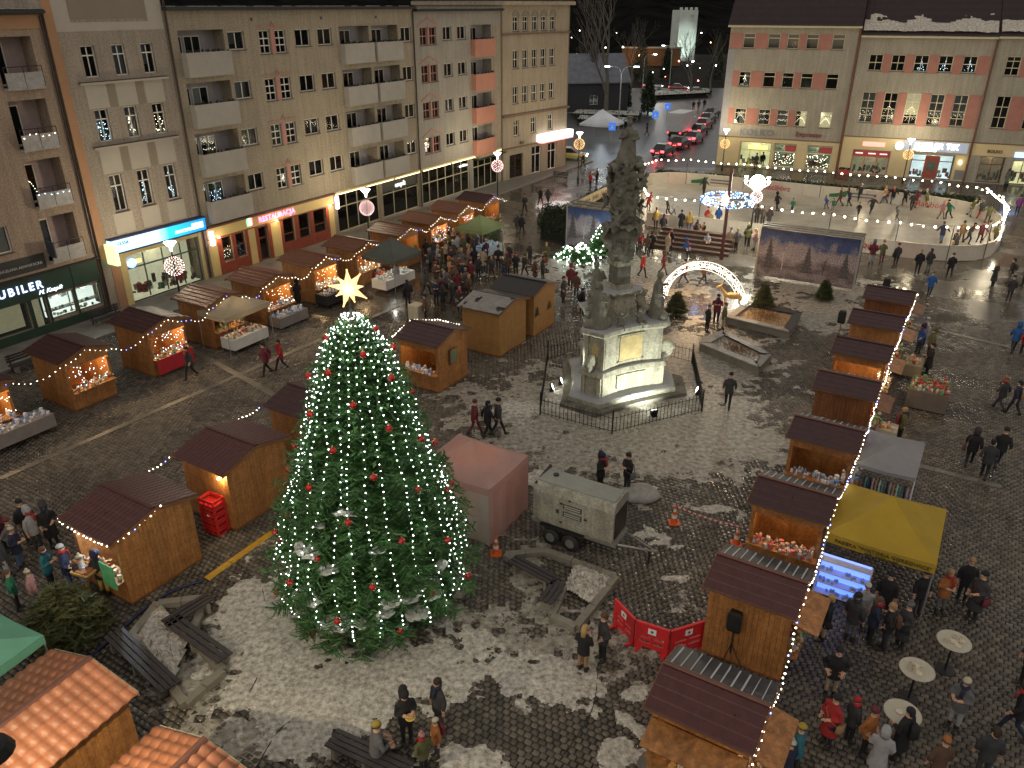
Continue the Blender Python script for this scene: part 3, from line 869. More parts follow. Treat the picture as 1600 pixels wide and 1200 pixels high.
# --- tan block with glass balconies and the jeweller -------------------
holes = []
for z in ZR:
    holes += [(-2.75, -.75, z - 1.2, z + 1.2, 1.0), (-6.4, -4.5, z - .2, z + 1.2), (-9.6, -7.8, z - .2, z + 1.2)]
holes += [(-3.4, -1.85, .75, 2.1), (-1.75, -.25, .75, 2.1), (-4.35, -3.55, .1, 2.2), (-8.2, -4.6, .6, 2.2)]
b1 = house('apartment_block', 'tan apartment block with glass balconies above the dark green jeweller front', fo, LEFT_RZ, -24, .0, 16.6, WB1, holes)
GLASSB = M('frosted_balcony_glass', (.3, .29, .29), .35, .25, 4)
for ri, z in enumerate(ZR):
    zf = z - 1.2
    wall_with_holes(-2.75, -.75, zf, z + 1.22, [(-2.6, -1.75, zf + .05, zf + 2.1)], .1, 1.0).build('loggia_wall', M('mauve_wall', (.32, .24, .24), .85, .15), b1)
    window(b1, -2.6, -1.75, zf + .05, zf + 2.1, 1, (1,), y=1.02, sill=False, curtain=None if ri < 2 else CURT2, fairy=('arc', FAIRY) if ri == 2 else None)
    bf = MB().box(-2.75, -.75, -.35, .9, zf - .12, zf).build('balcony_floor', PARAPET, b1)
    for k in range(2):
        MB().box(-2.75 + k * 1.0, -1.765 + k * 1.0, -.37, -.352, zf - .1, zf + .72).build('glass_panel', GLASSB, bf)
    b = MB(); b.tube([(-2.75, -.36, zf + 1.0), (-.75, -.36, zf + 1.0)], .025, 5)
    for s in (-2.74, -1.75, -.76): b.tube([(s, -.36, zf), (s, -.36, zf + 1.0)], .02, 5)
    b.build('railing', METAL_D, bf)
    if ri in (1, 2):
        b = MB()
        for k in range(6): b.ico((-2.6 + k * .34, -.4, zf + .55 + .2 * random.random()), .022)
        b.build('fairy_lights', FAIRY_C if ri == 2 else FAIRY, bf)
    window(b1, -6.4, -4.5, z - .2, z + 1.2, 2, curtain=rnd_curtain()); window(b1, -9.6, -7.8, z - .2, z + 1.2, 2, curtain=rnd_curtain())
flat_roof(b1, -24, .1, 16.6, 11)
MB().tube([(-.05, -.1, .2), (-.05, -.1, 16.5)], .06, 6).build('drain_pipe', PIPE, b1)
MB().box(-3.0, -.08, -.05, -.003, 15.9, 16.55).build('eaves_band', WORANGE, b1)
JG = M('dark_green_panel', (.022, .05, .034), .45, .2, 1)
b = MB(); b.box(-14, -1.82, -.1, -.003, 2.25, 3.5); b.box(-1.78, -.18, -.1, -.003, 2.25, 3.5)
b.build('fascia', JG, b1)
b = MB(); b.box(-14, -.18, -.09, -.003, .1, .6)
for a, c in ((-3.5, -3.41), (-1.84, -1.76), (-.24, -.18), (-4.55, -4.36)): b.box(a, c, -.08, -.003, .605, 2.24)
b.build('shopfront_frame', JG, b1)
JW = M('bright_display', (.7, .7, .65), .8, .25, 2.0, emit=(.9, .95, .85), es=1.1)  # display lighting put into back and floor as glow
for a, c, z0, z1 in holes[-4:]:
    window(b1, a, c, z0, z1, 1, (1,), FRAME_G, sill=False, y=.1, fat=.05)
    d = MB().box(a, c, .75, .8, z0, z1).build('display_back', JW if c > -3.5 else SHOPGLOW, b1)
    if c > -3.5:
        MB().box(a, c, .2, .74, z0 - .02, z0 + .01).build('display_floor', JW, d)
        point_light('display_light', ((a + c) / 2, .35, z1 - .12), 30, (.95, 1, .9), .1, b1)
        MB().box(a, c, .3, .74, z0 + .35, z0 + .4).build('display_shelf', M('grey_shelf', (.2, .2, .19), .6, .1), d)
        b = MB()
        for k in range(14): b.cbox((random.uniform(a + .1, c - .1), random.uniform(.3, .6), z0 + random.choice([.08, .46])), (random.uniform(.05, .2), .1, random.uniform(.06, .18)), random.random(), random.randint(0, 2))
        b.build('jewellery_stand', [M('goods_cream', 0), M('goods_dark', 0), M('gold_goods', (.5, .35, .1), .4, .3)], d)
        b = MB()
        for k in range(9):
            s = a + (c - a) * k / 9
            b.box(s, s + (c - a) / 9, .5, .52, z1 - .1 - .3 * random.random(), z1)
        b.build('paper_garland', M('grey_garland', (.28, .28, .28), .8, .3), d)
lettering('JUBILER', .62, glow('blue_white_letter', (.45, .55, 1), 2.2), b1, (-4.9, -.14, 2.75), name='sign_lettering', space=1.35, bold=.01)
lettering('M. Knapik', .34, glow('script_letter', (.75, .85, 1), 1.5), b1, (-3.2, -.14, 2.4), name='sign_lettering', shear=.45)
MB().box(-6, -3.0, -.06, -.003, 3.75, 4.6).build('sign_board', M('dark_sign', (.03, .03, .03), .6, .2), b1)
lettering('KANCELARIA ADWOKACKA', .2, M('grey_letter', (.4, .4, .4), .6, 0), b1, (-4.5, -.1, 4.05), name='sign_lettering')
MB().box(-2.75, -2.68, -.75, -.1, 4.3, 5.2).build('hanging_sign', M('slate_sign', (.04, .05, .07), .5, .3), b1)
MB().box(-14, .0, -.3, -.002, 3.52, 3.6).build('shop_canopy', METAL_D, b1)
# --- corner house with arched top windows ------------------------------
AZ4 = 38.5
O4 = (-1.0, 84.6)
W4 = M('sand_render', (.33, .275, .205), .85, .1, .5, .2, 30, streak=.22)
H4 = 17.0
holes = []; cl = [(1.75, 2.65), (3.35, 4.25), (4.95, 5.85), (6.5, 7.4), (8.1, 9.0)]
for a, c in cl:
    holes += [(a, c, 14.65, 15.95), (a, c, 11.15, 12.85), (a, c, 7.75, 9.4)]
for a, c in ((1.9, 2.8), (4.9, 5.8), (8.0, 8.9)): holes += [(a, c, 4.5, 6.1)]
holes += [(5.1, 6.9, .1, 3.0), (8.1, 9.8, .1, 3.0), (1.2, 3.6, .1, 2.6)]
b4 = house('corner_house', 'sandy corner house with arched top windows and a white lit shop band', O4, R(90 - AZ4), 0, 11.6, H4, W4, holes, 12)
for i, (a, c) in enumerate(cl):
    window(b4, a, c, 14.65, 15.95, 2, (2, 1)); window(b4, a, c, 11.15, 12.85, 2, (1, 1), curtain=rnd_curtain())
    window(b4, a, c, 7.75, 9.4, 2, (1, 1), curtain=LIT_CURT if i in (1, 2) else rnd_curtain())
    b = MB()
    for k in range(9):
        t0, t1 = math.pi * k / 9, math.pi * (k + 1) / 9
        m, r0, r1 = (a + c) / 2, .45, .6
        b.slab([(m + r0 * math.cos(t0), -.06, 15.95 + r0 * math.sin(t0)), (m + r1 * math.cos(t0), -.06, 15.95 + r1 * math.sin(t0)), (m + r1 * math.cos(t1), -.06, 15.95 + r1 * math.sin(t1)), (m + r0 * math.cos(t1), -.06, 15.95 + r0 * math.sin(t1))], (0, .057, 0))
    b.prism([(0, 0)] * 0 or [((a + c) / 2 + .45 * math.cos(math.pi * k / 8), 15.955 + .45 * math.sin(math.pi * k / 8)) for k in range(9)], 0, .01)
    for q in range(len(b.v) - 18, len(b.v)):
        x, z, yy = b.v[q]; b.v[q] = (x, -.02 + yy, z)
    b.build('window_arch', M('taupe_panel', 0), b4)
for a, c in ((1.9, 2.8), (4.9, 5.8), (8.0, 8.9)): window(b4, a, c, 4.5, 6.1, 2, (2, 1), curtain=LIT_CURT)
for y_, z0, z1 in ((-.28, 6.5, 6.72), (-.16, 14.3, 14.42), (-.18, 3.3, 3.42)): MB().box(-.05, 11.75, y_, -.003, z0, z1).build('cornice', M('brown_cornice', (.16, .1, .07), .8, .2), b4)
MB().box(-.2, 12.0, -.5, 12.2, H4, H4 + .35).build('roof', M('sand_render', 0), b4)
MB().box(-.1, 11.9, -.4, 12.1, H4 + .36, H4 + .5).build('roof_sheet', ROOF_D, b4)
sg = MB().box(6.0, 12.0, -.7, -.003, 3.45, 4.2).build('sign_band', glow('white_band', (1, .97, .92), 2.6), b4)
MB().box(6.0, 12.0, -.72, -.0025, 3.3, 3.44).build('sign_stripe', glow('red_band', (.9, .15, .15), 1.2), sg)
lettering('fryz', .5, M('dark_letter', (.02, .02, .02), .5, 0), b4, (3.2, -.1, 3.6), name='sign_lettering')
BRIGHTIN = M('white_interior', (.7, .7, .68), .8, .3, 1.5, emit=(.95, .97, 1), es=1.3)
for a, c in ((5.1, 6.9), (8.1, 9.8)): glazed(b4, a, c, .1, 3.0, 2, (2.4, 1), FRAME_W, BRIGHTIN)
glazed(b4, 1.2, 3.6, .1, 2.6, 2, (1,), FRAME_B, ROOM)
for x in (-.0, 11.5): MB().box(x, x + .1, -.05, -.003, .1, H4 - .1).build('quoin', M('taupe_panel', 0), b4)
# --- right row ---------------------------------------------------------
OR_, AZR = (36.4, 89.4), 112
RRZ = R(90 - AZR)
WR = M('stone_grey_render', (.32, .295, .24), .88, .1, .5, .2, 40, streak=.22)
REDP = M('brick_red_panel', (.34, .155, .125), .85, .12, 1.2)
CREAM = M('cornice_cream', (.6, .53, .38), .7, .06)
def tiled_roof(rt, L0, L1, H, mat, rise=5.5, run=6.5, snow=0, over=.45):
    nx, ny = int((L1 - L0) / .3), 16
    b = MB(); vs, fs = [], []
    for j in range(ny + 1):
        for i in range(nx + 1):
            t = j / ny
            vs.append((L0 + (L1 - L0) * i / nx, -over + (run + over) * t, H + .25 + rise * t + (.05 if i % 2 else 0) + (.06 * (j % 2))))
    for j in range(ny):
        for i in range(nx):
            fs.append((j * (nx + 1) + i, j * (nx + 1) + i + 1, (j + 1) * (nx + 1) + i + 1, (j + 1) * (nx + 1) + i))
    b.add(vs, fs)
    b.add([(L0, run, H + .25 + rise), (L1, run, H + .25 + rise), (L1, 2 * run, H), (L0, 2 * run, H)], [(0, 1, 2, 3)])
    b.add([(L0, -over, H + .2), (L0, run, H + .2 + rise), (L0, 2 * run, H)], [(0, 1, 2)]); b.add([(L1, -over, H + .2), (L1, 2 * run, H), (L1, run, H + .2 + rise)], [(0, 1, 2)])
    r = b.build('roof', mat, rt)
    MB().box(L0, L1, -over - .02, .0, H - .02, H + .22).build('eaves_cornice', CREAM, rt)
    MB().tube([(L0, -over - .1, H + .25), (L1, -over - .1, H + .25)], .08, 6).build('gutter', METAL_D, rt)
    if snow:
        b = MB(); vs, fs, ids = [], [], {}
        cx, cy = int((L1 - L0) / .16), int(snow / .16)
        sl = rise / (run + over)
        for j in range(cy):
            for i in range(cx):
                x, y = L0 + .1 + i * .16, -over + .15 + j * .16
                h = .75 + .5 * noise.fractal(Vector((x * .45, y * 1.6, 5)), .8, 2, 4) - (y + over) / snow * 1.0
                if h > 0:
                    ids[i, j] = len(vs); vs.append((x, y, H + .33 + sl * (y + over) + min(.2, h * .3) + .04 * noise.noise(Vector((x * 3, y * 3, 0)))))
        for (i, j) in ids:
            q = [(i, j), (i + 1, j), (i + 1, j + 1), (i, j + 1)]
            if all(k in ids for k in q): fs.append(tuple(ids[k] for k in q))
        b.add(vs, fs); b.build('roof_snow', SNOW, r, smooth=True)
    return r
cR1 = [(-11.87, -10.65), (-9.25, -8.02), (-7.25, -6.07), (-5.3, -4.1), (-2.7, -1.5)]
holes = []
for a, c in cR1: holes += [(a, c, 12.75, 14.2), (a, c, 8.8, 10.32), (a, c, 4.8, 6.45)]
holes += [(-10.85, -7.4, .1, 2.85), (-7.1, -4.7, .3, 2.75), (-3.5, -.9, .3, 2.7)]
r1 = house('town_house', 'grey and brick red house on the street corner with a yellow lit shop door', OR_, RRZ, -13.35, -.1, 14.85, WR, holes)
for i, (a, c) in enumerate(cR1):
    window(r1, a, c, 12.75, 14.2, 1, (2.6, 1), CREAM); window(r1, a, c, 8.8, 10.32, 1, (2.6, 1), CREAM, curtain=CURT2 if i == 0 else None, fairy=('tree', FAIRY) if i == 0 else None)
    window(r1, a, c, 4.8, 6.45, 1, (2.6, 1), CREAM, curtain=LIT_CURT if i in (3, 4) else CURT2, fairy=('row' if i in (1, 2) else 'arc', FAIRY))
for z0, z1 in ((12.7, 14.25), (8.75, 10.4), (4.75, 6.5)):
    xs = [-13.3] + [v for p in cR1 for v in p]
    for k in range(0, 9, 2):
        if k == 8 and z0 < 5: continue
        MB().box(xs[k] + .04, xs[k + 1] - .04, -.04, -.003, z0, z1).build('red_panel', REDP, r1)
MB().box(-13.37, -12.6, -.05, -.0035, 3.4, 12.6).build('corner_strip', M('blue_grey_render', (.27, .27, .28), .85, .1), r1)
tiled_roof(r1, -13.6, .0, 14.85, ROOF_R)
MB().box(-13.4, -.05, -.1, -.002, 3.28, 3.38).build('string_course', M('brown_cornice', 0), r1)
MB().box(-13.35, -.1, -.03, -.002, 2.9, 3.27).build('shop_band', SHOPCREAM, r1)
for a, c in ((-13.35, -10.9), (-7.38, -7.12), (-4.68, -3.52), (-.88, -.12)): MB().box(a, c, -.03, -.002, .1, 2.89).build('shop_pier', SHOPCREAM, r1)
SCRIPT = M('blue_grey_letter', (.16, .18, .22), .5, .2); SCRIPTR = M('dark_red_letter', (.2, .05, .05), .5, .2)
lettering('KOLKO', 1.0, SCRIPT, r1, (-9.2, -.09, 3.6), name='sign_lettering', ext=.04, space=1.15, bold=.02)
lettering('Expresso', .75, SCRIPTR, r1, (-3.6, -.09, 3.75), name='sign_lettering', ext=.04, bold=.01)
glazed(r1, -10.85, -7.4, .1, 2.85, 3, (2.2, 1), M('yellow_frame', (.6, .5, .05), .5, .1), M('yellow_interior', (.6, .55, .3), .8, .5, 1.2, emit=(1, .9, .5), es=.7))
MB().box(-9.9, -7.8, .05, .15, 2.1, 2.5).build('yellow_sign', glow('yellow_strip', (1, .8, .05), 1.0), r1)
for a, c in ((-7.1, -4.7), (-3.5, -.9)):
    glazed(r1, a, c, .3, 2.75, 1, (2.2, 1), CREAM, M('green_grey_interior', (.2, .22, .18), .8, .5, 2, emit=(.7, .9, .6), es=.12))
    b = MB()
    for k in range(46): b.ico((random.uniform(a + .1, c - .1), .1, random.uniform(.4, 1.9)), .025)
    b.build('fairy_lights', FAIRY, r1)
    MB().box(a + 1.2, c, .06, .12, 2.1, 2.7).build('red_sign', M('red_plate', (.4, .05, .05), .5, .1), r1)
    MB().box(a + .2, a + .95, .1, .12, 2.3, 2.36).build('sign_line', M('dark_letter', (.02, .02, .02), .5, 0), r1)
MB().tube([(-.1, -.2, .1), (-.1, -.2, 14.8)], .12, 6).build('drain_pipe', M('rust_pipe', (.13, .05, .03), .5, .2), r1)
cR2 = [(1.22, 2.52), (3.38, 4.66), (5.55, 6.85), (7.82, 9.1), (10.02, 11.28)]
holes = []
for a, c in cR2: holes += [(a, c, 10.8, 12.35), (a, c, 5.58, 8.65)]
holes += [(1.3, 5.05, .1, 2.7), (7.25, 11.3, .1, 2.6)]
r2 = house('town_house', 'grey house with brick red window bands above the lit jeweller', OR_, RRZ, .05, 12.6, 14.0, WR, holes)
for i, (a, c) in enumerate(cR2):
    window(r2, a, c, 10.8, 12.35, 2, (1, 1), CREAM, fairy=('tree', FAIRY_C) if i > 1 else None)
    window(r2, a, c, 5.58, 8.65, 2, (1, 1, 1.15, 1.15), CREAM, curtain=[CURT2, None, LIT_CURT, CURT2, CURT2][i], fairy=('arc' if i in (1, 2) else 'row', FAIRY))
for z0, z1 in ((10.6, 12.4), (5.4, 8.7)):
    xs = [v for p in cR2 for v in p] + [12.45]
    for k in range(1, 10, 2): MB().box(xs[k] + .04, xs[k + 1] - .04, -.04, -.003, z0, z1).build('red_panel', REDP, r2)
tiled_roof(r2, .05, 12.6, 14.0, ROOF_R, snow=2.4)
MB().box(.05, 12.6, -.08, -.003, 4.02, 4.12).build('string_course', M('brown_cornice', 0), r2)
b = MB(); b.box(.06, 12.58, -.03, -.002, 2.75, 4.01); b.box(.06, 1.25, -.03, -.002, .1, 2.74); b.box(5.1, 7.2, -.03, -.002, .1, 2.74); b.box(11.35, 12.58, -.03, -.002, .1, 2.74)
b.build('shop_band', SHOPCREAM, r2)
REDF = M('red_frame', (.4, .07, .05), .5, .15)
glazed(r2, 1.3, 5.05, .1, 2.7, 3, (2.4, .8), REDF, SHOPGLOW)
MB().box(1.35, 5.0, .1, .19, 2.0, 2.62).build('red_fascia', M('red_plate', 0), r2)
for s in (1.55, 2.85, 4.0): MB().box(s, s + .75, .08, .099, 2.28, 2.42).build('sign_line', glow('pale_letter', (.9, .8, .8), .5), r2)
MB().box(2.1, 4.35, -.07, -.031, 3.12, 3.6).build('red_sign', glow('red_letter', (1, .12, .08), .8), r2)
glazed(r2, 7.25, 11.3, .1, 2.6, 3, (2.4, .8), FRAME_B, M('jewel_interior', (.7, .75, .75), .8, .4, 1.5, emit=(.8, .95, 1), es=.9))
MB().box(8.55, 9.95, .12, .19, .12, 2.5).build('door', M('red_brown_wood', 0), r2)
MB().box(8.85, 9.65, .1, .118, .9, 1.9).build('door_glass', M('door_pane', (.1, .12, .1), .2, .3), r2)
sg = MB().box(6.2, 12.3, -.3, -.031, 2.95, 3.95).build('sign_panel', M('grey_sign_panel', (.3, .33, .38), .5, .1, emit=(.5, .6, .8), es=.25), r2)
LW = glow('bright_letter', (1, 1, 1), 3.2)
lettering('JUBILER TiK', .78, LW, sg, (9.3, -.36, 3.28), space=1.05, shear=.1, bold=.02)
lettering('ZEGARMISTRZ', .3, LW, sg, (8.4, -.36, 2.98), bold=.01)
MB().lathe([(.0, -.05), (.42, -.05), (.42, .05), (0, .05)], 20).build('clock_sign', glow('clock_face', (.8, .9, 1), 1.6), r2, loc=(5.75, -.35, 3.4)).rotation_euler = (R(90), 0, 0)
b = MB(); b.lathe([(.05, 0), (.13, .12), (.13, .14), (0, .14)], 8, c=(11.9, -.15, 2.0)); b.lathe([(.0, -.14), (.13, -.14), (.13, -.12), (.05, 0)], 8, c=(11.9, -.15, 2.0))
b.build('wall_lamp', glow('wall_lamp_glow', (1, .85, .5), 8), r2)
MB().box(11.6, 12.5, -.06, -.031, .2, 1.2).build('grey_board', M('grey_board', (.2, .2, .19), .6, .1), r2)
MB().tube([(12.62, -.12, .1), (12.62, -.12, 13.9)], .1, 6).build('drain_pipe', M('rust_pipe', 0), r2)
cR3 = [(13.85, 15.1), (16.6, 17.9), (19.4, 20.6)]
holes = []
for a, c in cR3: holes += [(a, c, 10.65, 12.4), (a, c, 5.6, 8.7)]
holes += [(13.75, 16.0, .1, 2.75), (16.75, 18.6, .1, 2.5)]
r3 = house('town_house', 'grey house at the right edge with a brown arched door', OR_, RRZ, 12.65, 21.5, 14.05, WR, holes)
for a, c in cR3: window(r3, a, c, 10.65, 12.4, 2, (1, 1, .6), CREAM); window(r3, a, c, 5.6, 8.7, 2, (1, 1, 1), CREAM)
for z0, z1 in ((10.5, 12.4), (5.4, 8.7)):
    for a, c in ((15.15, 16.55), (17.95, 19.35)): MB().box(a, c, -.04, -.003, z0, z1).build('red_panel', REDP, r3)
tiled_roof(r3, 12.65, 21.6, 14.05, ROOF_R, snow=2.2)
glazed(r3, 13.75, 16.0, .1, 2.75, 2, (2, .8), FRAME_B, M('brown_interior', (.15, .09, .05), .8, .5, 2, emit=(1, .7, .4), es=.1))
glazed(r3, 16.75, 18.6, .1, 2.5, 2, (1, 1), FRAME_B, M('yellow_interior', 0))
lettering('BOLKO', .42, M('dark_brown_letter', (.1, .06, .03), .5, .1), r3, (14.85, -.06, 3.15), name='sign_lettering', bold=.02)
MB().box(16.7, 18.4, -.16, -.031, 2.85, 3.35).build('blue_sign', glow('blue_letter', (.2, .4, 1), 2), r3)
MB().box(12.66, 21.5, -.03, -.002, 2.8, 4.0).build('shop_band', SHOPCREAM, r3)
MB().box(12.66, 21.5, -.08, -.003, 4.02, 4.12).build('string_course', M('brown_cornice', 0), r3)
# ------------------------------------------------------------------ wooden market stalls
WOOD = M('honey_pine', (.37, .155, .045), .55, .3, 3.2, .3, 25, col2=(.47, .21, .065), streak=.35)
WOOD_D = M('brown_pine', (.2, .075, .025), .55, .3, 3, .3, 25, streak=.35)
TRIM = M('roof_board', (.17, .075, .03), .6, .2, 3)
T_PLUM = M('plum_roof_sheet', (.062, .014, .014), .36, .25, 4, .15, 30)
T_DARK = M('dark_roof_sheet', (.036, .009, .011), .5, .3, 4, .2, 30)
T_BROWN = M('brown_roof_sheet', (.13, .05, .028), .5, .25, 4, .2, 30)
T_TERRA = M('terracotta_tile', (.33, .13, .065), .45, .18, 5, .15, 30, island=.12)
T_BLACK = M('black_felt', (.014, .014, .016), .55, .3, 5, .3, 40)
STRIPE = M('snow_in_ribs', (.42, .42, .42), .7, .15, 4)
BULB_W = glow('warm_bulb', (1, .72, .38), 60)
BULB_C = glow('string_bulb', (1, .86, .62), 9, False)
BULB_B = glow('string_bulb_blue', (.1, .18, 1), 10, False)
STALL_RZ = R(-31.2)
def board_wall(x0, x1, z0, top, th=.035, bw=.145, y=0.):
    """one connected sheet of boards with grooves between them; top is a height or a function of x"""
    tf = top if callable(top) else (lambda x: top)
    n = max(2, round((x1 - x0) / bw)); w_ = (x1 - x0) / n
    pr = []
    for i in range(n):
        a = x0 + i * w_
        if i: pr.append((a + .006, 0))
        else: pr.append((a, 0))
        pr.append((a + w_ / 2, 0))
        if i < n - 1: pr += [(a + w_ - .006, 0), (a + w_, .012)]
        else: pr.append((a + w_, 0))
    b = MB(); k = len(pr)
    vs = [(x, y + d, z0) for x, d in pr] + [(x, y + d, tf(x)) for x, d in pr] + [(x, y + th, z0) for x, d in pr] + [(x, y + th, tf(x)) for x, d in pr]
    fs = []
    for i in range(k - 1):
        fs += [(i, i + 1, k + i + 1, k + i), (2 * k + i + 1, 2 * k + i, 3 * k + i, 3 * k + i + 1), (k + i, k + i + 1, 3 * k + i + 1, 3 * k + i), (i + 1, i, 2 * k + i, 2 * k + i + 1)]
    fs += [(0, k, 3 * k, 2 * k), (k - 1, 3 * k - 1, 4 * k - 1, 2 * k - 1)]
    return b.add(vs, fs)
ROOFS = {}
def roof_sheet(L, hd, z_r, z_e, kind):
    """tile-pressed sheet for one slope, from ridge (y=0) to eave (y=-hd)"""
    key = (round(L, 2), round(hd, 2), kind)
    if key in ROOFS: return ROOFS[key]
    rows = max(3, round(hd / .3)); nx = int(L / .046); ys = []
    for r in range(rows):
        ys += [(r / rows, .0), ((r + .93) / rows, .022)]
    ys.append((1.0, -.004))
    vs, fs = [], []
    for t, dz in ys:
        for i in range(nx + 1):
            x = -L / 2 + L * i / nx
            wv = .014 * abs(math.sin(math.pi * x / .19)) if kind != 'flat' else .003 * ((i // 2) % 2)
            vs.append((x, -hd * t, z_r - (z_r - z_e) * t + .03 + (dz if kind != 'flat' else 0) + wv))
    for j in range(len(ys) - 1):
        for i in range(nx):
            a = j * (nx + 1) + i
            fs.append((a, a + nx + 1, a + nx + 2, a + 1))
    b = MB().add(vs, fs)
    ROOFS[key] = b
    return b
TILE_ME = None
def tile_roof_parts(rt, L, hd, z_r, z_e, side, parent):
    """one slope of single curved tiles, each its own piece"""
    global TILE_ME
    if TILE_ME is None:
        b = MB(); n = 8; vs, fs = [], []
        for j, y in enumerate((0, -.33, -.335)):
            for i in range(n + 1):
                t = i / n
                z = .032 * math.sin(math.pi * min(1, t / .72)) if t < .72 else -.012 * math.sin(math.pi * (t - .72) / .28)
                zz = z + (.022 if j == 1 else 0) - (.03 if j == 2 else 0)
                vs.append((t * .262, y, zz))
        for j in range(2):
            for i in range(n):
                a = j * (n + 1) + i
                fs.append((a, a + n + 1, a + n + 2, a + 1))
        TILE_ME = b.add(vs, fs).mesh('roof_tile', T_TERRA, True)
    rows, cols = max(1, int(hd / .29)), int(L / .25)
    ang = math.atan2(z_r - z_e, hd)
    for r in range(rows):
        for c in range(cols):
            t = r / rows
            o = put('roof_tile', TILE_ME, parent)
            x = -L / 2 + c * (L / cols)
            if side < 0:
                o.location = (x, -hd * t, z_r - (z_r - z_e) * t + .035 - .002 * r)
                o.rotation_euler = (ang, random.uniform(-.01, .01), 0)
            else:
                o.location = (x + .25, hd * t, z_r - (z_r - z_e) * t + .035 - .002 * r)
                o.rotation_euler = (ang, 0, math.pi)
GOODS_PAL = {
    'gifts': [(.5, .45, .38), (.35, .05, .05), (.55, .5, .45), (.1, .25, .12), (.5, .3, .1)],
    'white': [(.7, .68, .62), (.6, .6, .6), (.4, .42, .45), (.55, .5, .4)],
    'glass': [(.25, .4, .6), (.6, .6, .65), (.15, .25, .5), (.7, .7, .7)],
    'bottles': [(.3, .2, .16), (.6, .55, .5), (.45, .1, .1), (.25, .25, .3)],
    'flowers': [(.5, .03, .03), (.08, .2, .06), (.55, .5, .45), (.1, .3, .1), (.4, .05, .05)],
    'sweets': [(.5, .4, .2), (.6, .55, .4), (.5, .1, .1), (.3, .2, .1)],
}
def goods(label, pal, area, n, parent_m, zs, size=(.05, .14)):
    """heaped small wares; area = (x0,x1,y0,y1) in the frame of matrix parent_m"""
    mats = [M('ware_%s_%d' % (pal, i), c, .5, .25, 8) for i, c in enumerate(GOODS_PAL[pal])]
    b = MB()
    for k in range(n):
        x, y = random.uniform(area[0], area[1]), random.uniform(area[2], area[3])
        s = random.uniform(*size); h = s * random.uniform(.6, 1.8)
        z = random.choice(zs)
        q = random.random()
        m = random.randrange(len(mats))
        if q < .4: b.cbox((x, y, z + h / 2), (s, s * random.uniform(.6, 1.2), h), random.random() * 3, m)
        elif q < .7: b.lathe([(s * .4, 0), (s * .45, h * .5), (s * .2, h * .75), (s * .2, h)], 6, m, (x, y, z))
        else: b.ico((x, y, z + s * .42), s * .45, m)
    o = b.build('wares', mats)
    o.matrix_world = parent_m
    tag(o, label, 'wares', kind='stuff')
    return o
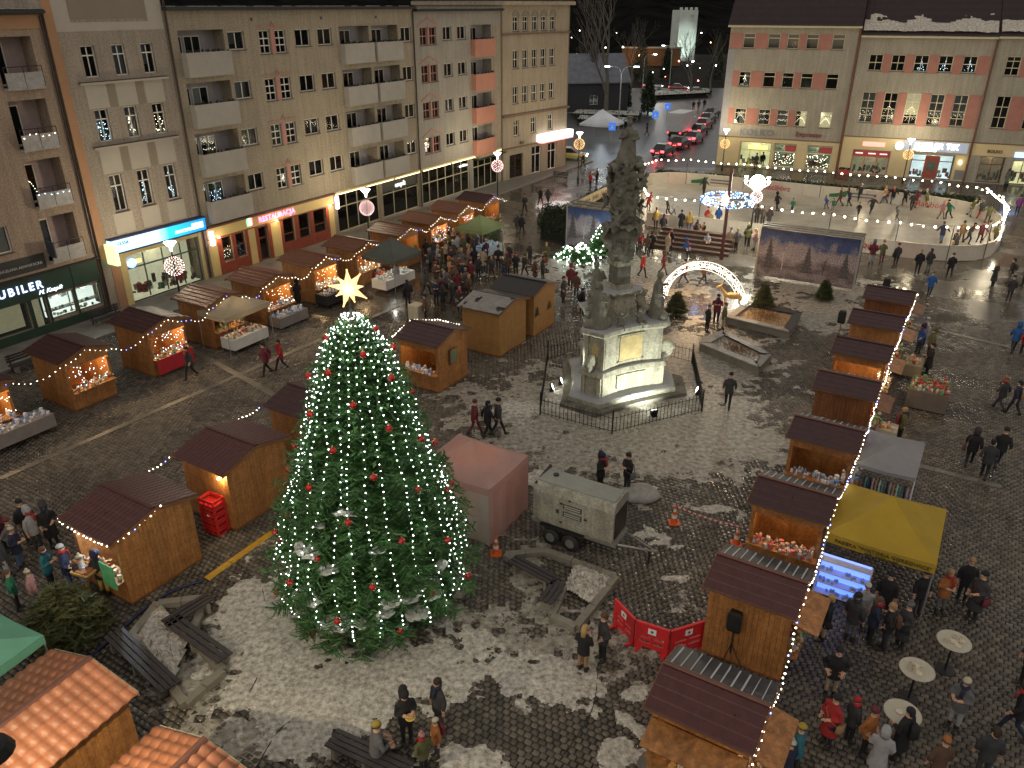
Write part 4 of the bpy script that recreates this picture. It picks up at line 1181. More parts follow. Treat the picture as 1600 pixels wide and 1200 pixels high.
def stall(label, c, L=2.5, hd=1.15, front='closed', end='closed', roof=None, group=None, lit=0, wood=None, stripes=False, tiles=False, rz=STALL_RZ, wares=None, flap=False, snow=False, zr=2.9, ze=2.5, cloth=None, n_wares=60, endpost=True, back_dark=False, col=(1, .66, .32)):
    rt = thing('market_stall', label, 'stall', (c[0], c[1], 0), rz, group)
    wood = wood or WOOD; roof = roof or T_PLUM
    wl, wd = L / 2 - .12, hd - .28                     # half length and half depth of the walls
    zt = lambda y: zr - (zr - ze) * abs(y) / hd - .03
    ZC = .95
    base = MB().box(-wl, wl, -wd, wd, .0, .08).build('floor', WOOD_D, rt)
    o = board_wall(-wl, wl, .08, zt(wd)).build('wall', wood, rt, loc=(0, wd, 0)); o.rotation_euler = (0, 0, math.pi)
    # gable ends: local x of the sheet runs along y
    gt = lambda x: zt(x)
    o = board_wall(-wd + .04, wd - .04, .08, gt).build('gable_wall', wood, rt, loc=(-wl, 0, 0)); o.rotation_euler = (0, 0, -math.pi / 2)
    if end == 'closed':
        o = board_wall(-wd + .04, wd - .04, .08, gt).build('gable_wall', wood, rt, loc=(wl, 0, 0)); o.rotation_euler = (0, 0, math.pi / 2)
    else:
        o = board_wall(-wd + .04, wd - .04, .08, ZC).build('counter_front', wood, rt, loc=(wl, 0, 0)); o.rotation_euler = (0, 0, math.pi / 2)
        MB().box(wl - .25, wl + .3, -wd, wd, ZC, ZC + .04).build('counter', wood, rt)
        for s in (-1, 1): MB().cbox((wl - .045, s * (wd - .085), 1.5), (.09, .09, 1.02)).build('post', wood, rt)
        o = board_wall(-wd + .04, wd - .04, 2.12, gt).build('gable_board', wood, rt, loc=(wl, 0, 0)); o.rotation_euler = (0, 0, math.pi / 2)
        if flap:
            o = MB().box(0, .68, -wd + .03, wd - .03, 0, .035).build('awning_flap', wood, rt, loc=(wl + .03, 0, 2.1)); o.rotation_euler = (0, R(12), 0)
    if front == 'closed':
        board_wall(-wl, wl, .08, zt(wd)).build('wall', wood, rt, loc=(0, -wd, 0))
    else:
        board_wall(-wl, wl, .08, ZC).build('counter_front', wood, rt, loc=(0, -wd, 0))
        MB().box(-wl, wl, -wd - .28, -wd + .3, ZC, ZC + .04).build('counter', wood, rt)
        for s in (-1, 1): MB().cbox((s * (wl - .07), -wd + .05, 1.53), (.13, .1, 1.08)).build('post', wood, rt)
        board_wall(-wl, wl, 2.08, zt(wd)).build('lintel', wood, rt, loc=(0, -wd, 0))
        if front == 'flap':
            o = MB().box(-wl, wl, -.75, 0, 0, .035).build('window_flap', wood, rt, loc=(0, -wd - .03, 2.04)); o.rotation_euler = (R(14), 0, 0)
    # roof
    zs = MB()
    for s in (-1, 1):
        zs.slab([(-L / 2, 0, zr - .02), (L / 2, 0, zr - .02), (L / 2, s * hd, ze - .02), (-L / 2, s * hd, ze - .02)], (0, 0, .035))
    rp = zs.build('roof', TRIM, rt)
    if tiles:
        for s in (-1, 1): tile_roof_parts(rt, L, hd, zr, ze, s, rp)
    else:
        kind = 'flat' if roof is T_BLACK else 'tile'
        me = roof_sheet(L, hd, zr, ze, kind)
        me1 = me.mesh('roof_sheet', roof); put('roof_sheet', me1, rp)
        o = put('roof_sheet', me1 if not stripes else roof_sheet(L, hd, zr, ze, 'flat').mesh('roof_sheet', T_BLACK), rp); o.rotation_euler = (0, 0, math.pi)
        if stripes:
            sl = (zr - ze) / hd
            k = int(L / .24)
            for i in range(k):
                x = -L / 2 + .12 + i * .24
                ww = random.uniform(.02, .045)
                MB().slab([(x, .1, zr - .1 * sl + .037), (x + ww, .1, zr - .1 * sl + .037), (x + ww, hd - random.uniform(.02, .2), zr - (hd - .1) * sl + .037), (x, hd - random.uniform(.02, .2), zr - (hd - .1) * sl + .037)], (0, 0, .02)).build('snow_strip', STRIPE, rp)
    MB().tube([(-L / 2 - .01, 0, zr + .05), (L / 2 + .01, 0, zr + .05)], (.07 if not tiles else .09), 6, flat=.5).build('ridge_cap', M('ridge_brown', (.12, .05, .035), .5, .2) if tiles or stripes else roof, rp)
    for sx in (-1, 1):
        for s in (-1, 1):
            x = sx * (L / 2 + .012)
            MB().slab([(x, 0, zr - .09), (x, 0, zr + .03), (x, s * hd, ze + .03), (x, s * hd, ze - .09)], (sx * .022, 0, 0)).build('bargeboard', TRIM if not tiles else M('pale_board', (.3, .27, .2), .6, .15), rp)
    if snow:
        b = MB(); vs, fs, ids = [], [], {}
        for i in range(40):
            for j in range(14):
                x, y = -L / 2 - .02 + (L + .04) * i / 39, -hd - .03 + (hd + .1) * j / 13
                h = noise.fractal(Vector((x * 1.3, y * 1.3, c[0])), .8, 2, 4)
                if h > -.62:
                    ids[i, j] = len(vs); vs.append((x, y, zr - (zr - ze) * abs(y) / hd + .075 + .02 * h))
        for (i, j) in ids:
            q = [(i, j), (i + 1, j), (i + 1, j + 1), (i, j + 1)]
            if all(t in ids for t in q): fs.append(tuple(ids[t] for t in q))
        b.add(vs, fs).build('roof_snow', M('thin_snow', (.22, .215, .2), .75, .25, 3, .5, 20), rp, smooth=True)
    mw = Matrix.Translation((c[0], c[1], 0)) @ Matrix.Rotation(rz, 4, 'Z')
    if wares:
        if front != 'closed': goods('small wares laid out on the front counter of the ' + label, wares, (-wl + .2, wl - .2, -wd - .25, -wd + .3), n_wares, mw, [ZC + .04])
        if end != 'closed': goods('small wares laid out on the end counter of the ' + label, wares, (wl - .3, wl + .28, -wd + .1, wd - .1), n_wares, mw, [ZC + .04, ZC + .04, ZC + .2])
    if cloth is not None:
        MB().box(wl + .31, wl + .33, -wd, wd, .2, ZC + .03).build('counter_cloth', cloth, rt)
    if lit:
        lx = wl * .55 if end != 'closed' else 0
        ly = -wd * .6 if front != 'closed' else 0
        b = MB(); b.tube([(lx, ly, zt(0) - .05), (lx, ly, 2.24)], .012, 4, 1); b.ico((lx, ly, 2.19), .05, 0)
        b.build('lamp', [BULB_W, METAL_D], rt)
        if end != 'closed' and lit > 25:
            b = MB()
            for k in range(46): b.ico((wl + .02 + random.uniform(-.3, .3), random.uniform(-wd + .1, wd - .1), random.choice([2.0, 1.75, 1.1, 1.3]) + random.uniform(-.1, .1)), .016)
            tag(b.build('fairy_lights', FAIRY if random.random() < .6 else FAIRY_C, rt), kind='stuff')
        point_light('stall_lamp', (lx, ly, 2.12), lit * 2.2, col, .05, rt)
    return rt
GR = 'stalls in the right row'
RR = [((4.69, 13.26), dict(front='flap', end='open', flap=True, wares='gifts', lit=10, label='nearest stall of the right row with a white counter under a raised flap')),
      ((6.94, 17.38), dict(front='closed', end='open', flap=True, wares='gifts', label='right row stall with a plain pine wall behind the red barriers')),
      ((9.27, 21.49), dict(front='open', end='closed', wares='bottles', lit=16, n_wares=130, label='right row stall with jars and bottles in its open window beside the yellow tent')),
      ((11.87, 25.75), dict(front='open', end='open', wares='glass', lit=3, label='right row stall with a dim open window beside the grey canopy')),
      ((14.25, 29.89), dict(front='closed', end='open', flap=True, wares='flowers', lit=12, wood=WOOD_D, label='right row stall with dark brown walls next to the flower table')),
      ((16.42, 33.68), dict(front='open', end='open', flap=True, wares='sweets', lit=40, n_wares=90, label='brightly lit right row stall with two lamps in its window')),
      ((18.64, 37.4), dict(front='closed', end='open', flap=True, wares='gifts', lit=14, label='right row stall with a smooth orange wall, second from the far end')),
      ((20.93, 41.19), dict(front='closed', end='open', flap=True, wares='gifts', lit=8, wood=WOOD_D, label='farthest stall of the right row, nearest the ice rink'))]
for i, (c, d) in enumerate(RR):
    d = dict(d); lab = d.pop('label')
    stall(lab, c, 2.5, 1.15, group=GR, stripes=i in (0, 1, 2, 3, 4), roof=T_PLUM if i < 2 else T_DARK, **d)
GL = 'stalls along the left row of houses'
RED_CLOTH = M('red_cloth', (.45, .02, .03), .85, .15, 3)
LRW = [((-23.3, 30.0), dict(wares='glass', lit=40, roof=T_DARK, label='stall cut off by the left edge with a table of glittering glass')),
       ((-20.8, 33.77), dict(wares='gifts', lit=45, roof=T_DARK, label='left row stall hung with stars and a red coat')),
       ((-18.6, 37.5), dict(wares='gifts', lit=60, roof=T_DARK, cloth=RED_CLOTH, label='left row stall with a red cloth over its counter')),
       ((-16.75, 41.1), dict(wares='gifts', lit=14, roof=T_BROWN, label='left row stall half hidden behind the cream canopy')),
       ((-14.9, 44.5), dict(wares='glass', lit=45, roof=T_BROWN, label='left row stall with blue glass under a garland')),
       ((-12.9, 48.3), dict(wares='white', lit=90, roof=T_BROWN, n_wares=110, label='left row stall with rows of bright white ornaments')),
       ((-10.8, 51.6), dict(wares='white', lit=45, roof=T_BROWN, label='left row stall behind the dark pointed tent')),
       ((-8.46, 55.4), dict(wares='gifts', lit=16, roof=T_BROWN, label='left row stall right of the dark pointed tent')),
       ((-6.6, 58.6), dict(wares='sweets', lit=60, roof=T_BROWN, label='left row stall glowing orange behind the crowd')),
       ((-4.7, 62.1), dict(wares='sweets', lit=30, roof=T_BROWN, label='left row stall beside the green tent')),
       ((-2.75, 65.5), dict(wares='gifts', lit=20, roof=T_DARK, label='farthest stall of the left row'))]
for c, d in LRW:
    d = dict(d); lab = d.pop('label')
    stall(lab, c, 2.9, 1.35, end='open', group=GL, **d)
GM = 'stalls in the middle of the square'
stall('middle stall with garland edged plum roof and a green board by its window', (-12.25, 20.92), 2.62, 1.62, front='open', wares='sweets', lit=40, group=GM, col=(.8, .9, 1))
stall('middle stall with a lamp under its eave beside the red crates', (-10.2, 24.78), 2.62, 1.62, group=GM)
stall('middle stall half hidden behind the Christmas tree', (-8.15, 28.5), 2.62, 1.5, group=GM, roof=T_DARK)
stall('middle stall with a dark roof and a small green window behind the tree top', (-3.9, 35.75), 2.6, 1.5, group=GM, roof=T_DARK, front='open', wares='glass', lit=12)
stall('middle stall with thin grey snow on its roof', (-.95, 40.2), 2.6, 1.65, group=GM, roof=T_BLACK, snow=True, wood=M('ochre_pine', (.3, .16, .05), .6, .2, 2.5, .25, 25))
stall('middle stall with a black roof and small fir shapes on its end wall', (.72, 43.0), 2.9, 1.5, group=GM, roof=T_BLACK, wood=M('ochre_pine', 0))
GT = 'stalls with terracotta tiles'
stall('nearest stall with a terracotta tiled roof in the bottom left corner', (-10.75, 12.75), 2.9, 1.5, group=GT, tiles=True, rz=R(90 - 27))
stall('terracotta tiled stall cut off by the bottom edge', (-7.2, 10.45), 2.9, 1.5, group=GT, tiles=True, rz=R(90 - 27))
# shape details on the middle stalls
def local(c, x, y, rz=STALL_RZ):
    return (c[0] + x * math.cos(rz) - y * math.sin(rz), c[1] + x * math.sin(rz) + y * math.cos(rz))
q = local((-12.25, 20.92), 1.0, -1.72)
o = MB().box(-.32, .32, -.02, .02, 0, .85).build('green_board', M('green_board', (.1, .38, .16), .6, .3, 4), loc=(q[0], q[1], .95), rz=STALL_RZ)
tag(o, 'green painted board leaning in the window of the garlanded stall', 'board')
q = local((-12.25, 20.92), -.2, -1.75)
rt = thing('serving_hatch', 'small yellow framed food warmer on the garlanded stall counter', 'warmer', (q[0], q[1], .99), STALL_RZ + .2)
MB().box(-.3, .3, -.25, .25, 0, .12).build('tray', M('steel', (.4, .4, .4), .3, .1, metal=.8), rt)
b = MB()
for s in (-1, 1): b.box(-.32, .32, s * .27 - .02, s * .27 + .02, .1, .16); b.box(s * .32 - .02, s * .32 + .02, -.25, .25, .1, .16)
b.build('rim', M('yellow_pine', (.55, .33, .08), .5, .1), rt)
MB().box(-.24, .24, -.2, .2, .121, .15).build('food', M('sauerkraut', (.3, .12, .05), .7, .5, 12), rt)
q = local((-10.2, 24.78), .9, -1.45)
rt = thing('eave_lamp', 'lit lamp under the eave above the red crates', 'lamp', (q[0], q[1], 2.2), STALL_RZ)
MB().ico((0, 0, 0), .06).build('bulb', BULB_W, rt); MB().tube([(0, 0, .05), (0, .1, .22)], .015, 5).build('bracket', METAL_D, rt)
point_light('eave_light', (0, -.05, -.08), 22, (1, .72, .35), .05, rt)
# crates stacked against that stall
CR = M('red_plastic', (.6, .03, .03), .4, .1, 3)
q = local((-10.2, 24.78), .55, -1.66)
for k in range(5):
    rt = thing('crate', 'red plastic crate, %s of the stack by the stall' % ['bottom', 'second from the bottom', 'third', 'second from the top', 'topmost'][k], 'crate', (q[0], q[1], .01 + k * .29), STALL_RZ + .05, 'stacked red crates'); rt.scale = (1.65, 1.6, 1)
    b = MB(); b.box(-.2, .2, -.15, .15, 0, .02); b.box(-.2, .2, -.16, -.14, .02, .06); b.box(-.2, .2, .14, .16, .02, .06); b.box(-.22, -.2, -.16, .16, .0, .06); b.box(.2, .22, -.16, .16, 0, .06)
    b.box(-.2, .2, -.16, -.14, .16, .27); b.box(-.2, .2, .14, .16, .16, .27); b.box(-.22, -.2, -.16, .16, .16, .27); b.box(.2, .22, -.16, .16, .16, .27)
    for sx in (-1, 1):
        for sy in (-1, 1): b.box(sx * .21 - .02, sx * .21 + .02, sy * .15 - .02, sy * .15 + .02, .055, .165)
        b.box(sx * .06 - .015, sx * .06 + .015, -.158, -.142, .055, .165); b.box(sx * .06 - .015, sx * .06 + .015, .142, .158, .055, .165)
    b.build('crate_body', CR, rt)
    if k == 2: MB().box(-.03, .05, -.166, -.161, .18, .25).build('crate_label', M('white_label', (.8, .8, .8), .5, 0), rt)
# display tables in front of the left row
def table(label, c, w_, d_, h, rz, clothm, wares=None, n=80, group=None, skirt=.6):
    rt = thing('display_table', label, 'table', (c[0], c[1], 0), rz, group)
    MB().box(-w_ / 2, w_ / 2, -d_ / 2, d_ / 2, h - .04, h).build('table_top', clothm, rt)
    b = MB()
    b.box(-w_ / 2 - .012, w_ / 2 + .012, -d_ / 2 - .012, -d_ / 2, h - skirt, h - .005); b.box(-w_ / 2 - .012, w_ / 2 + .012, d_ / 2, d_ / 2 + .012, h - skirt, h - .005)
    b.box(-w_ / 2 - .012, -w_ / 2, -d_ / 2, d_ / 2, h - skirt, h - .005); b.box(w_ / 2, w_ / 2 + .012, -d_ / 2, d_ / 2, h - skirt, h - .005)
    b.build('cloth', clothm, rt)
    for sx in (-1, 1):
        for sy in (-1, 1): MB().tube([(sx * (w_ / 2 - .06), sy * (d_ / 2 - .06), 0), (sx * (w_ / 2 - .06), sy * (d_ / 2 - .06), h - .04)], .02, 5).build('leg', METAL_D, rt)
    if wares:
        goods('small wares on the ' + label, wares, (-w_ / 2 + .08, w_ / 2 - .08, -d_ / 2 + .08, d_ / 2 - .08), n, Matrix.Translation((c[0], c[1], 0)) @ Matrix.Rotation(rz, 4, 'Z'), [h])
    return rt
GREYC = M('grey_cloth', (.22, .19, .18), .85, .15, 2); WHITEC = M('white_cloth', (.6, .58, .54), .85, .1, 2); BLACKC = M('black_cloth', (.02, .018, .02), .85, .2, 2)
x, y = G(20, 665, .8); table('long grey covered table of glass at the left edge', (x, y), 1.0, 3.0, .85, STALL_RZ, GREYC, 'glass', 90)
q = local((-12.9, 48.3), 2.15, -.1); table('black skirted table of ornaments before the bright stall', q, 1.0, 2.6, .85, STALL_RZ, BLACKC, 'white', 120)
q = local((-14.9, 44.5), 2.0, 0); table('low table of blue glass in front of the garlanded left stall', q, .9, 2.2, .7, STALL_RZ, GREYC, 'glass', 90)
table('white covered table of crafts under the dark pointed tent', (-7.9, 50.2), 1.2, 3.0, .85, STALL_RZ, WHITEC, 'white', 130)
table('small red covered table beside the dark pointed tent', G(597, 440), .9, .7, .7, STALL_RZ, M('rust_cloth', (.35, .08, .06), .85, .15), 'gifts', 20)
table('table of blue-lit wares under the green tent', (-1.9, 57.2), 1.1, 2.4, .85, STALL_RZ, M('pale_blue_cloth', (.35, .42, .5), .8, .1), 'glass', 70)
table('table of gifts under the cream canopy', (-14.7, 40.0), 1.0, 2.4, .85, STALL_RZ, WHITEC, 'gifts', 90)
table('flower table heaped with red and green posies at the right', (19.6, 33.0), 1.7, 1.7, .95, STALL_RZ, M('brown_grey_cloth', (.13, .11, .09), .85, .15), 'flowers', 330, skirt=.9)
table('small pale table beside the grey canopy', G(1386, 668, .8), .8, .8, .85, STALL_RZ, M('cream_cloth', (.5, .45, .33), .8, .1), 'gifts', 22)
table('ware table behind the flower table', G(1425, 565, .8), 1.0, 1.3, .85, STALL_RZ, M('khaki_cloth', (.25, .2, .12), .85, .1), 'gifts', 20)
b = MB()
for k in range(40):
    b.tube([(random.uniform(-.4, .4), random.uniform(-1.2, 1.2), 0), (random.uniform(-.4, .4), random.uniform(-1.2, 1.2), random.uniform(.4, .9))], .05, 4)
b = MB()
for k in range(900):
    p = Vector((random.gauss(0, .35), random.uniform(-1.3, 1.3), abs(random.gauss(.35, .25))))
    d = Vector((random.uniform(-1, 1), random.uniform(-1, 1), random.uniform(-.2, 1))).normalized() * .16
    s = d.cross(Vector((0, 0, 1))) * .25
    b.add([p - s, p + s, p + d], [(0, 1, 2)])
x, y = G(770, 372); rt = thing('fir_branches', 'heap of cut green fir branches beside the green tent', 'branches', (x, y, 0), STALL_RZ)
tag(b.build('sprays', M('fir_green', (.03, .1, .035), .7, .4, 6), rt), kind='stuff')
# ------------------------------------------------------------------ tents
def tent(label, c, sx, sy, ze, za, col, rz=STALL_RZ, walls=None, val=.25, apex=(0, 0), leg=None, glow_w=0, gcol=(1, .5, .2), sagf=.08, name='pop_up_tent'):
    rt = thing(name, label, 'tent', (c[0], c[1], 0), rz)
    hx, hy = sx / 2, sy / 2
    cs = [(-hx, -hy), (hx, -hy), (hx, hy), (-hx, hy)]
    for i in range(4):
        a, b_ = Vector((*cs[i], ze)), Vector((*cs[(i + 1) % 4], ze))
        ap = Vector((apex[0], apex[1], za))
        n = 8; vs, fs = [], []
        for r in range(n + 1):
            t = r / n
            for k in range(n + 1):
                s = k / n
                p = a.lerp(b_, s).lerp(ap, t)
                p.z -= sagf * math.sin(math.pi * t) + .05 * math.sin(math.pi * s) * (1 - t)
                vs.append(p)
        for r in range(n):
            for k in range(n): fs.append((r * (n + 1) + k, r * (n + 1) + k + 1, (r + 1) * (n + 1) + k + 1, (r + 1) * (n + 1) + k))
        m = MB().add(vs, fs); m.build('canopy_panel', col, rt, smooth=True)
        e = (b_ - a).normalized(); nn = Vector((e.y, -e.x, 0)) * .012
        if val:
            vv, ff = [], []
            for k in range(n + 1):
                p = a.lerp(b_, k / n); p.z -= .05 * math.sin(math.pi * k / n)
                vv += [p + nn, p + nn - Vector((0, 0, val))]
            for k in range(n): ff.append((2 * k, 2 * k + 1, 2 * k + 3, 2 * k + 2))
            MB().add(vv, ff).build('valance', col, rt)
        if walls and i in walls:
            vv, ff = [], []
            for k in range(13):
                p = a.lerp(b_, k / 12)
                off = nn * (-2 + 2.5 * math.sin(k * 1.7))
                vv += [p + off - Vector((0, 0, val)), Vector((p.x, p.y, .04)) + off]
            for k in range(12): ff.append((2 * k, 2 * k + 1, 2 * k + 3, 2 * k + 2))
            MB().add(vv, ff).build('side_wall', walls[i], rt)
    for (x, y) in cs:
        MB().tube([(x * .985, y * .985, 0), (x * .985, y * .985, ze - .02)], .025, 4).build('pole', leg or M('grey_pole', (.35, .35, .35), .4, .1, metal=.5), rt)
    if glow_w:
        MB().ico((0, 0, ze - .1), .06).build('lamp', glow('tent_bulb', gcol, 20), rt)
        point_light('tent_lamp', (0, 0, ze - .25), glow_w, gcol, .1, rt)
    return rt
def fabric(name, col, tr=.35):
    m = M(name, col, .8, .12, 1.2, .15, 12)
    p = m.node_tree.nodes['Principled BSDF']
    t = m.node_tree; tl = t.nodes.new('ShaderNodeBsdfTranslucent'); tl.inputs[0].default_value = (*col, 1)
    mx = t.nodes.new('ShaderNodeMixShader'); mx.inputs[0].default_value = tr
    t.links.new(p.outputs[0], mx.inputs[1]); t.links.new(tl.outputs[0], mx.inputs[2]); t.links.new(mx.outputs[0], t.nodes['Material Output'].inputs[0])
    return m
yt = tent('yellow pop-up tent beside the right row with lettering on its edge', (11.95, 20.55), 3.1, 3.3, 2.25, 3.15, fabric('yellow_fabric', (.46, .31, .03), .25), val=.32)
lettering('PASIEKA "WIKTORIA GORZOWICE"', .17, M('olive_letter', (.1, .08, .02), .7, 0), yt, (.1, -1.68, 2.0), name='tent_lettering')
lettering('miody i produkty pszczele', .09, M('olive_letter', 0), yt, (.1, -1.68, 1.9), name='tent_lettering')
tent('small grey canopy on white legs beside the right row', (13.9, 24.75), 1.95, 2.9, 2.25, 2.6, fabric('grey_fabric', (.3, .3, .31), .25), val=.12, apex=(0, 0), leg=M('white_pole', (.6, .6, .6), .5, .05), sagf=.02)
PK = fabric('pink_fabric', (.46, .31, .28), .3); PW = fabric('pale_fabric', (.46, .43, .38), .3)
tent('pink and white closed tent behind the Christmas tree', (-1.4, 24.05), 3.05, 2.65, 2.35, 3.2, PK, walls={0: PW, 1: PK, 2: PK, 3: PK}, glow_w=13, gcol=(1, .3, .06))
tent('dark grey pointed tent among the left stalls', (-8.0, 50.6), 2.7, 2.9, 2.2, 3.3, fabric('charcoal_fabric', (.06, .07, .06), .1), glow_w=45, gcol=(.95, 1, .9))
tent('cream canopy in front of the left stalls', (-15.2, 40.4), 2.2, 3.1, 2.2, 2.8, fabric('cream_fabric', (.4, .35, .25), .3), glow_w=18, gcol=(1, .75, .45))
tent('olive green tent near the far end of the left stalls', (-2.4, 57.9), 2.4, 3.0, 2.2, 3.0, fabric('olive_fabric', (.2, .24, .1), .3), glow_w=16, gcol=(.7, .9, 1))
tent('mint green canopy in the bottom left corner', (-13.9, 14.6), 3.0, 2.6, 2.4, 3.0, fabric('mint_fabric', (.16, .42, .3), .3), rz=R(90 - 27))
tent('white tent standing far behind by the street', (12.4, 113), 4.6, 4.6, 2.4, 4.2, fabric('white_fabric', (.6, .62, .65), .3), glow_w=60, gcol=(.8, .9, 1))
# clothes hung under the grey canopy, blue-lit rack below the yellow tent
rt = thing('clothes_rail', 'rail of dark and teal clothes under the grey canopy', 'clothes', (13.5, 23.75, 0), STALL_RZ)
MB().tube([(-.8, 0, 0), (-.8, 0, 1.6), (.8, 0, 1.6), (.8, 0, 0)], .02, 5).build('rail', METAL_D, rt)
cl = [M('cloth_teal', (.05, .2, .2), .9, .2), M('cloth_black', (.02, .02, .025), .9, .2), M('cloth_lilac', (.35, .28, .35), .9, .2), M('cloth_tan', (.35, .2, .1), .9, .2), M('cloth_mint', (.3, .45, .4), .9, .2)]
for k in range(14):
    x = -.75 + k * .115
    b = MB(); b.slab([(x, -.22, 1.5), (x + .04, -.28, .75 + .2 * random.random()), (x + .04, .28, .8), (x, .22, 1.5), (x, 0, 1.62)], (.05, 0, 0))
    b.build('garment', cl[k % 5], rt)
x, y = G(1318, 858, .9)
rt = thing('light_rack', 'blue glowing honey shelf under the yellow tent', 'shelf', (10.35, 19.45, 0), STALL_RZ)
b = MB()
for k in range(4): b.box(-.75, .75, -.14, .14, .1 + k * .42, .13 + k * .42)
for s in (-1, 1): b.box(s * .76 - .02, s * .76 + .02, -.15, .15, 0, 1.45)
b.build('shelf_frame', M('white_shelf', (.6, .6, .65), .5, .05), rt)
MB().box(-.74, .74, .15, .17, .05, 1.45).build('lit_back', glow('blue_panel', (.08, .2, 1), 1.3), rt)
b = MB()
for k in range(44): b.lathe([(.04, 0), (.045, .09), (.03, .11)], 6, 0, (random.uniform(-.7, .7), random.uniform(-.1, .1), .13 + .42 * random.randrange(3)))
b.build('jars', M('pale_jar', (.4, .45, .6), .3, .3), rt)
# ------------------------------------------------------------------ garlands on the stalls
SB = [BULB_C, BULB_C, BULB_C, BULB_C, BULB_C, BULB_C, BULB_C, BULB_B]
pts = []
for (c, d) in RR:
    for (x, y, z) in ((1.28, -1.1, 2.5), (1.28, 0, 2.9), (1.28, 1.1, 2.5)):
        q = local(c, x, y); pts.append((q[0], q[1], z))
q = local(RR[0][0], 1.28, -3.4); pts = [(q[0], q[1], 2.35)] + pts
light_string('long garland of warm bulbs along the whole right row of stalls', pts, .21, .028, SB, .06, seg=4)
pts = []
for (c, d) in LRW:
    for (x, y, z) in ((1.5, -1.33, 2.42), (1.5, 0, 2.84), (1.5, 1.33, 2.4), (1.45, 2.1, 2.1)):
        q = local(c, x, y); pts.append((q[0], q[1], z))
light_string('long garland of white bulbs along the gables of the left row', pts, .27, .021, SB, .1, seg=4)
A0 = (-12.25, 20.92); B0 = (-10.2, 24.78); C0 = (-8.15, 28.5); D0 = (-3.9, 35.75)
pts = [(*local(A0, 1.33, .2), 2.92), (*local(A0, 1.33, -1.64), 2.54), (*local(A0, -1.33, -1.64), 2.54), (*local(A0, -1.33, 0), 2.95), (*local(A0, -1.33, 1.6), 2.55), (*local(B0, -1.33, -1.6), 2.55), (*local(B0, -1.33, 1.6), 2.6), (*local(C0, -1.33, -1.5), 2.55), (*local(C0, -1.33, 1.5), 2.6)]
light_string('garland of small warm bulbs round the roof of the middle stalls', pts, .2, .026, SB, .08, seg=4)
pts = [(*local(D0, -1.3, -1.5), 2.6), (*local(D0, -1.3, 0), 2.98), (*local(D0, -.6, 1.4), 2.65), (*local(D0, .6, 1.5), 2.6)]
light_string('short garland over the dark roof behind the tree top', pts, .16, .03, BULB_C, .03)
x0, y0 = G(700, 500)
# ------------------------------------------------------------------ sculpted figures: lofts fused into one skin
def fuse(src, voxel, name, mats, smooth_it=2, extra=None):
    """src: MB whose material indices mark regions; returns one continuous mesh"""
    me0 = src.mesh('tmp_fuse', mats)
    o = bpy.data.objects.new('tmp_fuse', me0); COL.objects.link(o)
    md = o.modifiers.new('r', 'REMESH'); md.mode = 'VOXEL'; md.voxel_size = voxel; md.use_smooth_shade = True
    if smooth_it:
        sm = o.modifiers.new('s', 'SMOOTH'); sm.factor = .5; sm.iterations = smooth_it
    dg = bpy.context.evaluated_depsgraph_get(); dg.update()
    me = bpy.data.meshes.new_from_object(o.evaluated_get(dg)); me.name = name
    bpy.data.objects.remove(o)
    kd = KDTree(len(src.f))
    for i, f in enumerate(src.f):
        c = Vector((0, 0, 0))
        for k in f: c += Vector(src.v[k])
        kd.insert(c / len(f), i)
    kd.balance()
    me.materials.clear()
    for m in mats: me.materials.append(m)
    me.polygons.foreach_set('material_index', [src.m[kd.find(p.center)[1]] for p in me.polygons])
    me.polygons.foreach_set('use_smooth', [True] * len(me.polygons))
    me.update()
    return me
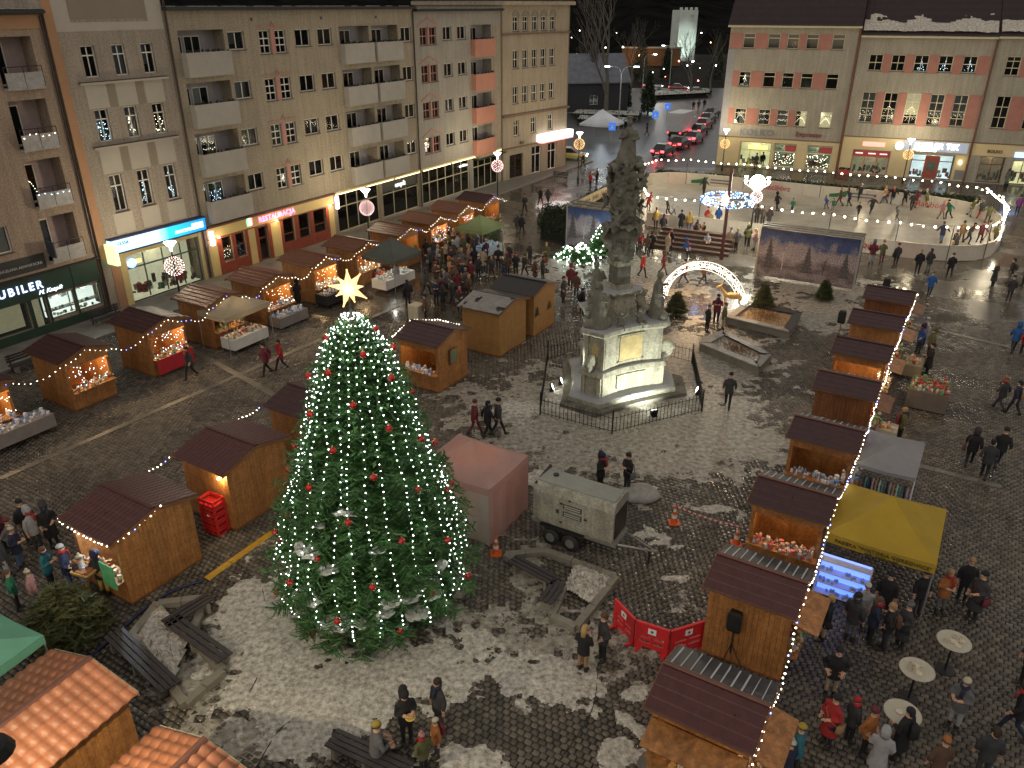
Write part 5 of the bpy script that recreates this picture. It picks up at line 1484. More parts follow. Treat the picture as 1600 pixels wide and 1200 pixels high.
# ------------------------------------------------------------------ Christmas tree
TX, TY = G(590, 926)
PROF = [(9.75, .06), (9.4, .42), (8.9, .75), (8.2, 1.08), (6.8, 1.55), (5.3, 1.98), (3.9, 2.42), (2.6, 2.8), (1.4, 3.0), (.55, 2.75), (.2, 2.2)]
def trad(z):
    for (za, ra), (zb, rb) in zip(PROF, PROF[1:]):
        if z >= zb: return ra + (rb - ra) * (za - z) / (za - zb) if z <= za else ra
    return PROF[-1][1]
NEEDLE = M('spruce_needles', (.025, .085, .024), .6, .45, 2.5, col2=(.065, .18, .04))
BARK = M('bark', (.06, .04, .025), .9, .3, 6, .5, 20)
def spruce(rt, zs, rf, nb, spray, needle, seed=1, droop=.25, width=.5):
    rg = random.Random(seed)
    b = MB(); vs, fs = [], []
    def tri(p, q, s):
        o = len(vs); vs.extend([p - s, p + s, q]); fs.append((o, o + 1, o + 2))
    for k in range(nb):
        t = (k + rg.random()) / nb
        z = zs[0] + (zs[1] - zs[0]) * (1 - (1 - t) ** .62)
        r = rf(z) * rg.uniform(.68, 1.16) * (1 + .1 * noise.noise(Vector((k * 2.39996 % 6.283, z * 1.3, seed))))
        a = k * 2.39996 + rg.uniform(-.3, .3)
        d = Vector((math.cos(a), math.sin(a), 0)); sd = Vector((-d.y, d.x, 0))
        n = max(5, int(r * spray))
        for i in range(n):
            u = (i + rg.random()) / n
            u = .25 + .75 * u
            p = d * (r * u) + Vector((0, 0, z + .25 * r * .3 - droop * r * u * u + .12 * u ** 6 * r))
            for sgn in (-1, 1):
                ln = width * (1.1 - .75 * u) * min(1, r) * rg.uniform(.6, 1.2) + .08
                q = p + sd * (sgn * ln) + d * (ln * rg.uniform(.3, .9)) + Vector((0, 0, -ln * rg.uniform(.0, .4)))
                m_ = (q - p)
                w_ = Vector((rg.uniform(-1, 1), rg.uniform(-1, 1), rg.uniform(-1, 1))).cross(m_)
                w_ = w_.normalized() * .035 if w_.length > 1e-6 else sd * .03
                tri(p, q, w_)
                for e in range(5):
                    c = p.lerp(q, .15 + .17 * e)
                    ff = m_.normalized() * .1 + Vector((rg.uniform(-.1, .1), rg.uniform(-.1, .1), rg.uniform(-.05, .13)))
                    tri(c, c + ff, w_ * .7)
        tip = d * r + Vector((0, 0, z + .25 * r * .3 - droop * r + .12 * r))
        tri(tip - d * .25, tip + d * .12, sd * .05)
    b.add(vs, fs)
    return b.build('crown', needle, rt)
tree = thing('christmas_tree', 'tall lit Christmas tree with white light strings and red baubles', 'tree', (TX, TY, 0))
MB().lathe([(.24, 0), (.2, .6), (.15, 4), (.05, 9.4), (.02, 9.75)], 8).build('trunk', BARK, tree)
spruce(tree, (.35, 9.6), trad, 760, 8.5, NEEDLE, 4, width=.55)
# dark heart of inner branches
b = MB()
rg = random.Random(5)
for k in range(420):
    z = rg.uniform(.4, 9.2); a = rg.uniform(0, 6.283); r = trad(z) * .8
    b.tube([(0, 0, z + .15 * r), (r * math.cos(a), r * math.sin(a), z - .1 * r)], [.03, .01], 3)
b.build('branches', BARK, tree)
b = MB(); rg = random.Random(8)
vs, fs = [], []
for k in range(9000):
    z = rg.uniform(.35, 9.2); a = rg.uniform(0, 6.283); r = trad(z) * rg.uniform(.45, .88)
    p = Vector((r * math.cos(a), r * math.sin(a), z)); d = Vector((rg.uniform(-1, 1), rg.uniform(-1, 1), rg.uniform(-1, .3))) * .2; s = d.cross(Vector((rg.random(), rg.random(), 1))).normalized() * .07
    o_ = len(vs); vs += [p - s, p + s, p + d]; fs.append((o_, o_ + 1, o_ + 2))
b.add(vs, fs).build('inner_foliage', NEEDLE, tree)
TREE_BULB = glow('tree_bulb', (.86, 1, .9), 30)
NS = 28
cam_dir = math.atan2(-TY, -TX)
for k in range(NS):
    a0 = cam_dir + 2 * math.pi * k / NS + random.uniform(-.08, .08)
    pts = []; ph = random.uniform(0, 6)
    zlow = random.uniform(.5, .9)
    for i in range(30):
        z = 9.55 + (zlow - 9.55) * i / 29
        r = trad(z) * (.97 + .05 * math.sin(i * .37 + ph * 2)) + .07 * math.sin(i * 1.3 + ph)
        a = a0 + .03 * math.sin(i * .4 + ph)
        pts.append((TX + r * math.cos(a), TY + r * math.sin(a), z - .05))
    light_string('string of cool white bulbs running down the Christmas tree', pts, random.uniform(.17, .24), .018, TREE_BULB, 0, 'light strings on the Christmas tree', .016, seg=1)
b = MB()
BAU = M('red_bauble', (.45, .015, .01), .12, .05, metal=.35, coat=.6)
bm_ = MB().ball((0, 0, 0), .1, 0, 12, 8); bm_.tube([(0, 0, .095), (0, 0, .14)], .02, 6, 1); bm_ = bm_.mesh('bauble', [BAU, M('gold_cap', (.6, .4, .1), .3, 0, metal=.9)], True)
rg = random.Random(11)
for k in range(64):
    z = .5 + 8.9 * ((k + .5) / 64) ** 1.1
    a = cam_dir + (k * 2.39996 % (2 * math.pi)) - math.pi
    if abs((a - cam_dir + math.pi) % (2 * math.pi) - math.pi) > 1.9: continue
    r = trad(z) + .1
    o = put('bauble', bm_, None, (TX + r * math.cos(a), TY + r * math.sin(a), z)); o.scale = (1,) * 3 if rg.random() < .7 else (.8,) * 3
    tag(o, 'glossy red bauble hanging on the Christmas tree', 'bauble', 'red baubles on the Christmas tree')
for k, (ang, z, sx, sy) in enumerate([(-.95, 3.0, .5, .3), (-.6, 2.7, .35, .25), (-.85, 1.6, .55, .4), (.25, 1.7, .55, .3), (.6, 1.8, .5, .25), (.85, 2.0, .3, .2), (-.5, .95, .5, .45), (-.15, 1.0, .35, .3), (.45, .9, .4, .4), (.25, .55, .25, .2), (-.35, 4.4, .35, .15), (.05, 3.3, .25, .15), (-.75, 3.9, .2, .15), (.7, 1.2, .3, .2), (-.7, .7, .4, .3), (.05, 1.3, .3, .2)]):
    a = cam_dir + ang; r = trad(z) * .86
    m = MB().ball((0, 0, 0), (sx, sy, .06), 0, 26, 14)
    m.v = [(x * (1 + .5 * noise.noise(Vector((x * 6, y * 6, k * 3.1)))), y * (1 + .5 * noise.noise(Vector((x * 7 + 9, y * 6, k)))), zz + .1 * noise.noise(Vector((x * 8, y * 8, k))) - .25 * abs(x * y)) for x, y, zz in m.v]
    m.build('snow_clump', M('tree_snow', (.42, .42, .39), .8, .15, 4, .5, 18), tree, True, (r * math.cos(a), r * math.sin(a), z + .05), a + math.pi / 2)
star = thing('tree_star', 'glowing yellow star on top of the Christmas tree', 'star', (TX, TY, 9.5))
SY = glow('star_yellow', (1, .42, .05), .75); SYW = glow('star_white', (1, .6, .16), 1.25)
for i in range(9):
    rr = .54 if i % 2 == 0 else .4
    a = math.pi / 2 + 2 * math.pi * i / 9
    b = MB()
    c, s = math.cos(a), math.sin(a)
    b.add([(c * rr, 0, s * rr + .75), (-s * .16, 0, c * .16 + .75), (s * .16, 0, -c * .16 + .75), (c * .1, .13, s * .1 + .75), (c * .1, -.13, s * .1 + .75)], [(0, 1, 3), (0, 3, 2), (0, 4, 1), (0, 2, 4), (1, 4, 3), (2, 3, 4)])
    b.build('star_ray', SY, star)
    MB().tube([(0, -.14, .75), (c * rr, -.02, s * rr + .75)], .022, 4).build('lit_edge', SYW, star)
MB().tube([(0, 0, -.1), (0, 0, .8)], .04, 6).build('mast', METAL_D, star)
point_light('star_light', (0, -.3, .75), 25, (1, .65, .2), .3, star)
# ------------------------------------------------------------------ plague column
CX, CY = 5.0, 35.0
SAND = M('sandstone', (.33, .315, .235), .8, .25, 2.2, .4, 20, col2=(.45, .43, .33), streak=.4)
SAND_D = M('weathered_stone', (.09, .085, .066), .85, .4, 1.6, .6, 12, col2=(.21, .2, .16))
PLAQ = M('ochre_plaque', (.42, .33, .15), .7, .25, 3, .4, 16)
COLSNOW = M('column_snow', (.3, .31, .33), .8, .1, 4, .4, 15)  # snow toned darker, shade of the unlit tops put into its colour
col = thing('marian_column', 'baroque stone column of clouds and saints on a floodlit pedestal', 'monument', (CX, CY, 0))
ANG = [R(236), R(356), R(116)]
def tri_plan(rc, wc, bulge, n=9):
    out = []
    for k in range(3):
        d = Vector((math.cos(ANG[k]), math.sin(ANG[k]))); t = Vector((-d.y, d.x))
        d2 = Vector((math.cos(ANG[(k + 1) % 3]), math.sin(ANG[(k + 1) % 3]))); t2 = Vector((-d2.y, d2.x))
        p1, p2, p3 = d * rc - t * wc, d * rc + t * wc, d2 * rc - t2 * wc
        out.append(p1)
        cpt = (p2 + p3) / 2 * (1 - bulge)
        for i in range(n):
            s = i / n
            out.append(p2 * (1 - s) ** 2 + cpt * 2 * s * (1 - s) + p3 * s * s)
        # last point p3 comes as next p1
    return [(p.x, p.y) for p in out]
def tier(name, z0, z1, rc, wc, bu, m, rc2=None):
    a, b_ = tri_plan(rc, wc, bu), tri_plan(rc2 or rc, wc * (rc2 or rc) / rc, bu)
    n = len(a)
    vs = [(x, y, z0) for x, y in a] + [(x, y, z1) for x, y in b_]
    fs = [tuple(range(n - 1, -1, -1)), tuple(range(n, 2 * n))] + [(i, (i + 1) % n, n + (i + 1) % n, n + i) for i in range(n)]
    return MB().add(vs, fs).build(name, m, col)
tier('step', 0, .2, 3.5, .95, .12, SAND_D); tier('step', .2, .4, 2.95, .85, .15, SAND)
tier('step_snow', .401, .43, 2.9, .82, .15, COLSNOW, 2.85)
tier('plinth', .4, 1.45, 2.25, .58, .3, SAND); tier('ledge', 1.45, 1.66, 2.45, .64, .3, SAND, 2.3); tier('ledge_snow', 1.661, 1.69, 2.28, .6, .3, COLSNOW, 2.2)
tier('die', 1.66, 3.35, 2.05, .52, .33, SAND); tier('cornice', 3.35, 3.5, 2.2, .58, .32, SAND, 2.42); tier('cornice', 3.5, 3.66, 2.45, .63, .32, SAND); tier('cornice_snow', 3.662, 3.72, 2.42, .62, .32, COLSNOW, 2.3)
tier('attic', 3.66, 4.9, 1.0, .26, .45, SAND, .7); tier('attic_cornice', 4.9, 5.1, .95, .32, .35, SAND, 1.1); tier('attic_snow', 5.102, 5.15, 1.06, .3, .35, COLSNOW, .95)
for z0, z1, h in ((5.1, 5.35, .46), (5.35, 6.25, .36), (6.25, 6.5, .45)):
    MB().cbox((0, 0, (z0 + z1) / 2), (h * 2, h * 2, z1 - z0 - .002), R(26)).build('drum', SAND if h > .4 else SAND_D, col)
# relief plaques on the concave faces and corner panels
for k in range(3):
    am = (ANG[k] + R(60))
    d = Vector((math.cos(am), math.sin(am), 0)); t = Vector((-d.y, d.x, 0))
    for (w_, z0, z1, off, m) in ((.62, 1.95, 3.15, 1.235, PLAQ), (.8, .6, 1.3, 1.39, SAND), (.74, 1.86, 1.93, 1.24, SAND), (.74, 3.17, 3.24, 1.24, SAND)):
        c = d * off
        b = MB(); n = 6
        for i in range(n):
            s0, s1 = -w_ + 2 * w_ * i / n, -w_ + 2 * w_ * (i + 1) / n
            f = lambda s: c + t * s + d * (.107 * s * s)
            b.slab([(*f(s0).xy, z0), (*f(s1).xy, z0), (*f(s1).xy, z1), (*f(s0).xy, z1)], d * .05)
        b.build('relief_plaque', m, col)
    dc = Vector((math.cos(ANG[k]), math.sin(ANG[k]), 0)); tc_ = Vector((-dc.y, dc.x, 0))
    b = MB(); b.lathe([(.0, -.03), (.2, -.03), (.17, .03), (0, .03)], 14)
    b.v = [tuple(dc * (2.07 + z) + tc_ * x + Vector((0, 0, 2.55 + y * 2.1))) for x, y, z in b.v]
    b.build('cartouche', PLAQ, col)
    for z0, z1, m, e_ in ((.4, 1.44, SAND, 2.36), (1.7, 3.34, SAND, 2.16)):      # corner piers with a sunk panel
        b = MB()
        for s in (-1, 1): b.slab([tuple(dc * (e_ - .28) + tc_ * (s * .5) + Vector((0, 0, z0))), tuple(dc * e_ + tc_ * (s * .5) + Vector((0, 0, z0))), tuple(dc * e_ + tc_ * (s * .5) + Vector((0, 0, z1))), tuple(dc * (e_ - .28) + tc_ * (s * .5) + Vector((0, 0, z1)))], tc_ * (-s * .16))
        b.build('corner_pier', m, col)
    pts = [dc * r_ + Vector((0, 0, z_)) for r_, z_ in ((1.62, 3.85), (1.72, 4.05), (1.55, 4.2), (1.3, 4.1), (1.12, 4.35), (1.0, 4.75), (1.12, 4.95), (1.28, 4.85))]
    MB().tube(pts, .11, 7, flat=1.9, side=tuple(tc_)).build('attic_scroll', SAND, col, True)
    # scroll at the foot of each corner
    b = MB(); pts = []
    for i in range(26):
        th = i * .42; rr = .36 * (1 - i / 32)
        pts.append(dc * (2.42 + rr * math.cos(th) * .8) + Vector((0, 0, 2.05 + rr * math.sin(th))))
    b.tube([p - tc_ * .0 for p in pts], .1, 6, flat=2.2, side=tuple(tc_)); b.build('volute', SAND, col, True)
# clouds, heads and wreaths winding up the shaft, then the Madonna
src = MB(); rg = random.Random(21)
src.lathe([(.5, 6.4), (.62, 7.2), (.5, 8.2), (.66, 9.3), (.5, 10.2), (.4, 10.9)], 14)
for i in range(300):
    z = rg.uniform(6.5, 10.9)
    w_ = .58 + .16 * math.sin(z * 2.6)
    a = rg.uniform(0, 6.283)
    s = rg.uniform(.06, .2)
    src.ball((w_ * math.cos(a), w_ * math.sin(a), z), (s * rg.uniform(.8, 1.4), s * rg.uniform(.8, 1.4), s * rg.uniform(.6, 1.1)), 0, 8, 6)
for i in range(16):   # cherubs: head, body and wings leaning out
    z = 6.8 + 4 * i / 16; a = i * 2.4
    d = Vector((math.cos(a), math.sin(a), 0)); t = Vector((-d.y, d.x, 0)); c = d * .82 + Vector((0, 0, z)); src.tube([c - d * .1 + t * .1 + Vector((0, 0, .1)), c - d * .05 + t * .42 + Vector((0, 0, .42))], [(.04, .14), (.02, .05)], 6); src.tube([c - d * .1 - t * .1 + Vector((0, 0, .1)), c - d * .05 - t * .42 + Vector((0, 0, .42))], [(.04, .14), (.02, .05)], 6)
    src.ball(tuple(c), (.14, .14, .2), 0, 8, 6); src.ball(tuple(c + d * .1 + Vector((0, 0, .27))), .11, 0, 8, 6)
    for s in (-1, 1):
        src.tube([c + t * (s * .08) + Vector((0, 0, .1)), c + t * (s * .28) + d * .18 + Vector((0, 0, .12 + .1 * s))], [.06, .035], 6)
        src.tube([c - Vector((0, 0, .12)), c + t * (s * .15) + d * .16 - Vector((0, 0, .35))], [.08, .04], 6)
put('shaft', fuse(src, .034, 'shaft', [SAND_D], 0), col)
src = MB()
src.tube([(0, 0, 10.8), (0, 0, 11.1), (.03, 0, 11.6), (.05, -.02, 12.0), (.04, 0, 12.25), (.03, 0, 12.34)], [(.5, .45), (.42, .36), (.33, .27), (.3, .22), (.14, .12), (.08, .08)], 12)
src.ball((.03, -.02, 12.5), (.13, .14, .17), 0, 10, 8); src.tube([(.28, 0, 12.15), (.42, -.15, 11.85), (.2, -.35, 11.8)], [.1, .08, .05], 7); src.tube([(-.22, 0, 12.15), (-.38, -.12, 11.85), (-.1, -.35, 11.95)], [.1, .08, .05], 7)
src.ball((-.12, -.33, 12.05), (.11, .1, .16), 0, 8, 6); src.ball((-.12, -.36, 12.26), .08, 0, 8, 6); src.lathe([(.13, 12.64), (.16, 12.74)], 10, 0, (.03, 0, 0))
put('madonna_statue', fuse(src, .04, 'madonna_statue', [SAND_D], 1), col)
for k in range(3):
    d = Vector((math.cos(ANG[k]), math.sin(ANG[k]), 0)); c = d * 1.85
    src = MB()
    sw = random.uniform(-.12, .12)
    src.tube([(0, 0, 3.7), (0, .02, 4.1), (sw * .5, .02, 4.55), (sw, 0, 4.95), (sw, 0, 5.12), (sw, 0, 5.2)], [(.36, .32), (.3, .27), (.24, .2), (.27, .18), (.12, .1), (.07, .07)], 10)
    src.ball((sw, -.03, 5.33), (.11, .125, .15), 0, 10, 8)
    src.tube([(sw + .24, 0, 5.02), (sw + .42, -.12, 4.8), (sw + .3, -.38, 4.9)], [.085, .07, .05], 7); src.tube([(sw - .24, 0, 5.02), (sw - .38, .05, 4.75), (sw - .2, -.25, 4.6)], [.085, .07, .05], 7)
    for i in range(8):
        a = i * .8; src.tube([(.3 * math.cos(a), .28 * math.sin(a), 3.72), (.22 * math.cos(a + .4), .2 * math.sin(a + .4), 4.5)], [.06, .03], 5)
    src.ball((-.3, -.2, 3.85), (.2, .2, .2), 0, 8, 6); src.ball((.25, .22, 3.9), (.18, .16, .22), 0, 8, 6)
    o = put('saint_statue', fuse(src, .035, 'saint_statue', [M('pale_weathered', (.16, .155, .12), .8, .4, 2, .3, 18)], 1), col, tuple(c), ANG[k] + math.pi / 2); o.scale = (1.3, 1.3, 1.25); o.location.z = -.95
    # snow dusting on its base
    MB().ball((0, 0, 3.73), (.45, .4, .05), 0, 12, 5).build('statue_snow', COLSNOW, col, True, tuple(c))
PUT = M('pale_weathered', 0)
for k in range(6):     # putti and urns along the cornice, garlands on the plinth
    a = ANG[k // 2] + R(60) + R(-26 if k % 2 else 20); d = Vector((math.cos(a), math.sin(a), 0)); t = Vector((-d.y, d.x, 0)); c = d * 1.3 + Vector((0, 0, 3.75))
    src = MB(); src.tube([c, c + Vector((0, 0, .22)), c + Vector((0, 0, .42))], [(.17, .15), (.15, .13), (.09, .09)], 8); src.ball(tuple(c + Vector((0, 0, .56))), .12, 0, 9, 7)
    for s in (-1, 1): src.tube([c + t * (s * .12) + Vector((0, 0, .36)), c + t * (s * .27) + d * .12 + Vector((0, 0, .45 + .1 * s))], [.06, .04], 6); src.tube([c + t * (s * .08), c + t * (s * .16) + d * .26 + Vector((0, 0, .05)), c + t * (s * .15) + d * .32 - Vector((0, 0, .2))], [.09, .07, .045], 6); src.tube([c + t * (s * .08) - d * .08 + Vector((0, 0, .34)), c + t * (s * .36) - d * .16 + Vector((0, 0, .6))], [(.03, .1), (.015, .04)], 6)
    put('putto', fuse(src, .03, 'putto', [PUT], 0), col)
# railing
FP = [(1.3, 31.9), (4.4, 30.1), (8.8, 32.2), (9.45, 37.6), (5.9, 40.1), (1.9, 38.0)]
IRON = M('black_iron', (.012, .012, .013), .45, .2, 5, metal=.5)
fen = thing('railing', 'black iron railing with spear tips round the column', 'fence', (CX, CY, 0))
pk = MB().tube([(0, 0, .06), (0, 0, .82), (0, 0, .95)], [.013, .013, .004], 4).mesh('picket', IRON)
for (a, b_) in zip(FP, FP[1:] + FP[:1]):
    a, b_ = Vector((*a, 0)) - Vector((CX, CY, 0)), Vector((*b_, 0)) - Vector((CX, CY, 0))
    for z in (.14, .78): MB().tube([a + Vector((0, 0, z)), b_ + Vector((0, 0, z))], .016, 4).build('rail', IRON, fen)
    MB().tube([a, a + Vector((0, 0, 1.08)), a + Vector((0, 0, 1.2))], [.035, .035, .008], 6).build('post', IRON, fen)
    n = int((b_ - a).length / .19)
    for i in range(1, n): put('picket', pk, fen, tuple(a.lerp(b_, i / n)))
def flood(label, x, y, tx, ty, tz, watts, colr=(.95, 1, .87), spot=75):
    rt = thing('floodlight', label, 'floodlight', (x, y, 0)); d = Vector((tx - x, ty - y, tz - .3))
    az = math.atan2(d.y, d.x); rt.rotation_euler = (0, 0, az)
    b = MB().cbox((0, 0, .24), (.1, .34, .24), 0, 0, 0, R(-25)); b.build('housing', IRON, rt)
    MB().cbox((.06, 0, .27), (.02, .28, .18), 0, 0, 0, R(-25)).build('lens', glow('flood_lens', (.95, 1, .9), 18, False), rt)
    MB().box(-.1, .1, -.12, .12, 0, .12).build('foot', IRON, rt)
    el = math.atan2(d.z, math.hypot(d.x, d.y))
    o = point_light('flood_light', (.12, 0, .34), watts, colr, .08, rt, spot, (R(90) + el, 0, R(-90)))
    return rt
x, y = G(852, 612); flood('floodlight on the ground left of the column, outer one', x + .3, y, 3.6, 34.4, 1.6, 650)
x, y = G(876, 606); flood('floodlight on the ground left of the column, nearer the steps', x, y + .3, 3.8, 35, 3.4, 450)
flood('floodlight in the snow at the front of the column', 6.5, 31.7, 5.6, 34.5, 2.2, 620, spot=125)
flood('floodlight at the right of the column', 9.0, 34.0, 6.4, 34.9, 3, 110)
# ------------------------------------------------------------------ street lamps with light balls
POST = M('lamp_post', (.03, .03, .033), .45, .2, 4, metal=.5)
CONE = glow('lamp_cone', (1, .92, .78), 9)
def ball_of_lights(rt, c, r, mats, n=150, br=.03, name='light_ball'):
    b = MB()
    for i in range(n):
        z = 1 - 2 * (i + .5) / n; a = i * 2.39996; q = math.sqrt(1 - z * z)
        b.ico((c[0] + r * q * math.cos(a), c[1] + r * q * math.sin(a), c[2] + r * z), br, i % len(mats))
    o = b.build(name, mats, rt); o['kind'] = 'stuff'
    w_ = MB()
    for k in range(4):
        a = math.pi * k / 4
        w_.tube([(c[0] + r * .97 * math.cos(t) * math.cos(a), c[1] + r * .97 * math.cos(t) * math.sin(a), c[2] + r * .97 * math.sin(t)) for t in [2 * math.pi * i / 16 for i in range(17)]], .01, 3)
    w_.build('ball_frame', METAL_D, rt)
def lamp(label, x, y, h, ball=None, watts=160, br=.6, mats=None):
    rt = thing('street_lamp', label, 'street lamp', (x, y, 0), 0, 'lamps with conical lights round the square')
    MB().lathe([(.12, 0), (.12, .3), (.06, .5), (.045, h - .55)], 8).build('post', POST, rt)
    MB().lathe([(.05, h - .55), (.09, h - .3), (.36, h), (.34, h + .02), (.02, h + .04)], 14).build('lamp_cone', CONE, rt)
    point_light('lamp_light', (0, 0, h + .12), watts, (1, .84, .55), .2, rt)
    if ball: ball_of_lights(rt, (0, 0, ball), br, mats, 130, .022)
    return rt
PINKB = [glow('pink_bulb', (1, .35, .35), 5), glow('white_bulb', (1, .85, .8), 5)]
GOLDB = [glow('gold_bulb', (1, .42, .06), 4), glow('amber_bulb', (1, .65, .25), 4)]
for lab, off, s, h, ba in (('street lamp with a pink ball of lights in front of the blue sign', 4.0, 2.2, 4.5, 3.05), ('street lamp with a pink ball of lights beside the restaurant', 4.0, 19.65, 4.4, 3.0), ('street lamp with a white ball of lights by the salmon balconies', 4.0, 38.7, 4.4, 3.2)):
    p = fo + U * s + V * off; lamp(lab, p.x, p.y, h, ba, 540, .55, PINKB)
x, y = G(903, 283); lamp('street lamp with a golden ball of lights at the corner house', x, y, 5.0, 3.85, 450, .55, GOLDB)
cr, sr = math.cos(RRZ), math.sin(RRZ)
for lab, s in (('street lamp with golden baubles in front of the jeweller sign', 6.6), ('street lamp with golden baubles at the street corner on the right', -12.2)):
    lx, ly = OR_[0] + s * cr + 3 * sr, OR_[1] + s * sr - 3 * cr
    lamp(lab, lx, ly, 4.5, 2.95, 600, .5, GOLDB)
# hooded lamp above the bottom left corner
LX, LY = -8.6, 9.0
rt = thing('hooded_lamp', 'tall lamp with a black hood and curved bracket at the bottom left corner', 'street lamp', (LX - 1.1, LY - .5, 0))
MB().lathe([(.14, 0), (.1, .6), (.06, 6.3)], 8).build('post', IRON, rt)
MB().tube([(0, 0, 6.2), (.15, .07, 6.6), (.6, .27, 6.75), (1.0, .45, 6.5), (1.1, .5, 6.15)], .035, 6).build('bracket', IRON, rt)
MB().lathe([(.05, .3), (.28, .2), (.36, .02), (.34, .0), (.25, .15), (.03, .24)], 16, c=(1.1, .5, 5.85), cap=False).build('hood', IRON, rt)
MB().ball((1.1, .5, 5.92), .13).build('bulb', glow('hood_bulb', (1, .87, .62), 60), rt)
point_light('hood_light', (1.1, .5, 5.76), 950, (1, .83, .54), .08, rt)
# ------------------------------------------------------------------ ice rink
RP = [(11.5, 66.4), (15.5, 64.6), (20, 62.4), (24.5, 59.8), (28.6, 57.3), (32, 56.0), (35.0, 56.5), (37.2, 58.8), (39.4, 62.0), (41.2, 66.2), (41.0, 69.6), (38.7, 72.5), (35.3, 74.6), (30.1, 77.1), (23.6, 80.9), (18.3, 83.6), (15.2, 83.6), (13.2, 81), (12.2, 76), (11.7, 71)]
def catmull(P_, n=6):
    out = []; k = len(P_)
    for i in range(k):
        p0, p1, p2, p3 = [Vector(P_[(i + j - 1) % k]) for j in range(4)]
        for s in range(n):
            t = s / n
            out.append(.5 * ((2 * p1) + (p2 - p0) * t + (2 * p0 - 5 * p1 + 4 * p2 - p3) * t * t + (3 * p1 - p0 - 3 * p2 + p3) * t ** 3))
    return out
RC = catmull(RP, 6)
o = MB().add([(p.x, p.y, .03) for p in RC], [tuple(range(len(RC)))]).build('ice', ICE); tag(o, 'scratched ice of the skating rink', 'ice', kind='structure')
rk = thing('rink_barrier', 'low white board fence round the ice rink', 'barrier', (0, 0, 0))
BOARD_W = M('white_board', (.55, .5, .42), .5, .12, .8); BOARD_R = M('pink_tint_board', (.5, .4, .34), .5, .12, .8)
cum = [0.]
RCc = RC + [RC[0]]
pan = along([(p.x, p.y, 0) for p in RCc], 1.95)
for i in range(len(pan) - 1):
    a, b_ = pan[i], pan[i + 1]
    e = (b_ - a).normalized(); nn = Vector((e.y, -e.x, 0)) * .04
    MB().slab([a + e * .01, b_ - e * .01, b_ - e * .01 + Vector((0, 0, 1.12)), a + e * .01 + Vector((0, 0, 1.12))], nn).build('board', BOARD_W if i % 5 else BOARD_R, rk)
    MB().slab([a + Vector((0, 0, 1.121)) - nn * .5, b_ + Vector((0, 0, 1.121)) - nn * .5, b_ + Vector((0, 0, 1.121)) + nn * 1.6, a + Vector((0, 0, 1.121)) + nn * 1.6], (0, 0, .05)).build('top_rail', M('cream_rail', (.55, .5, .4), .5, .1), rk)
def rink_text(txt, size, mat, p, q, z, frac, inward, name='board_lettering'):
    """lettering on a stretch of board; faces the camera"""
    a, b_ = Vector((*p, 0)), Vector((*q, 0))
    e = (b_ - a).normalized(); n = Vector((e.y, -e.x, 0))
    if n.y > 0: n = -n
    c = a.lerp(b_, frac) + n * inward
    return lettering(txt, size, mat, rk, (c.x, c.y, z), (math.pi / 2, 0, math.atan2(e.y, e.x)), .01, name)
RED_L = M('red_print', (.42, .03, .04), .5, .1); GREEN_L = M('green_print', (.02, .12, .04), .5, .1); GREY_L = M('grey_print', (.12, .12, .12), .5, 0)
rink_text('Racibórz', .75, RED_L, (23.6, 80.9), (30.1, 77.1), .3, .45, .09)
rink_text('Racibórz', .72, RED_L, (35.3, 74.6), (41.0, 69.6), .3, .55, .12)
rink_text('Racibórz', .8, RED_L, (11.5, 66.4), (15.5, 64.6), .35, .6, .12)
rink_text('Racibórz', .8, RED_L, (24.5, 59.8), (28.6, 57.3), .35, .55, .14)
for (p, q, f) in (((18.3, 83.6), (23.6, 80.9), .1), ((30.1, 77.1), (35.3, 74.6), .15)):
    a, b_ = Vector((*p, 0)), Vector((*q, 0)); e = (b_ - a).normalized(); n = Vector((e.y, -e.x, 0)); n = -n if n.y > 0 else n
    c = a.lerp(b_, f) + n * .1
    pt = lambda s, z: c + e * s + Vector((0, 0, z))
    MB().slab([pt(0, .2), pt(1.5, .3), pt(1.75, 1.0), pt(.9, .65), pt(.0, .5)], n * .01).build('green_logo', GREEN_L, rk)
    for k in range(2): MB().slab([pt(2.0, .35 + k * .3), pt(4.0 + k * .2, .35 + k * .3), pt(4.0 + k * .2, .47 + k * .3), pt(2.0, .47 + k * .3)], n * .01).build('grey_line', GREY_L, rk)
for k in range(2): rink_text('PRZEDSIĘBIORSTWO', .28, GREY_L, (28.6, 57.3), (35.0, 56.5), .35 + .35 * k, .55, .3)
# bulbs on poles above the boards
RB = glow('rink_bulb', (1, .84, .56), 34)
pts = []
for i in range(0, len(RC), 6):
    p = RC[i]; pts.append((p.x, p.y, 2.62))
    rt = MB().tube([(0, 0, 0), (0, 0, 2.7)], .03, 5).build('pole', POST, None, loc=(p.x, p.y, 0)); rt.name = 'rink_pole'
    tag(rt, 'thin pole carrying bulbs at the edge of the rink', 'pole', 'poles round the rink')
light_string('ring of warm round bulbs strung above the rink boards', pts + [pts[0]], .78, .085, RB, .12, jit=.02)
for i in range(2, len(RC), 12):
    p = RC[i]; point_light('rink_glow', (p.x, p.y, 2.55), 170, (1, .82, .52), .15)
pts = [(41.0, 67.0, 2.6), (41.0, 67.0, .4)]
for k in range(3): pts = [(40.2 - k * .05, 66.0 + k * .1, 2.65), (37.6, 58.6 + k * .2, 2.6)]
light_string('dense bright string along the right end of the rink', [(41.2, 68.6, 2.75), (39.6, 63.0, 2.7), (37.0, 58.4, 2.65), (37.0, 58.4, .9)], .22, .075, glow('dense_bulb', (1, .9, .7), 26, False), .05)
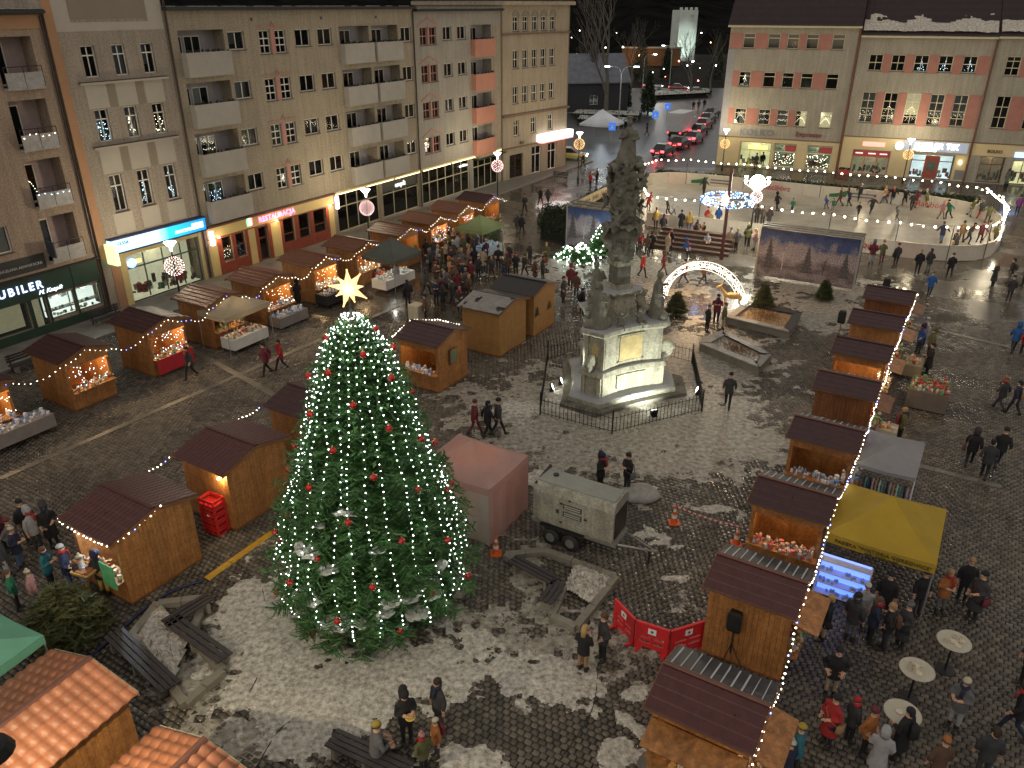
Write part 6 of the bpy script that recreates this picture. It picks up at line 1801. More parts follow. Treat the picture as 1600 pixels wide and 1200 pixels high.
# lamp cluster with a floodlight beside the rink
rt = thing('floodlight_mast', 'lamp mast with four cones and a dazzling round floodlight by the rink', 'lamp mast', (18.5, 59.9, 0))
MB().lathe([(.12, 0), (.08, .5), (.06, 5.3)], 8).build('post', POST, rt)
for k in range(4):
    a = k * math.pi / 2 + .5
    MB().tube([(0, 0, 4.9), (.6 * math.cos(a), .6 * math.sin(a), 4.6), (1.15 * math.cos(a), 1.15 * math.sin(a), 4.95)], .03, 5).build('arm', POST, rt)
    MB().lathe([(.03, 0), (.15, .26), (.14, .28), (0, .29)], 12, c=(1.15 * math.cos(a), 1.15 * math.sin(a), 4.95)).build('lamp_cone', CONE, rt)
MB().ball((0, -.15, 4.95), .58, 0, 20, 14).build('floodlight', glow('dazzle', (1, 1, .86), 30), rt, True)  # globe enlarged so its shape takes in the lamp's glare
point_light('mast_light', (0, -.75, 4.9), 2600, (1, .93, .7), .4, rt)
ball_of_lights(rt, (.1, 0, 3.85), .45, PINKB, 110, .02)
# red pole with a ring of blue lights
rt = thing('decorated_pole', 'dark red pole carrying a wide ring of blue lights', 'pole', (15.55, 56.5, 0))
MB().lathe([(.16, 0), (.13, .8), (.11, 6.6)], 8).build('post', M('oxblood_paint', (.09, .02, .02), .45, .2), rt)
b = MB()
BLU = [glow('blue_bulb', (.08, .3, 1), 9), glow('ice_bulb', (.75, .9, 1), 9)]
for i in range(330):
    a = random.uniform(0, 6.283); t = random.uniform(0, 6.283); r = 1.75 + .22 * math.cos(t)
    b.ico((r * math.cos(a), r * math.sin(a), 4.4 + .22 * math.sin(t)), .03, 0 if random.random() < .7 else 1)
tag(b.build('ring_lights', BLU, rt), kind='stuff')
b = MB(); n = 32
for z, r in ((4.3, 1.9), (4.5, 1.6)): b.tube([(r * math.cos(2 * math.pi * i / n), r * math.sin(2 * math.pi * i / n), z) for i in range(n + 1)], .03, 4)
for k in range(6): b.tube([(0, 0, 4.4), (1.75 * math.cos(k * 1.047), 1.75 * math.sin(k * 1.047), 4.4)], .02, 4)
b.build('ring_frame', METAL_D, rt)
MB().lathe([(.0, -.6), (.25, -.4), (.28, 0), (0, .5)], 10, c=(-.25, -.15, 4.5)).build('gold_drop', glow('gold_drop', (1, .55, .2), 2.5), rt)
# wooden seating steps and the white gate board
rt = thing('seating_steps', 'dark wooden seating steps beside the rink entrance', 'steps', G(1085, 386) + (0,), R(90 - 118))
for k in range(5):
    MB().box(-3.0, 3.0, -1.5 + k * .6, -1.0 + k * .6, .0 if k == 0 else .2 * k - .02, .2 * (k + 1)).build('tread', M('dark_plank', (.07, .04, .028), .6, .3, 3, .3, 25), rt)
x, y = G(1003, 366); rt = MB().box(-.7, .7, -.04, .04, 0, 2.0).build('gate_board', M('white_board', 0), None, loc=(x, y, 0), rz=R(70)); tag(rt, 'tall white board at the left corner of the rink', 'board')
# ------------------------------------------------------------------ printed winter backdrops
def banner_mat(name, w_, h, x0=0.):
    """print of a winter wood: night blue sky, frosted trees, snow; local x along the board, z up"""
    m = bpy.data.materials.new(name); m.use_nodes = True
    t = m.node_tree; N, L = t.nodes, t.links; p = N['Principled BSDF']; p.inputs['Roughness'].default_value = .6
    tc = N.new('ShaderNodeTexCoord'); sp = N.new('ShaderNodeSeparateXYZ'); L.new(tc.outputs['Object'], sp.inputs[0])
    n1 = N.new('ShaderNodeTexNoise'); n1.inputs['Scale'].default_value = 1.1; n1.inputs['Detail'].default_value = 3; L.new(tc.outputs['Object'], n1.inputs[0])
    n2 = N.new('ShaderNodeTexNoise'); n2.inputs['Scale'].default_value = 14; n2.inputs['Detail'].default_value = 6; L.new(tc.outputs['Object'], n2.inputs[0])
    ad = N.new('ShaderNodeMath'); ad.operation = 'MULTIPLY_ADD'; ad.inputs[1].default_value = 2.2; L.new(n1.outputs[0], ad.inputs[0]); L.new(sp.outputs[2], ad.inputs[2])
    rp = N.new('ShaderNodeValToRGB'); mr = N.new('ShaderNodeMapRange'); mr.inputs[1].default_value = .9; mr.inputs[2].default_value = 1.1 + h; L.new(ad.outputs[0], mr.inputs[0]); L.new(mr.outputs[0], rp.inputs[0])
    els = rp.color_ramp.elements
    els[0].position = 0; els[0].color = (.045, .04, .05, 1); els[1].position = 1; els[1].color = (.015, .03, .1, 1)
    for q, c in ((.2, (.22, .2, .21)), (.33, (.1, .085, .09)), (.5, (.3, .27, .28)), (.72, (.24, .22, .24)), (.82, (.04, .07, .18))):
        e = els.new(q); e.color = (*c, 1)
    r2 = N.new('ShaderNodeValToRGB'); r2.color_ramp.elements[0].position = .4; r2.color_ramp.elements[1].position = .62
    r2.color_ramp.elements[0].color = (.55, .5, .55, 1); r2.color_ramp.elements[1].color = (1.35, 1.3, 1.3, 1); L.new(n2.outputs[0], r2.inputs[0])
    mu = N.new('ShaderNodeMix'); mu.data_type = 'RGBA'; mu.blend_type = 'MULTIPLY'; mu.inputs[0].default_value = 1; L.new(rp.outputs[0], mu.inputs[6]); L.new(r2.outputs[0], mu.inputs[7])
    L.new(mu.outputs[2], p.inputs['Base Color'])
    return m
def backdrop(label, c, rz, w_, h, dep, seed):
    rt = thing('winter_backdrop', label, 'backdrop', (*c, 0), rz)
    rg = random.Random(seed)
    MB().box(-w_ / 2, w_ / 2, 0, .05, .15, h).build('printed_panel', banner_mat('winter_print_%d' % seed, w_, h), rt)
    FIRP = M('print_fir', (.03, .026, .032), .7, .5, 9, col2=(.12, .11, .12)); TRK = M('print_trunk', (.05, .04, .045), .7, .3); FROST = M('print_frost', (.42, .38, .4), .7, .35, 12)
    for k in range(5):     # printed firs and frosted crowns, flat on the panel
        x = -w_ / 2 + w_ * (k + .3 + .3 * rg.random()) / 5; b = MB()
        hh = rg.uniform(1.3, 2.0); z0 = .75
        if k % 2 == 0:
            n = 7
            for i in range(n):
                za = z0 + hh * i / n; r = .42 * (1 - i / n) + .05
                b.add([(x - r, -.003 - .001 * i, za), (x + r, -.003 - .001 * i, za), (x + r * .12, -.003 - .001 * i, za + hh / n * 1.5), (x - r * .12, -.003 - .001 * i, za + hh / n * 1.5)], [(0, 1, 2, 3)])
            b.build('printed_fir', FIRP, rt)
        else:
            b.add([(x - .03, -.004, z0), (x + .03, -.004, z0), (x + .02, -.004, z0 + 1.0), (x - .02, -.004, z0 + 1.0)], [(0, 1, 2, 3)])
            for i in range(22):
                a = rg.uniform(.3, 2.84); l = rg.uniform(.4, .85); s = rg.uniform(.3, 1.0)
                b.add([(x - .012, -.0045, z0 + s), (x + .012, -.0045, z0 + s), (x + l * math.cos(a), -.0045, z0 + s + l * math.sin(a))], [(0, 1, 2)])
            b.build('printed_tree', TRK if k == 3 else FROST, rt)
    for s in (-1, 1):
        MB().box(s * (w_ / 2 + .06) - .05, s * (w_ / 2 + .06) + .05, -.05, .1, 0, h + .1).build('frame_post', M('grey_pole', 0), rt)
        MB().box(s * (w_ / 2) - .04, s * (w_ / 2) + .04, .11, dep, .1, h).build('side_panel', M('dark_panel', (.05, .05, .055), .7, .2), rt)
    for k in range(3): MB().box(-w_ / 2 - .1, w_ / 2 + .1, .12 + k * dep / 3, .3 + k * dep / 3, h, h + .12).build('roof_beam', M('grey_beam', (.22, .2, .16), .7, .25, 2), rt)
    return rt
bx, by = (16.92 + 22.38) / 2, (52.35 + 49.23) / 2
backdrop('large printed winter forest backdrop in front of the rink', (bx, by), R(90 - 119.7), 6.3, 3.45, 1.6, 2)
rt = backdrop('smaller dark winter backdrop half hidden behind the column', (6.3, 58.9), R(90 - 119.7), 4.6, 3.1, 2.4, 5)
# ------------------------------------------------------------------ light arch and what stands round it
fa, fb = Vector((9.58, 47.98, 0)), Vector((14.34, 45.4, 0))
mid = (fa + fb) / 2; e = (fb - fa).normalized(); hs = (fb - fa).length / 2
rt = thing('light_arch', 'white glowing light arch over the path', 'arch', mid, math.atan2(e.y, e.x))
ARCW = glow('arch_white', (1, .9, .75), 1.3); ARCB = glow('arch_bulb', (1, .93, .82), 7, False)
for y in (-.28, .28):
    for r in (1.0, .87):
        MB().tube([(hs * r * math.cos(math.pi * i / 40), y, 2.7 * r * math.sin(math.pi * i / 40)) for i in range(41)],   .016, 5).build('rim', ARCW, rt)
b = MB()
for i in range(430):
    t = math.pi * random.random(); r = random.uniform(.87, 1.0); y = random.uniform(-.28, .28)
    b.ico((hs * r * math.cos(t), y, 2.7 * r * math.sin(t)), random.uniform(.012, .022))
tag(b.build('bulbs', ARCB, rt), kind='stuff')
for i in range(0, 41):
    t = math.pi * i / 40; s = 1 if i % 2 else -1
    MB().tube([(hs * math.cos(t), -.28 * s, 2.7 * math.sin(t)), (hs * .95 * math.cos(t + .06), .28 * s, 2.7 * .95 * math.sin(t + .06))], .009, 4).build('lattice_bar', ARCW, rt)
for s in (-1, 1): MB().box(s * hs * .95 - .25, s * hs * .95 + .25, -.4, .4, 0, .08).build('foot', METAL_D, rt)
for s in (-1, 1): point_light('arch_glow', (s * .9, 0, 2.15), 330, (1, .58, .24), .3, rt)
def small_fir(label, x, y, h, r, needle, seed, nb=130, stand=True):
    t = thing('small_fir', label, 'fir tree', (x, y, 0))
    MB().lathe([(.07, 0), (.05, h * .5), (.01, h)], 6).build('trunk', BARK, t)
    spruce(t, (.12 * h, h * .97), lambda z: r * max(.06, (1 - z / h) ** .8), nb, 12, needle, seed, .1, .38)
    return t
NEED_D = M('dim_needles', (.04, .06, .02), .7, .4, 4)
NEED_Y = M('olive_needles', (.09, .095, .035), .7, .4, 4)
small_fir('small fir tree without lights in front of the bottom left stall', -13.3, 17.9, 1.9, 1.35, NEED_Y, 31, 240)
small_fir('small fir under the left leg of the light arch', *G(1056, 492), 1.5, .75, NEED_Y, 32)
small_fir('small fir at the right leg of the light arch', *G(1190, 487), 1.9, .8, NEED_Y, 33)
small_fir('little snowy fir in front of the winter backdrop', *G(1286, 470), 1.4, .55, NEED_D, 34)
# lit bushes behind the column
for k, (px, py, lab) in enumerate(((885, 405, 'low lit bush behind the column, leftmost'), (908, 412, 'lit bush behind the column, in the middle'), (938, 400, 'tall lit bush right beside the column shaft'))):
    x, y = G(px, py); t = small_fir(lab, x, y, [1.0, 1.5, 2.3][k], [.9, 1.0, 1.1][k], NEEDLE, 40 + k, 110)
    b = MB()
    h, r = [1.0, 1.5, 2.3][k], [.9, 1.0, 1.1][k]
    for i in range(60):
        z = random.random(); a = random.uniform(0, 6.283); q = r * (1 - z) ** .7 + .05
        b.ico((q * math.cos(a), q * math.sin(a), z * h + .05), .04)
    tag(b.build('bulbs', TREE_BULB, t), kind='stuff')
# golden deer
GOLD = M('gold_deer', (.5, .3, .1), .5, .2, emit=(1, .6, .2), es=.06)
src = MB()
src.tube([(-.55, 0, .95), (-.3, 0, 1.0), (.2, 0, .98), (.5, 0, 1.05)], [.12, .2, .19, .16], 10); src.tube([(.45, 0, 1.05), (.7, 0, 1.35), (.78, 0, 1.5)], [.13, .08, .07], 8); src.tube([(.72, 0, 1.52), (.9, 0, 1.48), (1.02, 0, 1.42)], [.085, .07, .045], 8)
for s in (-1, 1):
    src.tube([(.42, s * .1, .95), (.44, s * .1, .55), (.42, s * .1, .3), (.44, s * .1, .02)], [.08, .05, .035, .035], 6)
    src.tube([(-.48, s * .1, .92), (-.4, s * .11, .65), (-.55, s * .11, .38), (-.5, s * .11, .02)], [.1, .07, .035, .035], 6)
    src.tube([(.74, s * .05, 1.58), (.7, s * .14, 1.68)], [.04, .015], 5)
    src.tube([(.72, s * .03, 1.58), (.66, s * .12, 1.8), (.7, s * .25, 2.0)], .02, 5); src.tube([(.67, s * .1, 1.76), (.8, s * .18, 1.88)], .018, 5)
src.tube([(-.55, 0, 1.0), (-.66, 0, .92)], [.05, .02], 5)
x, y = G(1142, 486); o = put('deer_figure', fuse(src, .03, 'deer_figure', [GOLD], 1), None, (x, y, 0), R(160)); tag(o, 'golden glowing deer figure inside the light arch', 'deer figure')
# ------------------------------------------------------------------ planters and benches
PLANK = M('bench_plank', (.035, .03, .032), .5, .3, 4, .3, 25); CONC = M('planter_stone', (.2, .185, .15), .75, .25, 2, .4, 18); SOIL = M('winter_soil', (.05, .04, .03), .9, .4, 4, .6, 12)
def bench(label, p, q, w_, n=4, h=.45, legs=True, group=None, back=False):
    p, q = Vector((*p, 0)), Vector((*q, 0)); d = q - p; L = d.length
    rt = thing('bench', label, 'bench', (p + q) / 2, math.atan2(d.y, d.x), group)
    for k in range(n):
        y = -w_ / 2 + (k + .5) * w_ / n
        MB().box(-L / 2, L / 2, y - w_ / n * .38, y + w_ / n * .38, h - .045, h).build('slat', PLANK, rt)
    for s in (-.8, 0, .8) if L > 2 else (-.7, .7):
        MB().box(s * L / 2 - .05, s * L / 2 + .05, -w_ / 2 + .03, w_ / 2 - .03, 0, h - .046).build('leg', CONC, rt)
    if back:
        for k in range(3): MB().box(-L / 2, L / 2, w_ / 2, w_ / 2 + .03, h + .1 + k * .14, h + .2 + k * .14).build('back_slat', PLANK, rt)
        for s in (-.8, .8): MB().box(s * L / 2 - .03, s * L / 2 + .03, w_ / 2 + .031, w_ / 2 + .07, .0, h + .5).build('back_post', METAL_D, rt)
    return rt
GB = 'slatted benches round the flower beds'
bench('long dark slatted bench on the left of the snowy flower bed', G(182, 1005), G(272, 1092), .6, 4, group=GB)
bench('short slatted bench at the top right of the left snowy bed', G(262, 992), G(332, 948), .5, 3, group=GB)
bench('slatted bench along the right of the left snowy bed', G(272, 985), G(356, 1046), .55, 3, group=GB)
bench('dark slatted bench along the left of the bed by the red barriers', G(800, 888), G(868, 925), .5, 3, group=GB)
bench('short slatted bench at the foot of the bed by the red barriers', G(873, 926), G(851, 958), .5, 3, group=GB)
bench('bench at the bottom edge where a visitor sits', G(520, 1170), G(640, 1225), .6, 4, group=GB)
x, y = G(874, 282); bench('park bench with a backrest outside the lit corner shop', (x - .8, y + .2), (x + .8, y - .6), .5, 3, back=True)
x, y = G(170, 505); bench('park bench with a backrest behind the left stalls', (x - .5, y - .8), (x + .5, y + .8), .5, 3, back=True)
x, y = G(48, 575); bench('park bench between the first two left stalls', (x - .5, y - .8), (x + .5, y + .8), .5, 3, back=True)
def snow_bed(label, poly, hmax, seed, mat=SNOW, rim=True):
    poly = [Vector((*p, 0)) for p in poly]; c = sum(poly, Vector()) / len(poly)
    rt = thing('flower_bed', label, 'flower bed', c)
    P_ = [p - c for p in poly]
    if rim:
        for a, b_ in zip(P_, P_[1:] + P_[:1]):
            d = (b_ - a).normalized(); n = Vector((d.y, -d.x, 0)) * .12; L = (b_ - a).length; k = max(1, int(L / .5))
            for i in range(k):
                s, t = a.lerp(b_, i / k) + d * .008, a.lerp(b_, (i + 1) / k) - d * .008
                MB().slab([s - n, t - n, t + n, s + n], (0, 0, random.uniform(.2, .24))).build('edging_stone', CONC, rt)
    cell = .07
    xs = [p.x for p in P_]; ys = [p.y for p in P_]
    def inside(x, y):
        r = True
        sg = None
        for a, b_ in zip(P_, P_[1:] + P_[:1]):
            cr_ = (b_.x - a.x) * (y - a.y) - (b_.y - a.y) * (x - a.x)
            L = (b_ - a).length
            if sg is None: sg = math.copysign(1, cr_)
            dd = sg * cr_ / L
            r = min(r, dd) if r is not True else dd
        return r
    s0 = 1
    vs, fs, ids = [], [], {}
    nx, ny = int((max(xs) - min(xs)) / cell) + 1, int((max(ys) - min(ys)) / cell) + 1
    area = sum(a.x * b_.y - b_.x * a.y for a, b_ in zip(P_, P_[1:] + P_[:1]))
    for i in range(nx):
        for j in range(ny):
            x, y = min(xs) + i * cell, min(ys) + j * cell
            dd = min(((b_.x - a.x) * (y - a.y) - (b_.y - a.y) * (x - a.x)) / (b_ - a).length * (1 if area > 0 else -1) for a, b_ in zip(P_, P_[1:] + P_[:1]))
            if dd > -.02:
                nz = noise.fractal(Vector((x * 1.6, y * 1.6, seed)), .9, 2, 5)
                ids[i, j] = len(vs); vs.append((x, y, .16 + hmax * min(1, dd / .35) * (.55 + .7 * nz) + .05 * noise.noise(Vector((x * 7, y * 7, seed)))))
    for (i, j) in ids:
        q = [(i, j), (i + 1, j), (i + 1, j + 1), (i, j + 1)]
        if all(t in ids for t in q): fs.append(tuple(ids[t] for t in q))
    MB().add(vs, fs).build('snow_cover', mat, rt, True)
    b = MB()
    for k in range(60):
        p = random.choice(vs); b.tube([(p[0], p[1], p[2] - .03), (p[0] + random.uniform(-.1, .1), p[1] + random.uniform(-.1, .1), p[2] + random.uniform(.08, .22))], [.012, .004], 3)
    tag(b.build('dry_stems', M('dry_stem', (.2, .09, .04), .9, .3), rt), kind='stuff')
    return rt
snow_bed('flower bed heaped with dirty snow between the left benches', [G(248, 948), G(322, 940), G(300, 1000), G(350, 1055), G(290, 1106), G(208, 1000)], .22, 3)
snow_bed('flower bed heaped with snow beside the generator', [G(790, 872), G(850, 866), G(962, 908), G(900, 985), G(862, 968), G(880, 925)], .25, 7)
def raised_bed(label, poly, h, mat_in):
    poly = [Vector((*p, 0)) for p in poly]; c = sum(poly, Vector()) / len(poly)
    rt = thing('raised_bed', label, 'planter', c); P_ = [p - c for p in poly]
    for a, b_ in zip(P_, P_[1:] + P_[:1]):
        d = (b_ - a).normalized(); n = Vector((-d.y, d.x, 0)); sgn = 1 if n.dot(-(a + b_)) > 0 else -1
        MB().slab([a, b_, b_ + n * sgn * .14 - d * .14, a + n * sgn * .14 + d * .14], (0, 0, h)).build('stone_wall', CONC, rt)
        MB().slab([a - n * sgn * .06 + Vector((0, 0, h + .002)), b_ - n * sgn * .06 + Vector((0, 0, h + .002)), b_ + n * sgn * .4 - d * .4 + Vector((0, 0, h + .002)), a + n * sgn * .4 + d * .4 + Vector((0, 0, h + .002))], (0, 0, .06)).build('seat_plank', PLANK if a.x + b_.x > 0 else M('snowy_plank', (.3, .29, .26), .7, .3, 3), rt)
    MB().add([(p.x * .86, p.y * .86, h - .05) for p in P_], [tuple(range(len(P_)))]).build('soil', mat_in, rt)
    b = MB()
    for k in range(240):
        w = [random.random() for _ in P_]; s = sum(w); p = sum((q * (a / s) for q, a in zip(P_, w)), Vector()) * .95
        b.tube([(p.x, p.y, h - .06), (p.x + random.uniform(-.15, .15), p.y + random.uniform(-.15, .15), h + random.uniform(.05, .3))], [.012, .004], 3)
    tag(b.build('dry_plants', M('dry_stem', 0), rt), kind='stuff')
raised_bed('long raised bed with seat planks nearest the column', [G(1092, 548), G(1184, 586), G(1204, 566), G(1128, 528)], .42, SLUSH)
raised_bed('raised bed with straw under the right leg of the arch', [G(1133, 506), G(1232, 530), G(1250, 500), G(1163, 484)], .42, M('straw', (.3, .2, .1), .9, .4, 5, .6, 20))
# ------------------------------------------------------------------ generator trailer, barriers, cones
rt = thing('generator_trailer', 'off-white power generator on a two-axle trailer', 'generator', (2.35, 22.5, 0), R(90 - 120))
GENW = M('generator_paint', (.33, .315, .26), .5, .15, 2, .1, 20, streak=.35); GEND = M('generator_top', (.24, .25, .22), .6, .15, 1.5)
sec = [(-.6, .78), (.6, .78), (.62, 1.0), (.62, 2.0), (.55, 2.22), (.4, 2.3), (-.4, 2.3), (-.55, 2.22), (-.62, 2.0), (-.62, 1.0)]
n = len(sec)
vs = [(x, y, z) for x in (-1.5, 1.5) for y, z in sec]
MB().add(vs, [tuple(range(n)), tuple(range(2 * n - 1, n - 1, -1))] + [(i, n + i, n + (i + 1) % n, (i + 1) % n) for i in range(n)]).build('canopy', GENW, rt)
MB().box(-1.42, 1.42, -.42, .42, 2.301, 2.33).build('top_plate', GEND, rt)
for x0, x1 in ((-1.44, -.5), (-.48, .45), (.47, 1.44)):
    MB().box(x0, x1, -.632, -.621, .86, 2.0).build('door', GENW, rt)
for x, z in ((-.42, 1.75), (-.42, 1.0), (.5, 1.4), (-.1, 1.95)): MB().box(x - .05, x + .05, -.65, -.633, z, z + .06).build('latch', METAL_D, rt)
for z in (1.6, 1.3): MB().box(-.35, .35, -.642, -.633, z, z + .2).build('label_plate', M('dark_plate', (.05, .05, .045), .5, .2), rt)
for z in (1.6, 1.3):
    for k in range(2): MB().box(-.3, .3, -.646, -.643, z + .04 + k * .08, z + .08 + k * .08).build('label_line', M('pale_line', (.4, .4, .35), .5, 0), rt)
MB().box(-.62, -.5, -.645, -.633, 1.35, 1.5).build('gauge', M('dark_plate', 0), rt)
MB().tube([(-1.45, -.55, 2.2), (-1.45, .55, 2.34)], .07, 6).build('exhaust', METAL_D, rt); MB().lathe([(.1, 0), (.1, .05)], 8, c=(-1.0, .1, 2.33)).build('cap', METAL_D, rt)
MB().box(1.501, 1.53, -.5, .5, .9, 1.9).build('grille', METAL_D, rt)
b = MB(); b.box(-1.6, 1.6, -.55, -.42, .62, .77); b.box(-1.6, 1.6, .42, .55, .62, .77); b.box(-1.6, -1.45, -.42, .42, .62, .765); b.box(1.45, 1.6, -.42, .42, .62, .765); b.build('chassis', M('galvanised', (.3, .3, .28), .5, .2, metal=.6), rt)
for s in (-1, 1):
    for x in (-.75, 0):
        w_ = MB().lathe([(.0, -.09), (.3, -.09), (.33, -.05), (.33, .05), (.3, .09), (0, .09)], 16).build('tyre', M('rubber', (.02, .02, .02), .8, .2), rt, True, (x, s * .66, .33)); w_.rotation_euler = (R(90), 0, 0)
        MB().lathe([(0, -.1), (.17, -.1), (.17, .1), (0, .1)], 12).build('rim', M('galvanised', 0), w_)
    MB().box(-1.2, .45, s * .6 - .14, s * .6 + .14, .7, .73).build('mudguard', METAL_D, rt)
MB().tube([(1.6, -.4, .68), (2.8, 0, .6), (1.6, .4, .68)], .05, 5).build('drawbar', M('galvanised', 0), rt); MB().tube([(2.6, 0, .6), (2.6, 0, .02)], .04, 6).build('jockey_leg', METAL_D, rt)
x, y = G(1000, 775); 
mm = MB().ball((0, 0, 0), (.8, .6, .35), 0, 18, 10); mm.v = [(a * (1 + .35 * noise.noise(Vector((a * 3, b_ * 3, 1)))), b_ * (1 + .35 * noise.noise(Vector((a * 3, b_ * 3, 5)))), max(-.05, c + .12 * noise.noise(Vector((a * 5, b_ * 5, c))))) for a, b_, c in mm.v]
o = mm.build('snow_heap', M('grey_snow', (.3, .3, .28), .8, .25, 4, .6, 18), None, True, (x, y, .05)); tag(o, 'small heap of grey snow behind the generator', 'snow heap')
RB_ = M('barrier_red', (.62, .025, .03), .4, .12, 2)
bp = [(3.08, 18.35), (3.58, 17.42), (4.5, 16.97), (5.65, 17.42)]
for k, lab in enumerate(('red plastic road barrier at the left end of the three', 'red plastic road barrier in the middle of the three', 'red plastic road barrier touching the pine stall')):
    a, b_ = Vector((*bp[k], 0)), Vector((*bp[k + 1], 0)); d = b_ - a; L = d.length - .04
    rt = thing('road_barrier', lab, 'barrier', (a + b_) / 2, math.atan2(d.y, d.x), 'red road barriers')
    holes = [(-L * .36, -.03, .3, .4), (.03, L * .36, .3, .4), (-L * .36, -.03, .5, .58), (.03, L * .36, .5, .58), (-L * .3, L * .3, 0.0, .14)]
    m = wall_with_holes(-L / 2, L / 2, 0, .98, holes, .05, -.025); m2 = wall_with_holes(-L / 2, L / 2, 0, .98, [h for h in holes], .0, .025); m.add(m2.v, m2.f)
    m.build('panel', RB_, rt)
    MB().box(-L / 2, L / 2, -.04, .04, .98, 1.02).build('top_rim', RB_, rt)
    for s in (-1, 1): MB().box(s * (L / 2 - .1) - .04, s * (L / 2 - .1) + .04, -.2, .2, 0, .05).build('foot', RB_, rt)
    MB().box(-.12, .12, -.034, -.026, .68, .88).build('label', M('white_label', 0), rt); MB().box(-.04, .04, -.037, -.035, .74, .82).build('label_mark', M('grey_print', 0), rt)
CO, CW_ = M('cone_orange', (.65, .12, .02), .5, .1), M('cone_white', (.6, .6, .58), .5, .1)
for k, ((x, y), lab) in enumerate((((5.9, 23.53), 'traffic cone by the generator with tape tied to its tip'), ((7.85, 22.29), 'traffic cone beside the bottle stall at the end of the tape'), ((-.55, 21.75), 'traffic cone at the corner of the pink tent'))):
    rt = thing('traffic_cone', lab, 'cone', (x, y, 0), 0, 'orange and white traffic cones')
    MB().box(-.19, .19, -.19, .19, 0, .035).build('base', CO, rt)
    for z0, z1, m in ((.035, .25, CO), (.25, .38, CW_), (.38, .52, CO), (.52, .62, CW_), (.62, .75, CO)):
        r = lambda z: .14 - .15 * z
        MB().lathe([(r(z0), z0), (r(z1), z1)], 12).build('ring', m, rt)
a, b_ = Vector((5.9, 23.53, .72)), Vector((7.85, 22.29, .72))
b = MB(); n = 24
for i in range(n):
    p, q = a.lerp(b_, i / n), a.lerp(b_, (i + 1) / n)
    p.z -= .3 * (i / n) * (1 - i / n); q.z -= .3 * ((i + 1) / n) * (1 - (i + 1) / n)
    b.add([p, q, q + Vector((0, 0, .06)), p + Vector((0, 0, .06))], [(0, 1, 2, 3)], i % 2)
o = b.build('barrier_tape', [M('tape_red', (.6, .04, .04), .5, 0), M('tape_white', (.65, .63, .6), .5, 0)]); tag(o, 'red and white tape stretched between two cones', 'tape')
def speaker(label, x, y, z, rz):
    rt = thing('loudspeaker', label, 'speaker', (x, y, 0), rz, 'black loudspeakers on stands')
    for k in range(3):
        a = k * 2.094; MB().tube([(.38 * math.cos(a), .38 * math.sin(a), 0), (0, 0, .75)], .014, 4).build('tripod_leg', METAL_D, rt)
    MB().tube([(0, 0, .4), (0, 0, z)], .02, 5).build('pole', METAL_D, rt)
    pl = [(-.2, -.12), (.2, -.12), (.16, .16), (-.16, .16)]
    b = MB(); n = 4
    for zz, s in ((z, .8), (z + .1, 1), (z + .6, 1), (z + .7, .8)):
        b.v += [(px * s, py * s, zz) for px, py in pl]
    fs = [(3, 2, 1, 0), (12, 13, 14, 15)]
    for j in range(3): fs += [(j * 4 + i, j * 4 + (i + 1) % 4, j * 4 + 4 + (i + 1) % 4, j * 4 + 4 + i) for i in range(4)]
    b.f = fs; b.m = [0] * len(fs)
    b.build('cabinet', M('speaker_black', (.012, .012, .013), .6, .2), rt)
    MB().box(-.15, .15, -.128, -.122, z + .12, z + .58).build('grille', M('speaker_grille', (.02, .02, .022), .4, .2), rt)
speaker('loudspeaker on a stand against the nearest pine wall', 6.2, 16.75, 1.25, STALL_RZ)
speaker('loudspeaker on a stand left of the third last stall', 17.7, 39.4, 1.6, STALL_RZ)
speaker('loudspeaker on a stand behind the farthest right stall', 22.3, 44.6, 1.7, STALL_RZ)
# standing tables
TOPM = M('table_top_beige', (.42, .39, .31), .5, .12, 3)
for (x, y), lab, cups in (((9.76, 14.06), 'bare round standing table nearest the camera', 1), ((10.78, 15.48), 'round standing table with cups and plates, middle one', 12), ((12.29, 16.51), 'round standing table with cups, farthest one', 10)):
    rt = thing('standing_table', lab, 'table', (x, y, 0), 0, 'round standing tables at the right')
    MB().lathe([(0, 1.07), (.43, 1.07), (.445, 1.085), (.43, 1.1), (0, 1.1)], 28).build('table_top', TOPM, rt)
    MB().tube([(0, 0, .03), (0, 0, 1.07)], .03, 8).build('column', METAL_D, rt); MB().lathe([(.26, 0), (.26, .02), (.05, .05)], 16).build('foot', METAL_D, rt)
    for k in range(cups):
        a = random.uniform(0, 6.283); r = random.uniform(.02, .25)
        cp = MB().lathe([(.03, 0), (.042, .1), (.038, .1), (.028, .01)], 8) if k % 3 else MB().lathe([(.04, 0), (.09, .015), (.085, .02), (.03, .008)], 12)
        o = cp.build('paper_cup' if k % 3 else 'paper_plate', M('paper', (.6, .55, .42), .7, .1), None, False, (x + r * math.cos(a) - .05, y + r * math.sin(a), 1.101))
        tag(o, ('paper cup left on the ' if k % 3 else 'paper plate left on the ') + lab, 'cup' if k % 3 else 'plate', 'cups and plates on the ' + lab)
